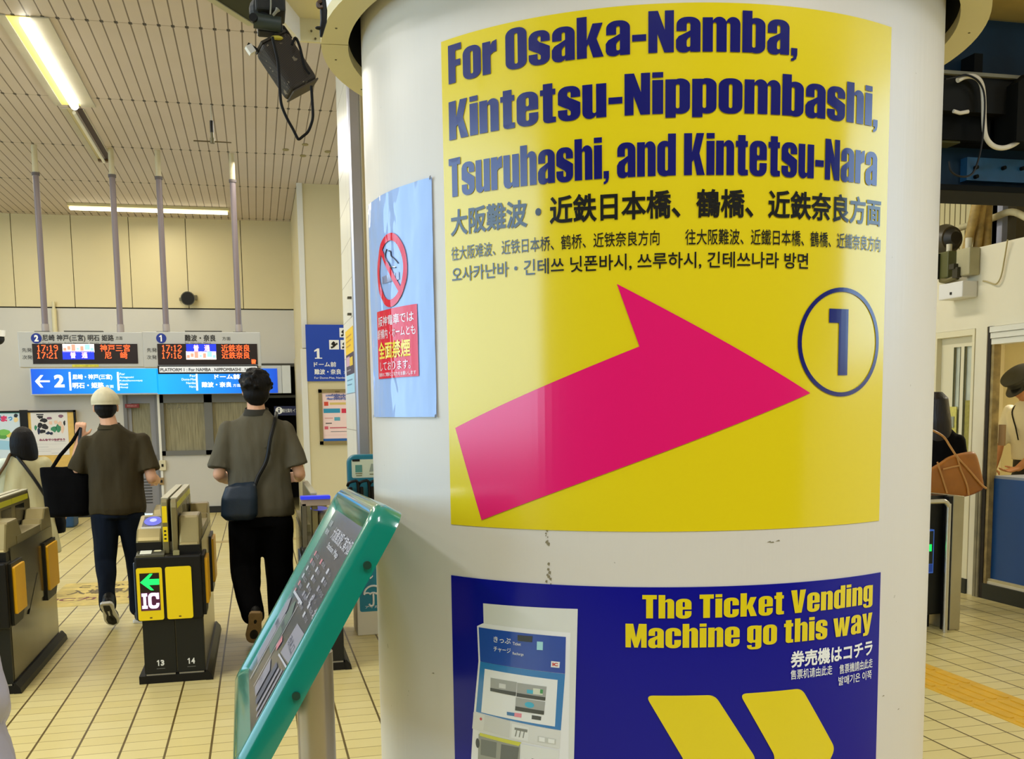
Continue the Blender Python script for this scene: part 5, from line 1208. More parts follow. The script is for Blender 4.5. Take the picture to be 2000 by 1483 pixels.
# ================================================================== UMBRELLA SHARE STAND
M_teal = mat('stand_teal', '#0f6f86', .4); M_teal2 = mat('panel_teal', '#0f7f9a', .4)
us = thing('umbrella_stand', (.78, 7.05, 0), 'teal and white umbrella rental stand half hidden behind the pillar', 'stand')
MB().box((.612, 6.95, 0), (1.05, 7.25, .66)).build('white_base', mat('stand_white', '#e2dcc6', .45), us, bevel=.006)
FU = frameXZ(6.95)
flat('teal_panel', [(1, rrect(.632, .165, 1.03, .655, .015))], FU, .001, M_teal2, us)
for ch, z in (('レ', .575), ('ン', .525), ('タ', .455), ('ル', .390)): text('lettering', ch, (.682, z, .728, z + .048), FU, .003, M_wtext, us, bold=.03)
umb = MB(); cxu, czu = .725, .285
arc = [(cxu + .062 * math.cos(math.radians(a)), czu + .058 * math.sin(math.radians(a))) for a in range(0, 181, 15)]
umb.tube([FU(u, v, .003) for u, v in arc], .007, 6)
for k in range(3):
    x_ = cxu - .062 + k * .0413; umb.tube([FU(x_ + .0207 * (1 - math.cos(math.radians(a))), czu - .002 + .012 * math.sin(math.radians(a)), .003) for a in range(0, 181, 30)], .006, 6)
umb.tube([FU(cxu, czu + .005, .003), FU(cxu, czu - .06, .003), FU(cxu - .006, czu - .078, .003), FU(cxu - .022, czu - .080, .003), FU(cxu - .03, czu - .066, .003)], .007, 6)
umb.build('umbrella_logo', M_wtext, us)
text('lettering', 'アイカサ', (.668, .188, .790, .205), FU, .003, M_wtext, us, bold=.01)
MB().prism(rrect(.585, .60, 1.06, 1.237, .06), lambda u, v, d: Vector((u, 7.02 + d, v)), 0, .10).build('back_panel', M_teal, us, bevel=.01)
FU2 = frameXZ(7.02)
flat('instruction_panel', [(1, rrect(.612, 1.08, 1.03, 1.205, .012))], FU2, .001, mat('panel_sage', '#c9d2ba', .45), us)
flat('caption_tab', [(1, rrect(.617, 1.192, .668, 1.207, .004))], FU2, .003, M_black, us)
flat('instruction_picture', [(1, rect(.636, 1.118, .682, 1.168))], FU2, .003, mat('picture_teal', '#4f8a80', .5), us)
flat('instruction_picture', [(1, [(.73, 1.12), (.79, 1.125), (.78, 1.17), (.745, 1.175)])], FU2, .003, mat('picture_grey', '#8d9a8c', .5), us)
for x0, x1_, z in ((.636, .682, 1.106), (.640, .680, 1.092), (.732, .79, 1.10)): flat('caption_line', [(1, rect(x0, z, x1_, z + .006))], FU2, .003, mat('caption_olive', '#6b6a3c', .5), us)
for k, x_ in enumerate((.598, .672, .745, .82)):
    MB().tube([(x_ - .02, 6.99, 1.03), (x_ - .012, 6.97, 1.05), (x_ + .02, 6.96, 1.062), (x_ + .045, 6.96, 1.05), (x_ + .05, 6.97, .93)], .010, 8).build('umbrella_handle', M_black, us, smooth=True)
    MB().box((x_ - .012, 6.985, .66), (x_ + .012, 7.02, 1.02)).build('holder_rail', M_black, us, bevel=.004)

# ================================================================== FLOOR MARKINGS
M_tac = mat('tactile_yellow', '#d9a928', .5, var=.12, vscale=8)
# guide paving: one thing per paving strip run, bars raised in the mesh
tp = MB()
y = -1.0
while y < 6.6:
    tp.box((3.455, y, 0), (3.775, y + .298, .004))
    for k in range(4): tp.prism(rrect(3.483 + k * .073 , y + .015, 3.483 + k * .073 + .036, y + .283, .016, n=3), lambda u, v, d: Vector((u, v, d)), .004, .009)
    y += .30
o = tp.build('tactile_paving', M_tac); tag(o, 'yellow tactile paving strip with raised bars across the floor at right', 'tactile paving')
o = MB().box((-1.9, 12.55, 0), (1.2, 12.75, .002)).build('floor_band', mat('band_tan', '#b79f63', .45)); tag(o, 'tan band laid across the floor beyond the gates', 'floor marking')
fsx = thing('floor_sticker', (-1.35, 9.4, 0), 'worn yellow floor sticker with dark lettering beyond the gates', 'floor marking')
MB().box((-1.75, 8.75, 0), (-.95, 9.95, .002)).build('sheet', mat('floor_sticker_yellow', '#d9c06a', .5, var=.3, vscale=9), fsx)
ff = lambda u, v, d=0: Vector((u, v, .002 + d))
for s, bx, m_ in (('入場専用', (-1.65, 9.3, -1.05, 9.55), mat('floor_letter_brown', '#6a5a34', .5)), ('ICカード', (-1.70, 9.0, -1.0, 9.16), mat('floor_letter_maroon', '#7a3a38', .5)), ('ここから', (-1.60, 9.65, -1.1, 9.8), mat('floor_letter_brown', '#6a5a34', .5))):
    text('lettering', s, bx, ff, .001, m_, fsx, bold=.03)

# ================================================================== PEOPLE
M_skin = mat('skin', '#d9a684', .5, spec=.3, var=.05, vscale=12)
M_hair = mat('hair_black', '#080607', .55, spec=.2, var=.3, vscale=60, bump=.5, bscale=120, stretch=(1, 1, .15))
M_sole_w = mat('sole_white', '#dddcd4', .5); M_sole_b = mat('sole_black', '#111214', .6); M_sole_t = mat('sole_tan', '#a5875a', .6, var=.15, vscale=30)
def V3(*a): return Vector(a)
def hand(mb, wrist, fwd, side, curl=.5, s=1.0, thumb=1):
    """palm with five bent fingers; fwd: along the hand, side: towards the thumb"""
    fwd = Vector(fwd).normalized(); side = (Vector(side) - fwd * Vector(side).dot(fwd)).normalized(); up = fwd.cross(side) * thumb
    w = Vector(wrist)
    for o in (-.028, -.010, .010, .028):
        mb.cap(w + side * o * .6 * s, .015 * s, w + fwd * .085 * s + side * o * s, .0125 * s, n=8)
    for o, L in ((-.031, .058), (-.0105, .076), (.0105, .082), (.031, .074)):
        p = w + fwd * .088 * s + side * o * s; r = .0088 * s; a = 0; q = p
        for k, f in enumerate((.42, .32, .26)):
            a += curl * (.75 if k == 0 else 1.0)
            d = fwd * math.cos(a) - up * math.sin(a) * 1.0; p2 = q + d * L * f * s; mb.cap(q, r, p2, r * .93, n=7); q = p2; r *= .93
    p = w + fwd * .022 * s + side * .030 * s; a = q = None
    d1 = (fwd * .55 + side * .8 - up * .25).normalized(); p1 = p + d1 * .038 * s; mb.cap(p, .013 * s, p1, .0105 * s, n=8)
    d2 = (fwd * .85 + side * .35 - up * .45).normalized(); p2 = p1 + d2 * .030 * s; mb.cap(p1, .0105 * s, p2, .0085 * s, n=8)
def head(mb, c, yaw=0, pitch=0, s=1.0):
    """cranium, jaw, nose, lips, ears; faces +Y before yaw; pitch > 0 looks down"""
    R = Matrix.Rotation(yaw, 3, 'Z') @ Matrix.Rotation(-pitch, 3, 'X'); c = Vector(c); P = lambda x, y, z: c + R @ Vector((x, y, z)) * s
    mb.ell(P(0, -.008, .020), .076 * s, .094 * s, .098 * s, R); mb.ell(P(0, .022, -.045), .058 * s, .066 * s, .075 * s, R)
    mb.ell(P(0, .055, -.088), .030 * s, .028 * s, .024 * s, R)
    mb.ell(P(0, .088, -.022), .013 * s, .020 * s, .022 * s, R); mb.ell(P(0, .078, -.002), .010 * s, .016 * s, .030 * s, R)
    mb.ell(P(0, .077, -.060), .024 * s, .012 * s, .007 * s, R); mb.ell(P(0, .075, -.070), .020 * s, .012 * s, .007 * s, R)
    for sx in (-1, 1):
        mb.ell(P(sx * .078, -.006, -.012), .010 * s, .020 * s, .032 * s, R); mb.ell(P(sx * .032, .068, .022), .022 * s, .012 * s, .008 * s, R)
    return P, R
def eyes(root, P, R, s=1.0):
    for sx in (-1, 1):
        mb = MB(); mb.ell(P(sx * .031, .0765, .004), .0125 * s, .007 * s, .0075 * s, R); e = mb.build('eye', mat('eye_white', '#e6e0d8', .3), root, smooth=True)
        mb = MB(); mb.ell(P(sx * .031, .0825, .004), .006 * s, .0025 * s, .006 * s, R); mb.build('iris', mat('eye_iris', '#24160e', .25), e, smooth=True)
def sleeve(mb, A, S, E, k, r0, r1, r2):
    mb.cap(A, r0, S, r0); mb.ell(S, r0, r0, r0); m1 = S.lerp(E, .45); mb.cap(S, r0, m1, r1); mb.cyl(m1, S.lerp(E, k), r1, r2, 18)
def shoe(name, root, heel, toe, sole_m, upper_m, w=.045, hgt=.085, sole_t=.022, up=(0, 0, 1)):
    """a shoe lying along heel -> toe (points on the sole plane), up: away from the sole"""
    heel = Vector(heel); toe = Vector(toe); f = (toe - heel).normalized(); u = (Vector(up) - f * Vector(up).dot(f)).normalized(); s = f.cross(u); L = (toe - heel).length
    out = []
    for t, k in ((0, .55), (.04, .8), (.15, .92), (.35, .82), (.55, .95), (.75, 1.05), (.9, .85), (.97, .55), (1.0, .2)): out.append((t, k))
    P = [(t * L, k * w) for t, k in out] + [(t * L, -k * w) for t, k in reversed(out)]
    fn = lambda a, b, d: heel + f * a + s * b + u * d
    so = MB().prism(P, fn, 0, sole_t).build(name + '_sole', sole_m, root, bevel=.004)
    mb = MB()
    mb.ell(fn(L * .70, 0, sole_t + .012), L * .30, w * .98, .042, Matrix((f, s, u)).transposed())
    mb.ell(fn(L * .28, 0, sole_t + .03), L * .28, w * .86, .055, Matrix((f, s, u)).transposed())
    mb.cap(fn(L * .24, 0, sole_t + .02), w * .82, fn(L * .24, 0, hgt + .015), w * .86)
    o = mb.fused(name, upper_m, root, voxel=.008, it=3)
    so.parent = o; so.matrix_parent_inverse = Matrix.Identity(4)
    return o
def limb(mb, pts, n=12): return mb.chain([(Vector(p), r) for p, r in pts], n)

# ---- man in the cap, walking away with a tote over his left shoulder
Rm = Vector((-1.01, 7.9, 0)); L_ = lambda x, y, z: Rm + Vector((x, y, z))
man = thing('person', Rm, 'person in ivory cap, olive shirt and dark jeans walking away, hand raised holding bag straps', 'person')
body = MB(); hP, hR = head(body, L_(-.045, .02, 1.592), yaw=.10, pitch=.0)
limb(body, [(L_(-.035, .0, 1.52), .055), (L_(-.02, -.01, 1.43), .062)])
body.loft([(L_(-.0, -.01, .90), .14, .09), (L_(0, -.01, 1.1), .145, .095), (L_(0, 0, 1.30), .155, .085), (L_(0, 0, 1.40), .09, .06)])
SL, SR = L_(-.178, 0, 1.338), L_(.190, 0, 1.338); EL, WL = L_(-.278, .05, 1.10), L_(-.252, .15, 1.37); ER, WR = L_(.250, -.05, 1.07), L_(.265, .18, 1.04)
limb(body, [(SL, .042), (EL, .040), (EL.lerp(WL, .4), .043), (WL, .028)]); limb(body, [(SR, .042), (ER, .040), (ER.lerp(WR, .4), .041), (WR, .027)])
hand(body, WL, (.10, .12, 1.0), (1, .1, 0), curl=1.05, thumb=-1); hand(body, WR, (-.2, 1, -.1), (-.1, .1, 1), curl=.5)
limb(body, [(L_(-.09, 0, .88), .085), (L_(-.105, .0, .45), .052), (L_(-.075, -.20, .20), .036)]); limb(body, [(L_(.09, 0, .88), .085), (L_(.095, .07, .46), .052), (L_(.10, .06, .09), .036)])
body.fused('body', M_skin, man, voxel=.0065, it=3)
eyes(man, hP, hR)
M_olive = mat('shirt_olive', '#3d3521', .8, spec=.2, var=.25, vscale=6, bump=.35, bscale=26, stretch=(1, 1, .5))
sh_ = MB().loft([(L_(.0, -.01, .815), .190, .122), (L_(0, -.015, .86), .196, .130), (L_(.0, -.01, 1.0), .188, .124), (L_(0.005, -.005, 1.15), .192, .122), (L_(.005, .0, 1.27), .205, .115), (L_(.003, 0, 1.345), .200, .098), (L_(-.005, 0, 1.395), .150, .085), (L_(-.012, 0, 1.43), .098, .074), (L_(-.02, 0, 1.462), .068, .068)], n=28)
sleeve(sh_, L_(-.150, 0, 1.33), SL, EL, .86, .056, .062, .074); sleeve(sh_, L_(.160, 0, 1.33), SR, ER, .80, .056, .062, .074)
shirt = sh_.fused('shirt', M_olive, man, voxel=.010, it=2, wob=.017)
MB().loft([(L_(-.018, 0, 1.428), .092, .080), (L_(-.02, 0, 1.45), .078, .074), (L_(-.022, .002, 1.468), .070, .072, 0, .15), (L_(-.022, .002, 1.46), .064, .064, 0, .15)], n=26).build('collar', M_olive, shirt, smooth=True)
M_jean = mat('jeans_navy', '#0b1422', .85, spec=.15, var=.5, vscale=4, bump=.3, bscale=30, stretch=(1, 1, .4))
tr = MB().loft([(L_(0, -.01, .79), .175, .115), (L_(0, -.01, .88), .172, .115), (L_(0, -.01, .95), .165, .11)])
limb(tr, [(L_(-.088, -.01, .80), .098), (L_(-.105, .01, .47), .072), (L_(-.09, -.12, .28), .060), (L_(-.075, -.20, .175), .058)], 14); limb(tr, [(L_(.088, -.01, .80), .098), (L_(.095, .07, .47), .072), (L_(.098, .065, .28), .062), (L_(.10, .05, .10), .062)], 14)
tr.fused('trousers', M_jean, man, voxel=.011, it=3, wob=.012)
shoe('shoe', man, L_(-.075, -.315, .21), L_(-.055, -.135, .015), M_sole_w, M_black, w=.05, up=(0, .75, .70))
s2 = shoe('shoe', man, L_(.10, -.03, 0), L_(.145, .235, 0), M_sole_w, M_black, w=.05)
# visible dark tread on the lifted sole
tdf = lambda u, v, d=0: (L_(-.075, -.315, .21).lerp(L_(-.055, -.135, .015), v) + Vector((1, 0, 0)) * u + Vector((-.02, -.73, -.68)) * d)
tread = [(1, [(-.022, .08), (.022, .08), (.026, .3), (.020, .5), (.034, .70), (.030, .88), (.0, .95), (-.030, .88), (-.034, .70), (-.020, .5), (-.026, .3)]), (-1, [(-.006, .28), (.008, .30), (.004, .55), (.010, .72), (-.008, .72)])]
flat('sole_tread', tread, tdf, .0035, M_sole_b, man)
hr = MB(); 
hr.ell(hP(0, -.034, -.012), .079, .072, .072, hR); hr.ell(hP(0, -.055, -.052), .058, .042, .040, hR); hr.fused('hair', M_hair, man, voxel=.008, it=3)
M_cap = mat('cap_ivory', '#d8cfae', .7, var=.12, vscale=18, bump=.4, bscale=30, stretch=(1, 1, .3))
cp_ = MB(); cp_.loft([(hP(0, -.012, .018), .094, .112), (hP(0, -.016, .042), .098, .116), (hP(0, -.020, .066), .092, .109), (hP(0, -.022, .090), .079, .094), (hP(0, -.021, .110), .061, .073), (hP(0, -.019, .126), .041, .049), (hP(0, -.018, .138), .024, .028), (hP(0, -.018, .141), .008, .01)], n=26)
for k in range(3): pass
cap_o = cp_.fused('cap', M_cap, man, voxel=.0065, it=2, wob=.004)
cb = MB(); cb.loft([(hP(0, -.012, .012), .0955, .1135), (hP(0, -.012, .036), .0975, .1155)], n=28); cb.build('cap_band', M_cap, cap_o, smooth=True)
# tote bag hanging from his hand
tb = thing('tote_bag', L_(-.42, .10, .83), 'large black tote bag hanging from straps held by the person in the cap', 'bag')
M_tote = mat('tote_black', '#050506', .85, spec=.1, bump=.3, bscale=14)
bg = MB()
bx0, bx1 = -.495, -.205
bg.loft([(L_(-.345, .06, .805), .135, .07), (L_(-.345, .06, .83), .150, .085), (L_(-.35, .06, .98), .160, .085), (L_(-.352, .06, 1.10), .168, .065), (L_(-.352, .06, 1.165), .170, .035)], n=24, power=3.2)
bg.fused('bag_body', M_tote, tb, voxel=.010, it=4, wob=.008)
hpnt = WL + Vector((.01, .0, .05))
for dx, dy in ((-.435, .03), (-.275, .03)):
    a0_ = L_(dx, dy, 1.15); MB().tube([a0_, a0_.lerp(hpnt, .35) + Vector((-.012 if dx < -.4 else .012, 0, .0)), a0_.lerp(hpnt, .7), hpnt + Vector((0, 0, .02))], [.013, .014, .013, .011], 8).build('strap', M_tote if dx < -.4 else mat('strap_blueblack', '#16202e', .5), tb, smooth=True)

# ---- man in the grey shirt with a crossbody bag
Rm2 = Vector((.0, 7.05, 0)); Q = lambda x, y, z: Rm2 + Vector((x, y, z))
mn2 = thing('person', Rm2, 'person with bushy black hair, grey-olive short-sleeved shirt and wide black trousers walking away', 'person')
body = MB(); hP2, hR2 = head(body, Q(.0, .02, 1.685), yaw=.05, s=1.03)
limb(body, [(Q(-.005, .0, 1.60), .056), (Q(0, -.01, 1.52), .064)])
body.loft([(Q(0, 0, .95), .14, .09), (Q(0, 0, 1.2), .15, .095), (Q(0, 0, 1.40), .16, .088), (Q(0, 0, 1.48), .09, .06)])
SL, SR = Q(-.185, 0, 1.415), Q(.185, 0, 1.415); EL, WL = Q(-.258, -.03, 1.13), Q(-.225, .20, 1.08); ER, WR = Q(.262, -.03, 1.125), Q(.270, .20, 1.08)
limb(body, [(SL, .042), (EL, .040), (EL.lerp(WL, .4), .042), (WL, .028)]); limb(body, [(SR, .042), (ER, .040), (ER.lerp(WR, .4), .042), (WR, .028)])
hand(body, WL, (.3, 1, 0), (.2, 0, 1), curl=.5); hand(body, WR, (-.3, 1, 0), (-.2, 0, 1), curl=.5)
limb(body, [(Q(-.095, 0, .92), .085), (Q(-.11, .0, .48), .052), (Q(-.07, -.22, .23), .036)]); limb(body, [(Q(.095, 0, .92), .085), (Q(.10, .08, .48), .052), (Q(.11, .10, .09), .036)])
body.fused('body', M_skin, mn2, voxel=.0065, it=3); eyes(mn2, hP2, hR2, 1.03)
M_gsh = mat('shirt_grey_olive', '#5a5545', .8, spec=.2, var=.2, vscale=5, bump=.35, bscale=22, stretch=(1, 1, .4))
sh_ = MB().loft([(Q(.0, -.01, .845), .222, .135), (Q(0, -.015, .90), .226, .14), (Q(.0, -.01, 1.05), .212, .132), (Q(0, -.005, 1.22), .204, .125), (Q(0, .0, 1.35), .212, .118), (Q(0, 0, 1.425), .205, .10), (Q(0, 0, 1.475), .158, .088), (Q(0, 0, 1.515), .100, .077), (Q(0, 0, 1.548), .070, .070)], n=28)
sleeve(sh_, Q(-.155, 0, 1.405), SL, EL, .88, .058, .066, .084); sleeve(sh_, Q(.155, 0, 1.405), SR, ER, .84, .058, .066, .084)
sh2 = sh_.fused('shirt', M_gsh, mn2, voxel=.010, it=2, wob=.016)
MB().loft([(Q(0, 0, 1.512), .096, .082), (Q(0, 0, 1.535), .083, .078), (Q(0, .002, 1.562), .075, .077, 0, .15), (Q(0, .002, 1.553), .066, .066, 0, .15)], n=26).build('collar', mat('collar_dark', '#34322b', .8, spec=.2), sh2, smooth=True)
M_btr = mat('trousers_black', '#060607', .9, spec=.1, var=.3, vscale=5, bump=.3, bscale=18, stretch=(1, 1, .3))
tr = MB().loft([(Q(0, -.01, .78), .20, .13), (Q(0, -.01, .88), .20, .128), (Q(0, -.01, .97), .175, .115)])
limb(tr, [(Q(-.100, -.01, .80), .112), (Q(-.115, .01, .50), .098), (Q(-.105, -.12, .33), .085), (Q(-.08, -.22, .215), .075)], 14); limb(tr, [(Q(.100, -.01, .80), .112), (Q(.105, .08, .50), .100), (Q(.11, .10, .28), .092), (Q(.11, .10, .09), .088)], 14)
tr.fused('trousers', M_btr, mn2, voxel=.011, it=3, wob=.012)
shoe('shoe', mn2, Q(-.055, -.335, .245), Q(-.085, -.17, .012), M_sole_t, mat('shoe_canvas_black', '#15140f', .7), w=.05, up=(0, .82, .58))
shoe('shoe', mn2, Q(.115, .02, 0), Q(.15, .28, 0), M_sole_t, mat('shoe_canvas_black', '#15140f', .7), w=.05)
hr = MB(); hr.ell(hP2(0, -.020, .028), .100, .112, .104, hR2); hr.ell(hP2(0, -.045, -.030), .088, .075, .075, hR2); hr.ell(hP2(0, -.062, -.075), .058, .040, .035, hR2)
rh = random.Random(2)
for i in range(46):
    a = rh.uniform(0, 2 * math.pi); e = rh.uniform(-.2, 1.4); d = Vector((math.cos(a) * math.cos(e) * .098, -.022 + math.sin(a) * math.cos(e) * .108, .028 + math.sin(e) * .10))
    if d.y > .06 and d.z < .05: continue
    hr.ell(hP2(*d), .018, .018, .016)
hr.fused('hair', M_hair, mn2, voxel=.008, it=2)
cbg = thing('crossbody_bag', Q(-.13, -.16, .86), 'navy crossbody bag worn on the back left hip of the person in the grey shirt', 'bag')
M_nav = mat('bag_navy', '#0f2233', .45, bump=.5, bscale=12, var=.2)
bg = MB(); bg.loft([(Q(-.135, -.165, .835), .085, .035), (Q(-.135, -.170, .87), .115, .055), (Q(-.130, -.170, .98), .115, .055), (Q(-.120, -.165, 1.06), .100, .045), (Q(-.09, -.150, 1.085), .06, .028)], n=22, power=2.8)
bg.fused('bag_body', M_nav, cbg, voxel=.010, it=3, wob=.010)
MB().tube([Q(.128, .03, 1.527), Q(.115, -.095, 1.475), Q(.08, -.142, 1.36), Q(.05, -.150, 1.22), Q(-.005, -.156, 1.12), Q(-.03, -.165, 1.06)], .013, 8).build('strap', M_black, cbg, smooth=True)

# ---- woman with bobbed hair in a long pale cardigan, far left
Rw = atY(48, 900, 9.3); Rw = Vector((Rw.x, 9.3, 0)); Qw = lambda x, y, z: Rw + Vector((x, y, z))
wo = thing('person', Rw, 'person with black bobbed hair and long pale cardigan, seen from behind at far left', 'person')
body = MB(); hPw, hRw = head(body, Qw(.0, .02, 1.335), yaw=-.25, s=.95)
limb(body, [(Qw(0, .0, 1.28), .048), (Qw(0, 0, 1.2), .055)]); body.loft([(Qw(0, 0, .7), .13, .08), (Qw(0, 0, 1.0), .125, .08), (Qw(0, 0, 1.14), .14, .08), (Qw(0, 0, 1.21), .08, .06)])
SL, SR = Qw(-.15, 0, 1.135), Qw(.15, 0, 1.135); EL, WL = Qw(-.20, .0, .90), Qw(-.17, .12, .72); ER, WR = Qw(.215, .02, .92), Qw(.255, .14, .76)
for S, E, W_2 in ((SL, EL, WL), (SR, ER, WR)): limb(body, [(S, .042), (E, .035), (W_2, .024)])
hand(body, WL, (0, .4, -1), (.3, 1, 0), curl=.3, s=.9); hand(body, WR, (.1, .4, -1), (-.3, 1, 0), curl=.3, s=.9)
for sx in (-1, 1): limb(body, [(Qw(sx * .08, 0, .72), .075), (Qw(sx * .085, .02, .40), .048), (Qw(sx * .085, 0, .08), .032)])
body.fused('body', M_skin, wo, voxel=.0075, it=3); eyes(wo, hPw, hRw, .95)
M_card = mat('cardigan_beige', '#bdb489', .75, var=.18, vscale=6, bump=.5, bscale=14, stretch=(1.4, 1.4, .25))
cg = MB().loft([(Qw(0, -.02, .38), .25, .17), (Qw(0, -.02, .60), .225, .15), (Qw(0, -.01, .85), .19, .13), (Qw(0, 0, 1.05), .175, .115), (Qw(0, 0, 1.15), .155, .095), (Qw(0, 0, 1.21), .085, .07)], n=26)
limb(cg, [(Qw(.145, 0, 1.13), .062), (ER, .066), (ER.lerp(WR, .85), .055)])
cg.fused('cardigan', M_card, wo, voxel=.011, it=3, wob=.012)
sl_ = MB(); limb(sl_, [(Qw(-.16, -.01, 1.12), .068), (Qw(-.205, -.01, 1.0), .082), (EL, .072), (EL.lerp(WL, .8), .05)]); sl_.fused('pale_sleeve', mat('sleeve_mint', '#d3dfd2', .6, bump=.4, bscale=20), wo, voxel=.010, it=3, wob=.008)
sk = MB().loft([(Qw(0, 0, .12), .16, .12), (Qw(0, 0, .4), .15, .11), (Qw(0, 0, .75), .14, .10)]); sk.fused('trousers', M_btr, wo, voxel=.014, it=2)
for sx in (-1, 1): shoe('shoe', wo, Qw(sx * .085, -.06, 0), Qw(sx * .09, .17, 0), M_sole_b, M_black, w=.04)
hw = MB(); hw.loft([(hPw(.060, -.05, -.215), .040, .030), (hPw(.040, -.045, -.18), .082, .060), (hPw(.018, -.038, -.12), .108, .085), (hPw(.008, -.028, -.05), .108, .104), (hPw(0, -.02, .02), .098, .108), (hPw(0, -.015, .07), .078, .092), (hPw(0, -.01, .10), .052, .062), (hPw(0, -.01, .118), .022, .026)], n=22)
hw.fused('hair', M_hair, wo, voxel=.009, it=3, wob=.004)
wb2 = thing('shoulder_bag', Qw(-.23, .02, .72), 'black shoulder bag hanging at the left side of the woman in the pale cardigan', 'bag')
bg = MB(); bg.loft([(Qw(-.265, .0, .60), .05, .11), (Qw(-.265, 0, .72), .06, .13), (Qw(-.262, 0, .86), .045, .12)], n=18, power=3); bg.fused('bag_body', M_tote, wb2, voxel=.012, it=3)
MB().tube([Qw(-.255, -.05, .86), Qw(-.20, -.10, 1.02), Qw(-.125, -.105, 1.14), Qw(-.10, -.02, 1.218), Qw(-.11, .06, 1.16)], .013, 8).build('strap', mat('strap_brown', '#5a4326', .5), wb2, smooth=True)
wb3 = thing('crossbody_bag', Qw(.2, .05, .62), 'black crossbody bag whose strap crosses the pale cardigan at far left', 'bag')
MB().tube([Qw(-.07, .03, 1.224), Qw(-.03, -.085, 1.19), Qw(.05, -.125, 1.08), Qw(.12, -.13, .96), Qw(.185, -.10, .82), Qw(.215, -.02, .72)], .014, 8).build('strap', M_black, wb3, smooth=True)
bg = MB(); bg.loft([(Qw(.235, .05, .54), .035, .09), (Qw(.24, .05, .62), .04, .10), (Qw(.235, .05, .72), .03, .09)], n=16, power=3); bg.fused('bag_body', M_tote, wb3, voxel=.012, it=2)

# ---- person at the lower left edge, mostly outside the frame
Re = Vector((-.842, 2.6, 0)); Qe = lambda x, y, z: Re + Vector((x * .92, y * .92, z * .885))
pe = thing('person', Re, 'person in pale lilac-grey clothes just entering at the lower left corner', 'person')
body = MB(); hPe, hRe = head(body, Qe(-.02, .0, 1.50), yaw=.1, s=.95)
limb(body, [(Qe(0, .0, 1.41), .052), (Qe(0, 0, 1.33), .06)]); body.loft([(Qe(0, 0, .85), .13, .085), (Qe(0, 0, 1.1), .13, .085), (Qe(0, 0, 1.26), .15, .085), (Qe(0, 0, 1.33), .09, .065)])
SL, SR = Qe(-.165, 0, 1.26), Qe(.150, 0, 1.25); EL, WL = Qe(-.22, -.02, 1.0), Qe(-.2, .1, .79); ER, WR = Qe(.195, -.05, 1.00), Qe(.155, .14, .90)
for S, E, W_2 in ((SL, EL, WL), (SR, ER, WR)): limb(body, [(S, .045), (E, .036), (W_2, .025)])
hand(body, WL, (0, .2, -1), (.3, 1, 0), curl=.4); hand(body, WR, (-.1, .8, -.5), (-.3, .5, 1), curl=.4)
for sx in (-1, 1): limb(body, [(Qe(sx * .085, 0, .85), .08), (Qe(sx * .09, .02, .45), .05), (Qe(sx * .09, 0, .08), .034)])
body.fused('body', M_skin, pe, voxel=.0075, it=3); eyes(pe, hPe, hRe, .95)
M_lil = mat('blouse_lilac_grey', '#b3afc2', .65, var=.12, vscale=7, bump=.5, bscale=16, stretch=(1, 1, .4))
jk = MB().loft([(Qe(.02, 0, .70), .235, .15), (Qe(.02, 0, .80), .225, .145), (Qe(0.01, 0, .95), .19, .13), (Qe(0, 0, 1.1), .175, .115), (Qe(0, 0, 1.24), .180, .105), (Qe(0, 0, 1.30), .165, .092), (Qe(0, 0, 1.345), .11, .08), (Qe(0, 0, 1.385), .068, .066)], n=26)
for S, E, W_2 in ((SL, EL, WL), (SR, ER, WR)): limb(jk, [(S, .068), (E, .070), (E.lerp(W_2, .75), .066)])
jk.fused('tunic', M_lil, pe, voxel=.009, it=2, wob=.02)
tr = MB(); 
for sx in (-1, 1): limb(tr, [(Qe(sx * .085, 0, .82), .10), (Qe(sx * .09, .02, .45), .085), (Qe(sx * .09, 0, .11), .075)])
tr.fused('trousers', mat('trousers_lilac', '#a9a5b5', .7, bump=.3, bscale=14), pe, voxel=.012, it=3, wob=.01)
for sx in (-1, 1): shoe('shoe', pe, Qe(sx * .09, -.08, 0), Qe(sx * .10, .17, 0), M_sole_w, M_black)
hw = MB(); hw.ell(hPe(0, -.02, .02), .09, .105, .105, hRe); hw.ell(hPe(0, -.05, -.05), .075, .06, .07, hRe); hw.fused('hair', M_hair, pe, voxel=.009, it=3)

# ---- woman with long hair and a tan handbag, right of the pillar
Rr = Vector((4.89, 6.62, -.0)); yr = math.radians(-38); RZ_ = Matrix.Rotation(yr, 3, 'Z'); Qr = lambda x, y, z: Rr + RZ_ @ Vector((x, y, z))
wr_ = thing('person', Rr, 'person with long dark hair and black top half hidden behind the big pillar at right', 'person')
body = MB(); hPr, hRr = head(body, Qr(-.03, .02, 1.50), yaw=yr + .5, s=.98)
limb(body, [(Qr(0, .0, 1.46), .05), (Qr(0, 0, 1.37), .057)]); body.loft([(Qr(0, 0, .85), .12, .08, yr), (Qr(0, 0, 1.1), .115, .08, yr), (Qr(0, 0, 1.26), .125, .075, yr), (Qr(0, 0, 1.36), .07, .055, yr)])
SL, SR = Qr(-.14, 0, 1.25), Qr(.135, 0, 1.25); EL, WL = Qr(-.18, -.02, 1.02), Qr(-.12, .18, .98); ER, WR = Qr(.170, .0, 1.02), Qr(.17, .2, 1.0)
for S, E, W_2 in ((SL, EL, WL), (SR, ER, WR)): limb(body, [(S, .046), (E, .038), (W_2, .026)])
hand(body, WL, (.4, 1, 0), (.2, 0, 1), curl=.5, s=.92); hand(body, WR, (-.4, 1, 0), (-.2, 0, 1), curl=.5, s=.92)
for sx in (-1, 1): limb(body, [(Qr(sx * .085, 0, .85), .08), (Qr(sx * .09, .02, .45), .05), (Qr(sx * .09, 0, .08), .034)])
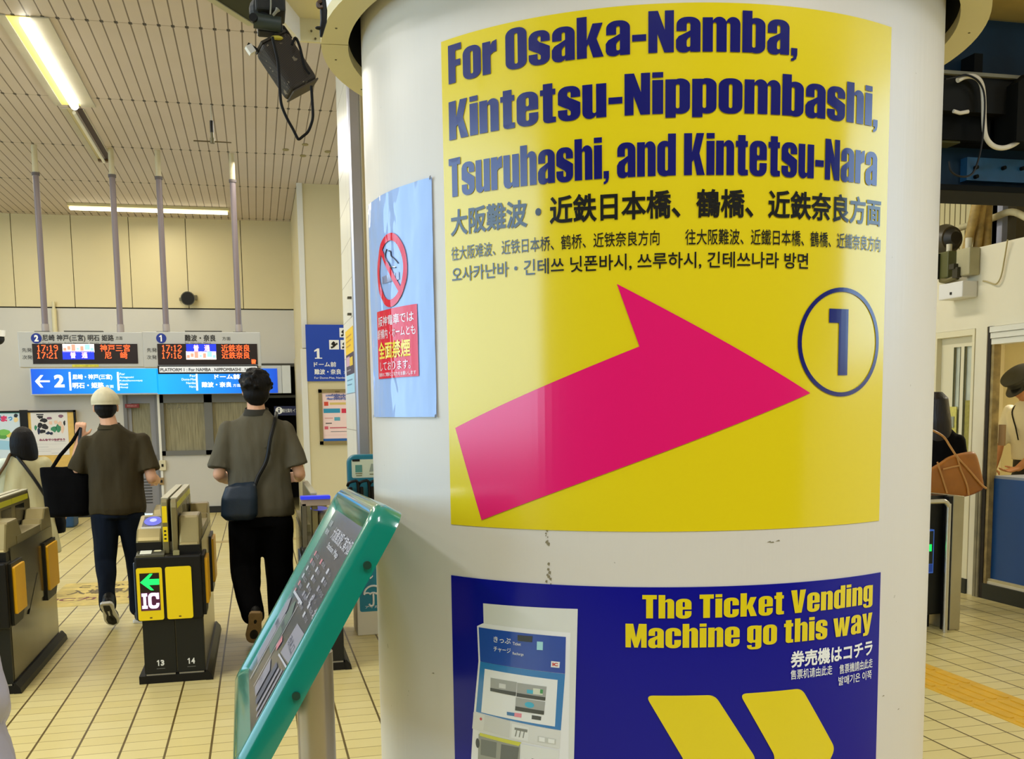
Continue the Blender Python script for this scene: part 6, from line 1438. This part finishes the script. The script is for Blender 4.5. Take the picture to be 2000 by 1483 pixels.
body.fused('body', M_skin, wr_, voxel=.0075, it=3); eyes(wr_, hPr, hRr, .98)
M_btop = mat('top_black', '#0a0807', .85, spec=.1, bump=.3, bscale=20, var=.2)
tpb = MB().loft([(Qr(0, 0, .80), .17, .12, yr), (Qr(0, 0, .95), .155, .11, yr), (Qr(0, 0, 1.12), .155, .105, yr), (Qr(0, 0, 1.24), .155, .095, yr), (Qr(0, 0, 1.30), .125, .08, yr), (Qr(0, 0, 1.36), .07, .06, yr)], n=24)
for S, E in ((SL, EL), (SR, ER)): limb(tpb, [(S, .052), (S.lerp(E, .75), .054)])
tpb.fused('top', M_btop, wr_, voxel=.011, it=3, wob=.008)
tr = MB()
for sx in (-1, 1): limb(tr, [(Qr(sx * .085, 0, .82), .105), (Qr(sx * .09, .02, .45), .08), (Qr(sx * .09, 0, .11), .07)])
tr.fused('trousers', M_btr, wr_, voxel=.013, it=2)
for sx in (-1, 1): shoe('shoe', wr_, Qr(sx * .09, -.08, 0), Qr(sx * .10, .16, 0), M_sole_b, M_black)
hw = MB(); hw.loft([(hPr(0, -.075, -.33), .065, .035, yr), (hPr(0, -.070, -.22), .088, .055, yr), (hPr(0, -.05, -.10), .092, .082, yr), (hPr(0, -.025, 0), .089, .100, yr), (hPr(0, -.018, .07), .082, .095, yr), (hPr(0, -.01, .115), .042, .05, yr)], n=22)
hw.fused('hair', mat('hair_dark_brown', '#170e0c', .4, var=.3, vscale=50, bump=.4, bscale=110, stretch=(1, 1, .12)), wr_, voxel=.009, it=3, wob=.004)
# tan handbag on her shoulder
M_tan = mat('leather_tan', '#a5651c', .42, var=.2, vscale=7, bump=.2, bscale=22); M_tan2 = mat('leather_strap_tan', '#c08a4c', .4)
hb = thing('handbag', atX(1872, 970, 4.85), 'tan leather handbag hanging behind the woman right of the pillar', 'bag')
BX = lambda px, py: atY(px, py, 6.28)
pl_ = [(1836, 905), (1848, 893), (1870, 886), (1896, 881), (1907, 882), (1914, 912), (1923, 950), (1921, 957), (1890, 972), (1860, 972), (1820, 966), (1790, 962), (1795, 925)]
mb = MB(); vs = []; fs = []; n = len(pl_)
cpt = sum((BX(*p) for p in pl_), Vector()) / n
nrm = Vector((-.45, -1, 0)).normalized()
layers = ((-.055, .80), (-.035, .97), (0, 1.0), (.035, .97), (.055, .80))
for off, k in layers: vs += [cpt + (BX(*p) - cpt) * k - nrm * off * 1.0 for p in pl_]
for i in range(len(layers) - 1): fs += [(i * n + j, i * n + (j + 1) % n, (i + 1) * n + (j + 1) % n, (i + 1) * n + j) for j in range(n)]
fs += [tuple(range(n)), tuple(range(len(layers) * n - 1, (len(layers) - 1) * n - 1, -1))]
mb.add(vs, fs); o = mb.build('bag_body', M_tan, hb, smooth=True)
ss = o.modifiers.new('s', 'SUBSURF'); ss.levels = 1; ss.render_levels = 2
fr_ = lambda px, py: BX(px, py) + nrm * .060
MB().tube([Qr(-.10, .05, 1.30), Qr(-.10, -.03, 1.35), fr_(1812, 838), fr_(1838, 852), fr_(1852, 872), fr_(1866, 893), fr_(1888, 917), fr_(1912, 945), fr_(1922, 953)], .0075, 8).build('shoulder_strap', M_tan2, hb, smooth=True)
MB().tube([fr_(1866, 893), fr_(1872, 915), fr_(1884, 945), fr_(1888, 966)], .007, 6).build('seam_band', M_tan2, hb, smooth=True)
MB().tube([fr_(1827, 902), fr_(1836, 930), fr_(1846, 962)], .006, 6).build('seam_band', M_tan2, hb, smooth=True)
MB().tube([fr_(1838, 916), fr_(1858, 911), fr_(1870, 909)], .007, 6).build('grab_handle', M_tan2, hb, smooth=True)

# ---- attendant behind the ticket window
Ra = Vector((6.20, 7.20, .07)); ya = math.radians(100); RA = Matrix.Rotation(ya, 3, 'Z'); Qa = lambda x, y, z: Ra + RA @ Vector((x, y, z))
at = thing('person', Ra, 'person in dark grey peaked cap and white short-sleeved shirt leaning over the ticket counter', 'person')
body = MB(); hPa, hRa = head(body, Qa(.0, .15, 1.60), yaw=ya, pitch=.75)
limb(body, [(Qa(0, .10, 1.53), .052), (Qa(0, .05, 1.44), .062)]); body.loft([(Qa(0, -.03, .9), .13, .085, ya), (Qa(0, -.01, 1.15), .13, .085, ya), (Qa(0, .03, 1.33), .145, .08, ya), (Qa(0, .05, 1.43), .08, .06, ya)])
SL, SR = Qa(-.185, .04, 1.385), Qa(.185, .04, 1.385); ER, WR = Qa(.205, .14, 1.10), Qa(.200, .23, .925); EL, WL = Qa(.215, .12, 1.10), Qa(.195, .20, .90); ER, WR = Qa(-.215, .10, 1.11), Qa(-.12, .28, .93); SL, SR = SR, SL
for S, E, W_2 in ((SL, EL, WL), (SR, ER, WR)): limb(body, [(S, .05), (E, .042), (E.lerp(W_2, .4), .041), (W_2, .028)])
hand(body, WL, RA @ Vector((-.35, .9, -.30)), RA @ Vector((-.9, -.4, .1)), curl=.4); hand(body, WR, RA @ Vector((.3, 1, -.25)), RA @ Vector((1, -.2, .1)), curl=.35)
for sx in (-1, 1): limb(body, [(Qa(sx * .09, -.03, .9), .085), (Qa(sx * .09, 0, .47), .052), (Qa(sx * .09, -.02, .09), .036)])
body.fused('body', mat('skin_tan', '#c98d62', .5, var=.05), at, voxel=.007, it=3); eyes(at, hPa, hRa)
M_wsh = mat('shirt_white', '#ece6d2', .6, bump=.3, bscale=18, var=.06)
sh_ = MB().loft([(Qa(0, -.03, .98), .19, .125, ya), (Qa(0, -.02, 1.1), .188, .125, ya), (Qa(0, .02, 1.25), .200, .125, ya), (Qa(0, .04, 1.37), .195, .11, ya), (Qa(0, .05, 1.44), .11, .085, ya), (Qa(0, .06, 1.47), .07, .07, ya)], n=26)
for S, E in ((SL, EL), (SR, ER)): limb(sh_, [(S, .058), (S.lerp(E, .82), .066)])
sh_.fused('shirt', M_wsh, at, voxel=.011, it=3, wob=.008)
tr = MB().loft([(Qa(0, -.03, .78), .175, .12, ya), (Qa(0, -.03, 1.0), .172, .115, ya)])
for sx in (-1, 1): limb(tr, [(Qa(sx * .09, -.03, .82), .10), (Qa(sx * .09, 0, .47), .08), (Qa(sx * .09, -.02, .10), .07)])
tr.fused('trousers', mat('trousers_navy_black', '#12131a', .7, var=.2), at, voxel=.013, it=2)
for sx in (-1, 1): shoe('shoe', at, Qa(sx * .09, -.1, 0), Qa(sx * .10, .15, 0), M_sole_b, M_black)
hw = MB(); hw.ell(hPa(0, -.025, .0), .083, .09, .085, hRa); hw.fused('hair', M_hair, at, voxel=.009, it=3)
M_pk = mat('cap_dark_grey', '#33342f', .6, var=.25, vscale=10)
ck = MB()
for z_, rx, ry in ((.035, .088, .104), (.060, .096, .112), (.085, .118, .135), (.105, .118, .135), (.125, .085, .10)): pass
cr = [(.030, .090, .106), (.062, .093, .109), (.085, .118, .132), (.104, .120, .134), (.124, .080, .092)]
vs = []; fs = []; n = 28
for z_, rx, ry in cr: vs += [hPa(rx * math.cos(2 * math.pi * i / n), -.012 + ry * math.sin(2 * math.pi * i / n), z_) for i in range(n)]
for j in range(len(cr) - 1): fs += [(j * n + i, j * n + (i + 1) % n, (j + 1) * n + (i + 1) % n, (j + 1) * n + i) for i in range(n)]
fs += [tuple(range(n - 1, -1, -1)), tuple(range((len(cr) - 1) * n, len(cr) * n))]
ck.add(vs, fs); pk = ck.build('cap', M_pk, at, smooth=True)
vz = MB(); vs = []
for i in range(13):
    a = math.radians(15 + 150 * i / 12)
    for k, zz in ((1.0, .032), (1.0, .026)): vs.append(hPa(.090 * math.cos(a), -.012 + .106 * math.sin(a), zz))
    for zz in (.010, .004): vs.append(hPa(.096 * math.cos(a), -.012 + .168 * math.sin(a), zz))
fs = []
for i in range(12):
    a, b = i * 4, (i + 1) * 4; fs += [(a, b, b + 2, a + 2), (a + 1, a + 3, b + 3, b + 1), (a + 2, b + 2, b + 3, a + 3)]
vz.add(vs, fs); vz.build('cap_peak', mat('cap_peak_black', '#191a18', .25), pk, smooth=True)
MB().tube([Qa(.055, .10, 1.46), Qa(.075, .145, 1.38), Qa(.03, .150, 1.25), Qa(.0, .150, 1.15)], .006, 6).build('lanyard', M_black, at, smooth=True)

# ================================================================== TICKET WINDOW COUNTER, RIGHT WALL FITTINGS
ct_ = thing('ticket_counter', (5.62, 6.4, 0), 'blue-fronted ticket counter below the window in the right wall', 'counter')
MB().box((5.53, 6.03, .14), (5.56, 6.80, .945)).build('front_panel', mat('counter_blue', '#0c4c8f', .35, var=.1, vscale=3), ct_)
MB().box((5.535, 6.03, .945), (6.0, 6.82, .965)).build('counter_top', mat('counter_top_grey', '#8f98a4', .35), ct_)
MB().box((5.56, 6.05, .0), (5.95, 6.80, .90)).build('cabinet', mat('cabinet_navy', '#0d2a52', .5), ct_)
MB().box((5.505, 6.02, .12), (5.56, 6.82, .16)).build('sill', mat('sill_cream', '#cfc396', .5, var=.15, vscale=6), ct_)
ml = thing('money_tray', (5.72, 6.56, .966), 'small grey tray on the ticket counter beside the attendant', 'tray')
MB().box((5.66, 6.50, .966), (5.80, 6.62, .975)).build('tray_base', mat('tray_grey', '#a9a58c', .4), ml)
MB().box((5.66, 6.50, .975), (5.80, 6.506, .990)).box((5.66, 6.614, .975), (5.80, 6.62, .990)).box((5.66, 6.506, .975), (5.666, 6.614, .990)).box((5.794, 6.506, .975), (5.80, 6.614, .990)).build('tray_rim', mat('tray_grey', '#a9a58c', .4), ml)
o = MB().box((5.545, 6.72, 1.20), (5.555, 6.79, 1.36)).build('window_card', mat('card_brown', '#9c7a4c', .5)); tag(o, 'small brown card hung inside the ticket window frame', 'card')

# emergency light box and bracket cluster
eb = thing('metal_box', atX(1888, 588, 5.5), 'white metal box hung from pipes high on the right wall', 'box')
c0 = atX(1862, 588, 5.5); c1 = atX(1914, 548, 5.5)
MB().box((5.36, c1.y + .02, c0.z + .0), (5.498, c0.y, c1.z)).build('box_body', M_white, eb, bevel=.008)
MB().box((5.355, (c0.y + c1.y) / 2 - .01, c0.z + .03), (5.362, (c0.y + c1.y) / 2 + .01, c0.z + .05)).build('box_lock', M_black, eb)
J = thing('junction_box', atX(1905, 520, 5.5), 'grey conduit junction with clamps above the white metal box', 'junction box')
p = atX(1905, 508, 5.5)
MB().box((5.40, p.y - .06, p.z - .12), (5.498, p.y + .10, p.z + .09)).build('junction_body', mat('junction_grey', '#b9b18a', .45, var=.2), J, bevel=.01)
MB().box((5.36, p.y + .07, p.z - .06), (5.42, p.y + .13, p.z - .02)).box((5.37, p.y + .04, p.z - .13), (5.41, p.y + .10, p.z - .05)).build('clamp', mat('clamp_dark', '#35301c', .5), J)
MB().tube([(5.42, p.y + .1, p.z - .12), (5.40, p.y + .2, p.z - .14), (5.42, p.y + .3, p.z - .12)], .022, 8).build('clamp_pipe', mat('clamp_pipe_olive', '#6b6238', .5), J, smooth=True)
MB().cyl((5.45, p.y + .02, p.z + .09), (5.45, p.y + .02, p.z + .17), .026, n=12).build('conduit_socket', mat('socket_cream', '#d9d2b8', .5), J, smooth=True)
tw = thing('wall_terminal_block', atX(1857, 520, 5.5), 'dark green ribbed terminal block on the right wall beside the horn speaker', 'terminal block')
p = atX(1857, 521, 5.5); tb_ = MB().box((5.40, p.y - .10, p.z - .10), (5.498, p.y + .04, p.z + .11)); tb_.build('block_body', mat('block_green', '#5a5a2c', .5), tw, bevel=.01)
MB().box((5.37, p.y - .0, p.z - .10), (5.40, p.y + .09, p.z + .10)).build('ribs', mat('block_black', '#151510', .5), tw)
MB().cyl((5.45, p.y - .04, p.z + .11), (5.45, p.y - .04, p.z + .17), .022, n=12).build('conduit_stub', mat('socket_cream', '#d9d2b8', .5), tw, smooth=True)
wr2 = MB().tube([atX(1920, 549, 5.49), atX(1926, 550, 5.49), atX(1932, 552, 5.49), atX(1945, 555, 5.48), atX(1955, 540, 5.48), atX(1962, 505, 5.48), atX(1968, 468, 5.47)], .006, 6).build('loose_wire', mat('wire_cream', '#b5a674', .5), smooth=True)
tag(wr2, 'thin cream wire looping down the right wall', 'wire')
# horn speaker above the wall edge
hs2 = thing('horn_speaker', atX(1835, 470, 5.75), 'large dark horn speaker on top of the right wall beside the pillar', 'speaker')
p = atX(1852, 468, 5.65)
MB().cyl((5.65, p.y + .42, p.z), (5.65, p.y + .02, p.z), .125, .13, n=28).cyl((5.65, p.y + .02, p.z), (5.65, p.y - .05, p.z), .13, .10, n=28).build('horn_body', mat('horn_dark_olive', '#4a4330', .4), hs2, smooth=True)
MB().cyl((5.65, p.y - .05, p.z), (5.65, p.y - .10, p.z), .085, .05, n=24).build('horn_driver', mat('driver_black', '#26231a', .5), hs2, smooth=True)
MB().box((5.60, p.y + .1, 2.731), (5.70, p.y + .2, p.z - .12)).build('horn_stand', mat('horn_dark_olive', '#4a4330', .4), hs2)
# pipes above the wall
for k, (x0, y0, x1, y1, r, lab) in enumerate(((1912, 375, 1888, 487, .036, 'leftmost of the three rusty cream pipes above the right wall'), (1922, 375, 1908, 487, .034, 'middle of the three rusty cream pipes above the right wall'), (1930, 374, 1926, 484, .038, 'rightmost of the three rusty cream pipes above the right wall'))):
    X_p = 5.68 + .085 * k; a = atX(x0, y0, X_p); b = atX(x1, y1, X_p); d = (a - b)
    o = MB().cyl(b, a + d * .35, r, n=14).build('conduit_pipe', mat('pipe_rusty_cream', '#bfa15c', .55, var=.5, vscale=9), smooth=True)
    o['group'] = 'pipes above the right wall'; tag(o, lab, 'pipe')
a = atX(1866, 448, 5.96); b = atX(1936, 427, 5.96); c = atX(1975, 414, 5.96); d = atX(2010, 428, 5.96)
o = MB().tube([a + (a - b) * .3, a, b, c, d], .028, 10).build('conduit_pipe', mat('pipe_cream_pale', '#d8cc9c', .5, var=.3, vscale=8), smooth=True); tag(o, 'pale pipe running across behind the rusty pipes above the right wall', 'pipe')
for x, w_, c_, l_ in ((1952, .07, '#d9cc93', 'wide cream post behind the pipes above the right wall'), (1964, .06, '#b9bdd0', 'pale blue-grey post behind the pipes above the right wall'), (1993, .05, '#4a3f24', 'dark post behind the pipes near the right photo edge')):
    p = atX(x, 430, 6.1); o = MB().box((6.02, p.y - w_, 2.74), (6.1, p.y + w_, ZC)).build('steel_post', mat('post' + c_, c_, .5, var=.15)); tag(o, l_, 'post')

# ================================================================== STEEL BEAM OVER THE PASSAGE, RIGHT
sb = thing('steel_beam', (4.6, 4.6, 2.58), 'dark blue steel beam with cables crossing overhead right of the pillar', 'beam')
M_beam = mat('beam_blue', '#0e2d42', .55, spec=.25, var=.4, vscale=4); M_beamd = mat('beam_dark', '#070908', .7, spec=.15)
BXa, BXb = 1.5, 5.49
MB().box((BXa, 4.60, 2.60), (BXb, 4.66, 3.42)).build('web', M_beam, sb)
MB().box((BXa, 4.50, 2.568), (BXb, 4.80, 2.598)).build('bottom_flange', M_beamd, sb, bevel=.004)
MB().box((1.5, 4.62, 0), (1.66, 4.78, 2.567)).build('support_post', M_beam, sb)
MB().box((BXa, 4.52, 2.80), (BXb, 4.60, 2.83)).build('shelf_rib', M_beamd, sb)
a = atY(1888, 352, 4.55); b = atY(2030, 314, 4.55)
jp_ = MB().box((a.x, 4.55, a.z), (b.x + .3, 4.60, b.z)).build('joint_plate', mat('plate_blue', '#1a5076', .5, var=.3, vscale=7), sb)
for x, y in ((1904, 328), (1904, 346), (1958, 329), (1994, 330)):
    p = atY(x, y, 4.55); MB().cyl((p.x, 4.55, p.z), (p.x, 4.53, p.z), .010, n=8).build('rivet', M_beamd, jp_)
a = atY(1820, 218, 4.45); b = atY(2040, 160, 4.45)
MB().box((a.x - .3, 4.42, a.z), (b.x + .3, 4.60, b.z)).build('cable_tray', mat('tray_black', '#0d0e0a', .6, spec=.2), sb)
MB().box((a.x - .3, 4.40, b.z - .012), (b.x + .3, 4.425, b.z + .004)).build('tray_lip', mat('tray_lip_grey', '#77745f', .4), sb)
a = atY(1858, 275, 4.5); b = atY(1930, 215, 4.5); MB().box((a.x - .2, 4.48, a.z), (b.x, 4.60, b.z)).build('equipment_box', M_beamd, sb)
a = atY(1985, 200, 4.35); b = atY(2040, 165, 4.35); MB().prism([(a.x, a.z - .18), (b.x + .3, a.z - .18), (b.x + .3, b.z + .12), (a.x + .06, b.z + .05), (a.x, b.z)], lambda u, v, d: Vector((u, d, v)), 4.34, 4.5).build('hanging_box', M_beamd, sb)
a = atY(1902, 155, 4.5); b = atY(1920, 105, 4.5); MB().box((a.x, 4.5, a.z), (b.x, 4.6, b.z)).build('cable_ladder', M_beamd, sb)
MB().tube([atY(x, y, 4.38) for x, y in ((1870, 157), (1885, 150), (1903, 150), (1916, 162), (1921, 190), (1922, 240), (1926, 268), (1940, 285), (1960, 289), (1982, 281), (2002, 264), (2030, 240))], .012, 10).build('white_conduit', mat('conduit_white', '#d9d3c4', .4), sb, smooth=True)
MB().tube([atY(x, y, 4.36) for x, y in ((1846, 155), (1870, 150), (1890, 147), (1912, 160), (1923, 190), (1921, 250), (1914, 300), (1900, 338), (1878, 345), (1858, 335), (1853, 315))], .005, 6).build('black_wire', M_black, sb, smooth=True)
MB().tube([atY(x, y, 4.40) for x, y in ((1862, 217), (1875, 221), (1891, 218))], .009, 8).build('short_white_cable', mat('conduit_white', '#d9d3c4', .4), sb, smooth=True)
MB().box((atY(1848, 280, 4.52).x - .1, 4.50, atY(1848, 278, 4.5).z), (atY(1870, 280, 4.52).x, 4.6, atY(1848, 238, 4.5).z)).build('cream_label_plate', mat('plate_olive', '#55532c', .5), sb)
# cream soffit boards above the beam
so_ = MB().box((1.4, 4.30, 3.435), (5.49, 4.68, 3.50)).build('soffit_board', mat('soffit_cream', '#c9ab5a', .5, var=.15)); tag(so_, 'lower cream soffit board above the blue steel beam', 'soffit')
so_ = MB().box((1.4, 4.10, 3.52), (5.49, 4.62, 3.75)).build('soffit_board', mat('soffit_cream', '#c9ab5a', .5, var=.15)); tag(so_, 'upper cream soffit board above the blue steel beam', 'soffit')
so_ = MB().box((1.4, 3.2, 3.78), (5.49, 4.62, 3.88)).build('soffit_board', mat('soffit_cream', '#c9ab5a', .5, var=.15)); tag(so_, 'topmost cream soffit board over the blue steel beam', 'soffit')

# ================================================================== OVERHEAD DUCT CORNER, SPEAKERS AND CABLES BESIDE THE COLLAR
YD = 3.55
dct = thing('overhead_duct', atY(600, 60, YD), 'white and cream boxed duct corner overhead beside the pillar collar', 'duct')
def hp(px, py, Y): return atY(px, py, Y)
zb = hp(587, 80, YD).z; zt = hp(590, 35, YD).z
c0 = hp(587, 80, YD); c1 = Vector((atZ(556, 43, zb).x, atZ(556, 43, zb).y, zb)); c2 = Vector((hp(700, 84, YD).x, YD + .0, zb))
d01 = (Vector((c1.x, c1.y, 0)) - Vector((c0.x, c0.y, 0))).normalized(); far1 = c0 + d01 * 1.6
def vpanel(a, b, z0, z1, th):
    d = Vector((b.x - a.x, b.y - a.y, 0)).normalized(); n = Vector((-d.y, d.x, 0)) * th; mb = MB()
    P = [Vector((a.x, a.y, 0)), Vector((b.x, b.y, 0))]
    mb.add([P[0] + Vector((0, 0, z0)), P[1] + Vector((0, 0, z0)), P[1] + n + Vector((0, 0, z0)), P[0] + n + Vector((0, 0, z0)), P[0] + Vector((0, 0, z1)), P[1] + Vector((0, 0, z1)), P[1] + n + Vector((0, 0, z1)), P[0] + n + Vector((0, 0, z1))], [(0, 3, 2, 1), (4, 5, 6, 7), (0, 1, 5, 4), (1, 2, 6, 5), (2, 3, 7, 6), (3, 0, 4, 7)])
    return mb
M_dw = mat('duct_white', '#e6e5e8', .4); M_dc = mat('duct_cream', '#d8cfa4', .45)
vpanel(c0, c1, zb, zt, -.012).build('white_side', M_dw, dct)
vpanel(c0, c2, zb, zt, .012).build('cream_end', M_dc, dct)
far2 = Vector((c2.x, c2.y, 0))
tp_m = MB(); q0 = Vector((c0.x, c0.y, zt)); q1 = Vector((c1.x, c1.y, zt)); q2 = Vector((c2.x, c2.y, zt)); q3 = Vector((c2.x + (c1.x - c0.x), c2.y + (c1.y - c0.y), zt))
e1 = (q1 - q0) * 1.25
P4 = [q0, q0 + e1, q2 + e1, q2]
tp_m.add(P4 + [p + Vector((0, 0, .012)) for p in P4], [(0, 1, 2, 3), (7, 6, 5, 4), (0, 4, 5, 1), (1, 5, 6, 2), (2, 6, 7, 3), (3, 7, 4, 0)]).build('cream_top', M_dc, dct)
for px, py_ in ((608, 61), (616, 76)):
    p = hp(px, py_, YD - .001); MB().cyl(p, p - Vector((0, .004, 0)), .0035, n=8).build('duct_screw', mat('screw_dark', '#5b532f', .5), dct)
# hanger rod from the ceiling to the duct
MB().cyl(q0 + Vector((.12, -.02, .012)), Vector((q0.x + .12, q0.y - .02, ZC)), .012, n=8).build('hanger_rod', M_hous, dct)
# dark cable hanging down the duct in front
YK = 1.6
ck_ = thing('black_cable', hp(630, 60, YK), 'black cable with clips hanging in front of the duct beside the collar', 'cable')
MB().tube([hp(x, y, YK) for x, y in ((626, -60), (628, -20), (629, 0), (632, 20), (632, 42), (629, 56), (627, 72))], [.0058, .0058, .0058, .0056, .005, .004, .002], 10).build('cable', M_black, ck_, smooth=True)
MB().tube([hp(x, y, YK - .005) for x, y in ((628, 2), (621, 6), (622, 14), (630, 13))], .0026, 6).build('cable_clip', mat('clip_brown', '#4a3527', .5), ck_, smooth=True)
mb = MB(); mb.ell(hp(624, 55, YK), .0065, .004, .0026); mb.build('cable_plug', M_black, ck_, smooth=True)

# dark bulkhead panel with grey edge, upper centre-left
bk = thing('bulkhead_panel', hp(450, 5, 3.9), 'dark green-black bulkhead panel with pale edge at the top of the photo', 'panel')
zk = 3.02; A_ = atZ(417, -4, zk); B_ = atZ(497, 47, zk); C_3 = atZ(580, 20, zk); D_4 = atZ(560, -70, zk); E_5 = atZ(380, -70, zk)
mb = MB(); Pk = [A_, B_, C_3, D_4, E_5]
mb.add(Pk + [p + Vector((0, 0, .05)) for p in Pk], [(0, 1, 2, 3, 4), (9, 8, 7, 6, 5)] + [(i, 5 + i, 5 + (i + 1) % 5, (i + 1) % 5) for i in range(5)]).build('panel', mat('bulkhead_green', '#20281a', .6, var=.2), bk)
d_ = (B_ - A_).normalized(); nn = Vector((-d_.y, d_.x, 0)) * .028
mb = MB(); Pk = [A_ - d_ * .3, B_, B_ + nn, A_ - d_ * .3 + nn]
mb.add([p + Vector((0, 0, -.004)) for p in Pk] + [p + Vector((0, 0, .05)) for p in Pk], [(0, 1, 2, 3), (7, 6, 5, 4)] + [(i, 4 + i, 4 + (i + 1) % 4, (i + 1) % 4) for i in range(4)]).build('edge_trim', mat('trim_pale_grey', '#b3b2a0', .4), bk)
MB().cyl(D_4 + Vector((0, 0, .05)), Vector((D_4.x, D_4.y, ZC)), .02, n=10).build('hanger_rod', M_hous, bk)

# speaker box with wire mesh
YB = 3.25
spk = thing('box_speaker', hp(555, 130, YB), 'dark mesh-covered box speaker hanging at an angle under the ceiling', 'speaker')
ce = hp(560, 130, YB)
ax = (hp(590, 179, YB) - hp(529, 87, YB)); Lg = ax.length; ax.normalize()
sd = Vector((0, 1, 0)).cross(ax).normalized(); dpv = ax.cross(sd).normalized()
if dpv.y > 0: dpv = -dpv
R_s = Matrix((sd, dpv, ax)).transposed()
tlt = Matrix.Rotation(math.radians(-16), 3, ax); R_s = tlt @ R_s
hw_ = .049; dp_ = .040
bxs = MB().box((-hw_, -dp_, -Lg / 2), (hw_, dp_, Lg / 2), R_s, ce); bxs.build('speaker_case', M_grille, spk, bevel=.014, seg=3)
MB().box((-hw_ * .95, -dp_ * .9, Lg / 2 - .001), (hw_ * .95, dp_ * .95, Lg / 2 + .003), R_s, ce).build('end_plate', mat('plate_dusty', '#3a3020', .6), spk)
MB().box((-hw_ * .9, -dp_ * .9, -Lg / 2 - .006), (hw_ * .9, dp_ * .9, -Lg / 2 + .001), R_s, ce).build('end_plate', mat('plate_brown', '#2d2416', .6), spk)
mbs = MB()
for k in range(4): mbs.ell(ce + R_s @ Vector((-hw_ * .55 + k * .018, -dp_ - .0015, -Lg / 2 + .014)), .0035, .0035, .0035, n=8, k=5)
mbs.build('terminal_screws', mat('screw_pale', '#c9c3b0', .4), spk)
p = hp(489, 97, YB); MB().box((-.010, -.008, -.012), (.010, .008, .012), R_s, p).build('white_tag', M_white, spk)
MB().tube([hp(505, 100, YB), hp(495, 93, YB), hp(484, 86, YB)], .005, 6).build('tag_wire', M_black, spk)
tpz = ce + R_s @ Vector((0, 0, -Lg / 2))
MB().cyl(hp(543, 82, YB - .02), hp(546, 62, YB), .012, .015, n=12).build('ball_joint', mat('joint_grey', '#6b675c', .45), spk, smooth=True)
mb = MB(); mb.ell(hp(541, 74, YB - .04), .018, .012, .006); mb.build('yellow_washer', mat('washer_yellow', '#b9ab3c', .5), spk, smooth=True)
# black camera cluster that carries it
clu = thing('equipment_cluster', hp(520, 30, YB), 'dusty black bracket and camera cluster above the hanging box speaker', 'bracket')
M_dust = mat('dusty_black', '#191a16', .7, var=.6, vscale=25)
m1 = MB(); m1.box((hp(498, 0, YB).x, YB - .05, hp(500, 30, YB).z), (hp(556, 0, YB).x, YB + .06, zk)); m1.ell(hp(508, 22, YB), .032, .035, .040); m1.ell(hp(530, 8, YB), .04, .04, .03)
m1.build('bracket_body', M_dust, clu, bevel=.006)
m2 = MB(); pb = hp(497, 40, YB - .05); m2.cyl(pb + Vector((-.002, 0, 0)), pb + Vector((.075, .0, -.006)), .021, n=18); m2.build('camera_barrel', mat('barrel_teal_black', '#28342f', .5, var=.3), clu, smooth=True)
MB().cyl(pb + Vector((.0, -.012, 0)), pb + Vector((-.004, -.026, 0)), .012, n=14).build('camera_lens', M_black, clu, smooth=True)
m3 = MB().box((hp(500, 0, YB).x, YB - .03, hp(500, 66, YB).z), (hp(550, 0, YB).x, YB + .03, hp(500, 48, YB).z)); m3.build('mount_plate', M_black, clu, bevel=.006)
MB().tube([hp(552, 52, YB), hp(560, 63, YB), hp(568, 76, YB)], .006, 6).build('bolt_arm', M_black, clu, smooth=True)
MB().tube([hp(533, 30, YB - .08), hp(540, 22, YB - .08), hp(543, 18, YB - .08)], [.004, .005, .008], 8).build('lever', mat('lever_grey', '#7a7868', .5), clu, smooth=True)
MB().tube([hp(529, -10, YB - .08), hp(529, 12, YB - .08), hp(528, 28, YB - .08)], .0022, 6).build('thin_wire', mat('wire_grey', '#8a8878', .5), clu, smooth=True)
# loop of cable under the speaker
cl2 = thing('cable_loop', hp(583, 270, YB), 'black cable hanging in a long loop below the box speaker', 'cable')
MB().tube([hp(x, y, YB - .085) for x, y in ((532, 72), (538, 98), (543, 122), (545, 150), (547, 180), (550, 205), (560, 230), (572, 252), (580, 268), (584, 272), (592, 266), (601, 258), (607, 245), (611, 228), (610, 200), (608, 168))], .0042, 8).build('cable', mat('cable_black', '#0b0908', .6, spec=.2), cl2, smooth=True)
MB().tube([hp(x, y, YB - .06) for x, y in ((605, 145), (596, 132), (590, 110), (585, 90), (577, 74), (570, 88))], .004, 8).build('cable_tail', mat('cable_black', '#0b0908', .6, spec=.2), cl2, smooth=True)
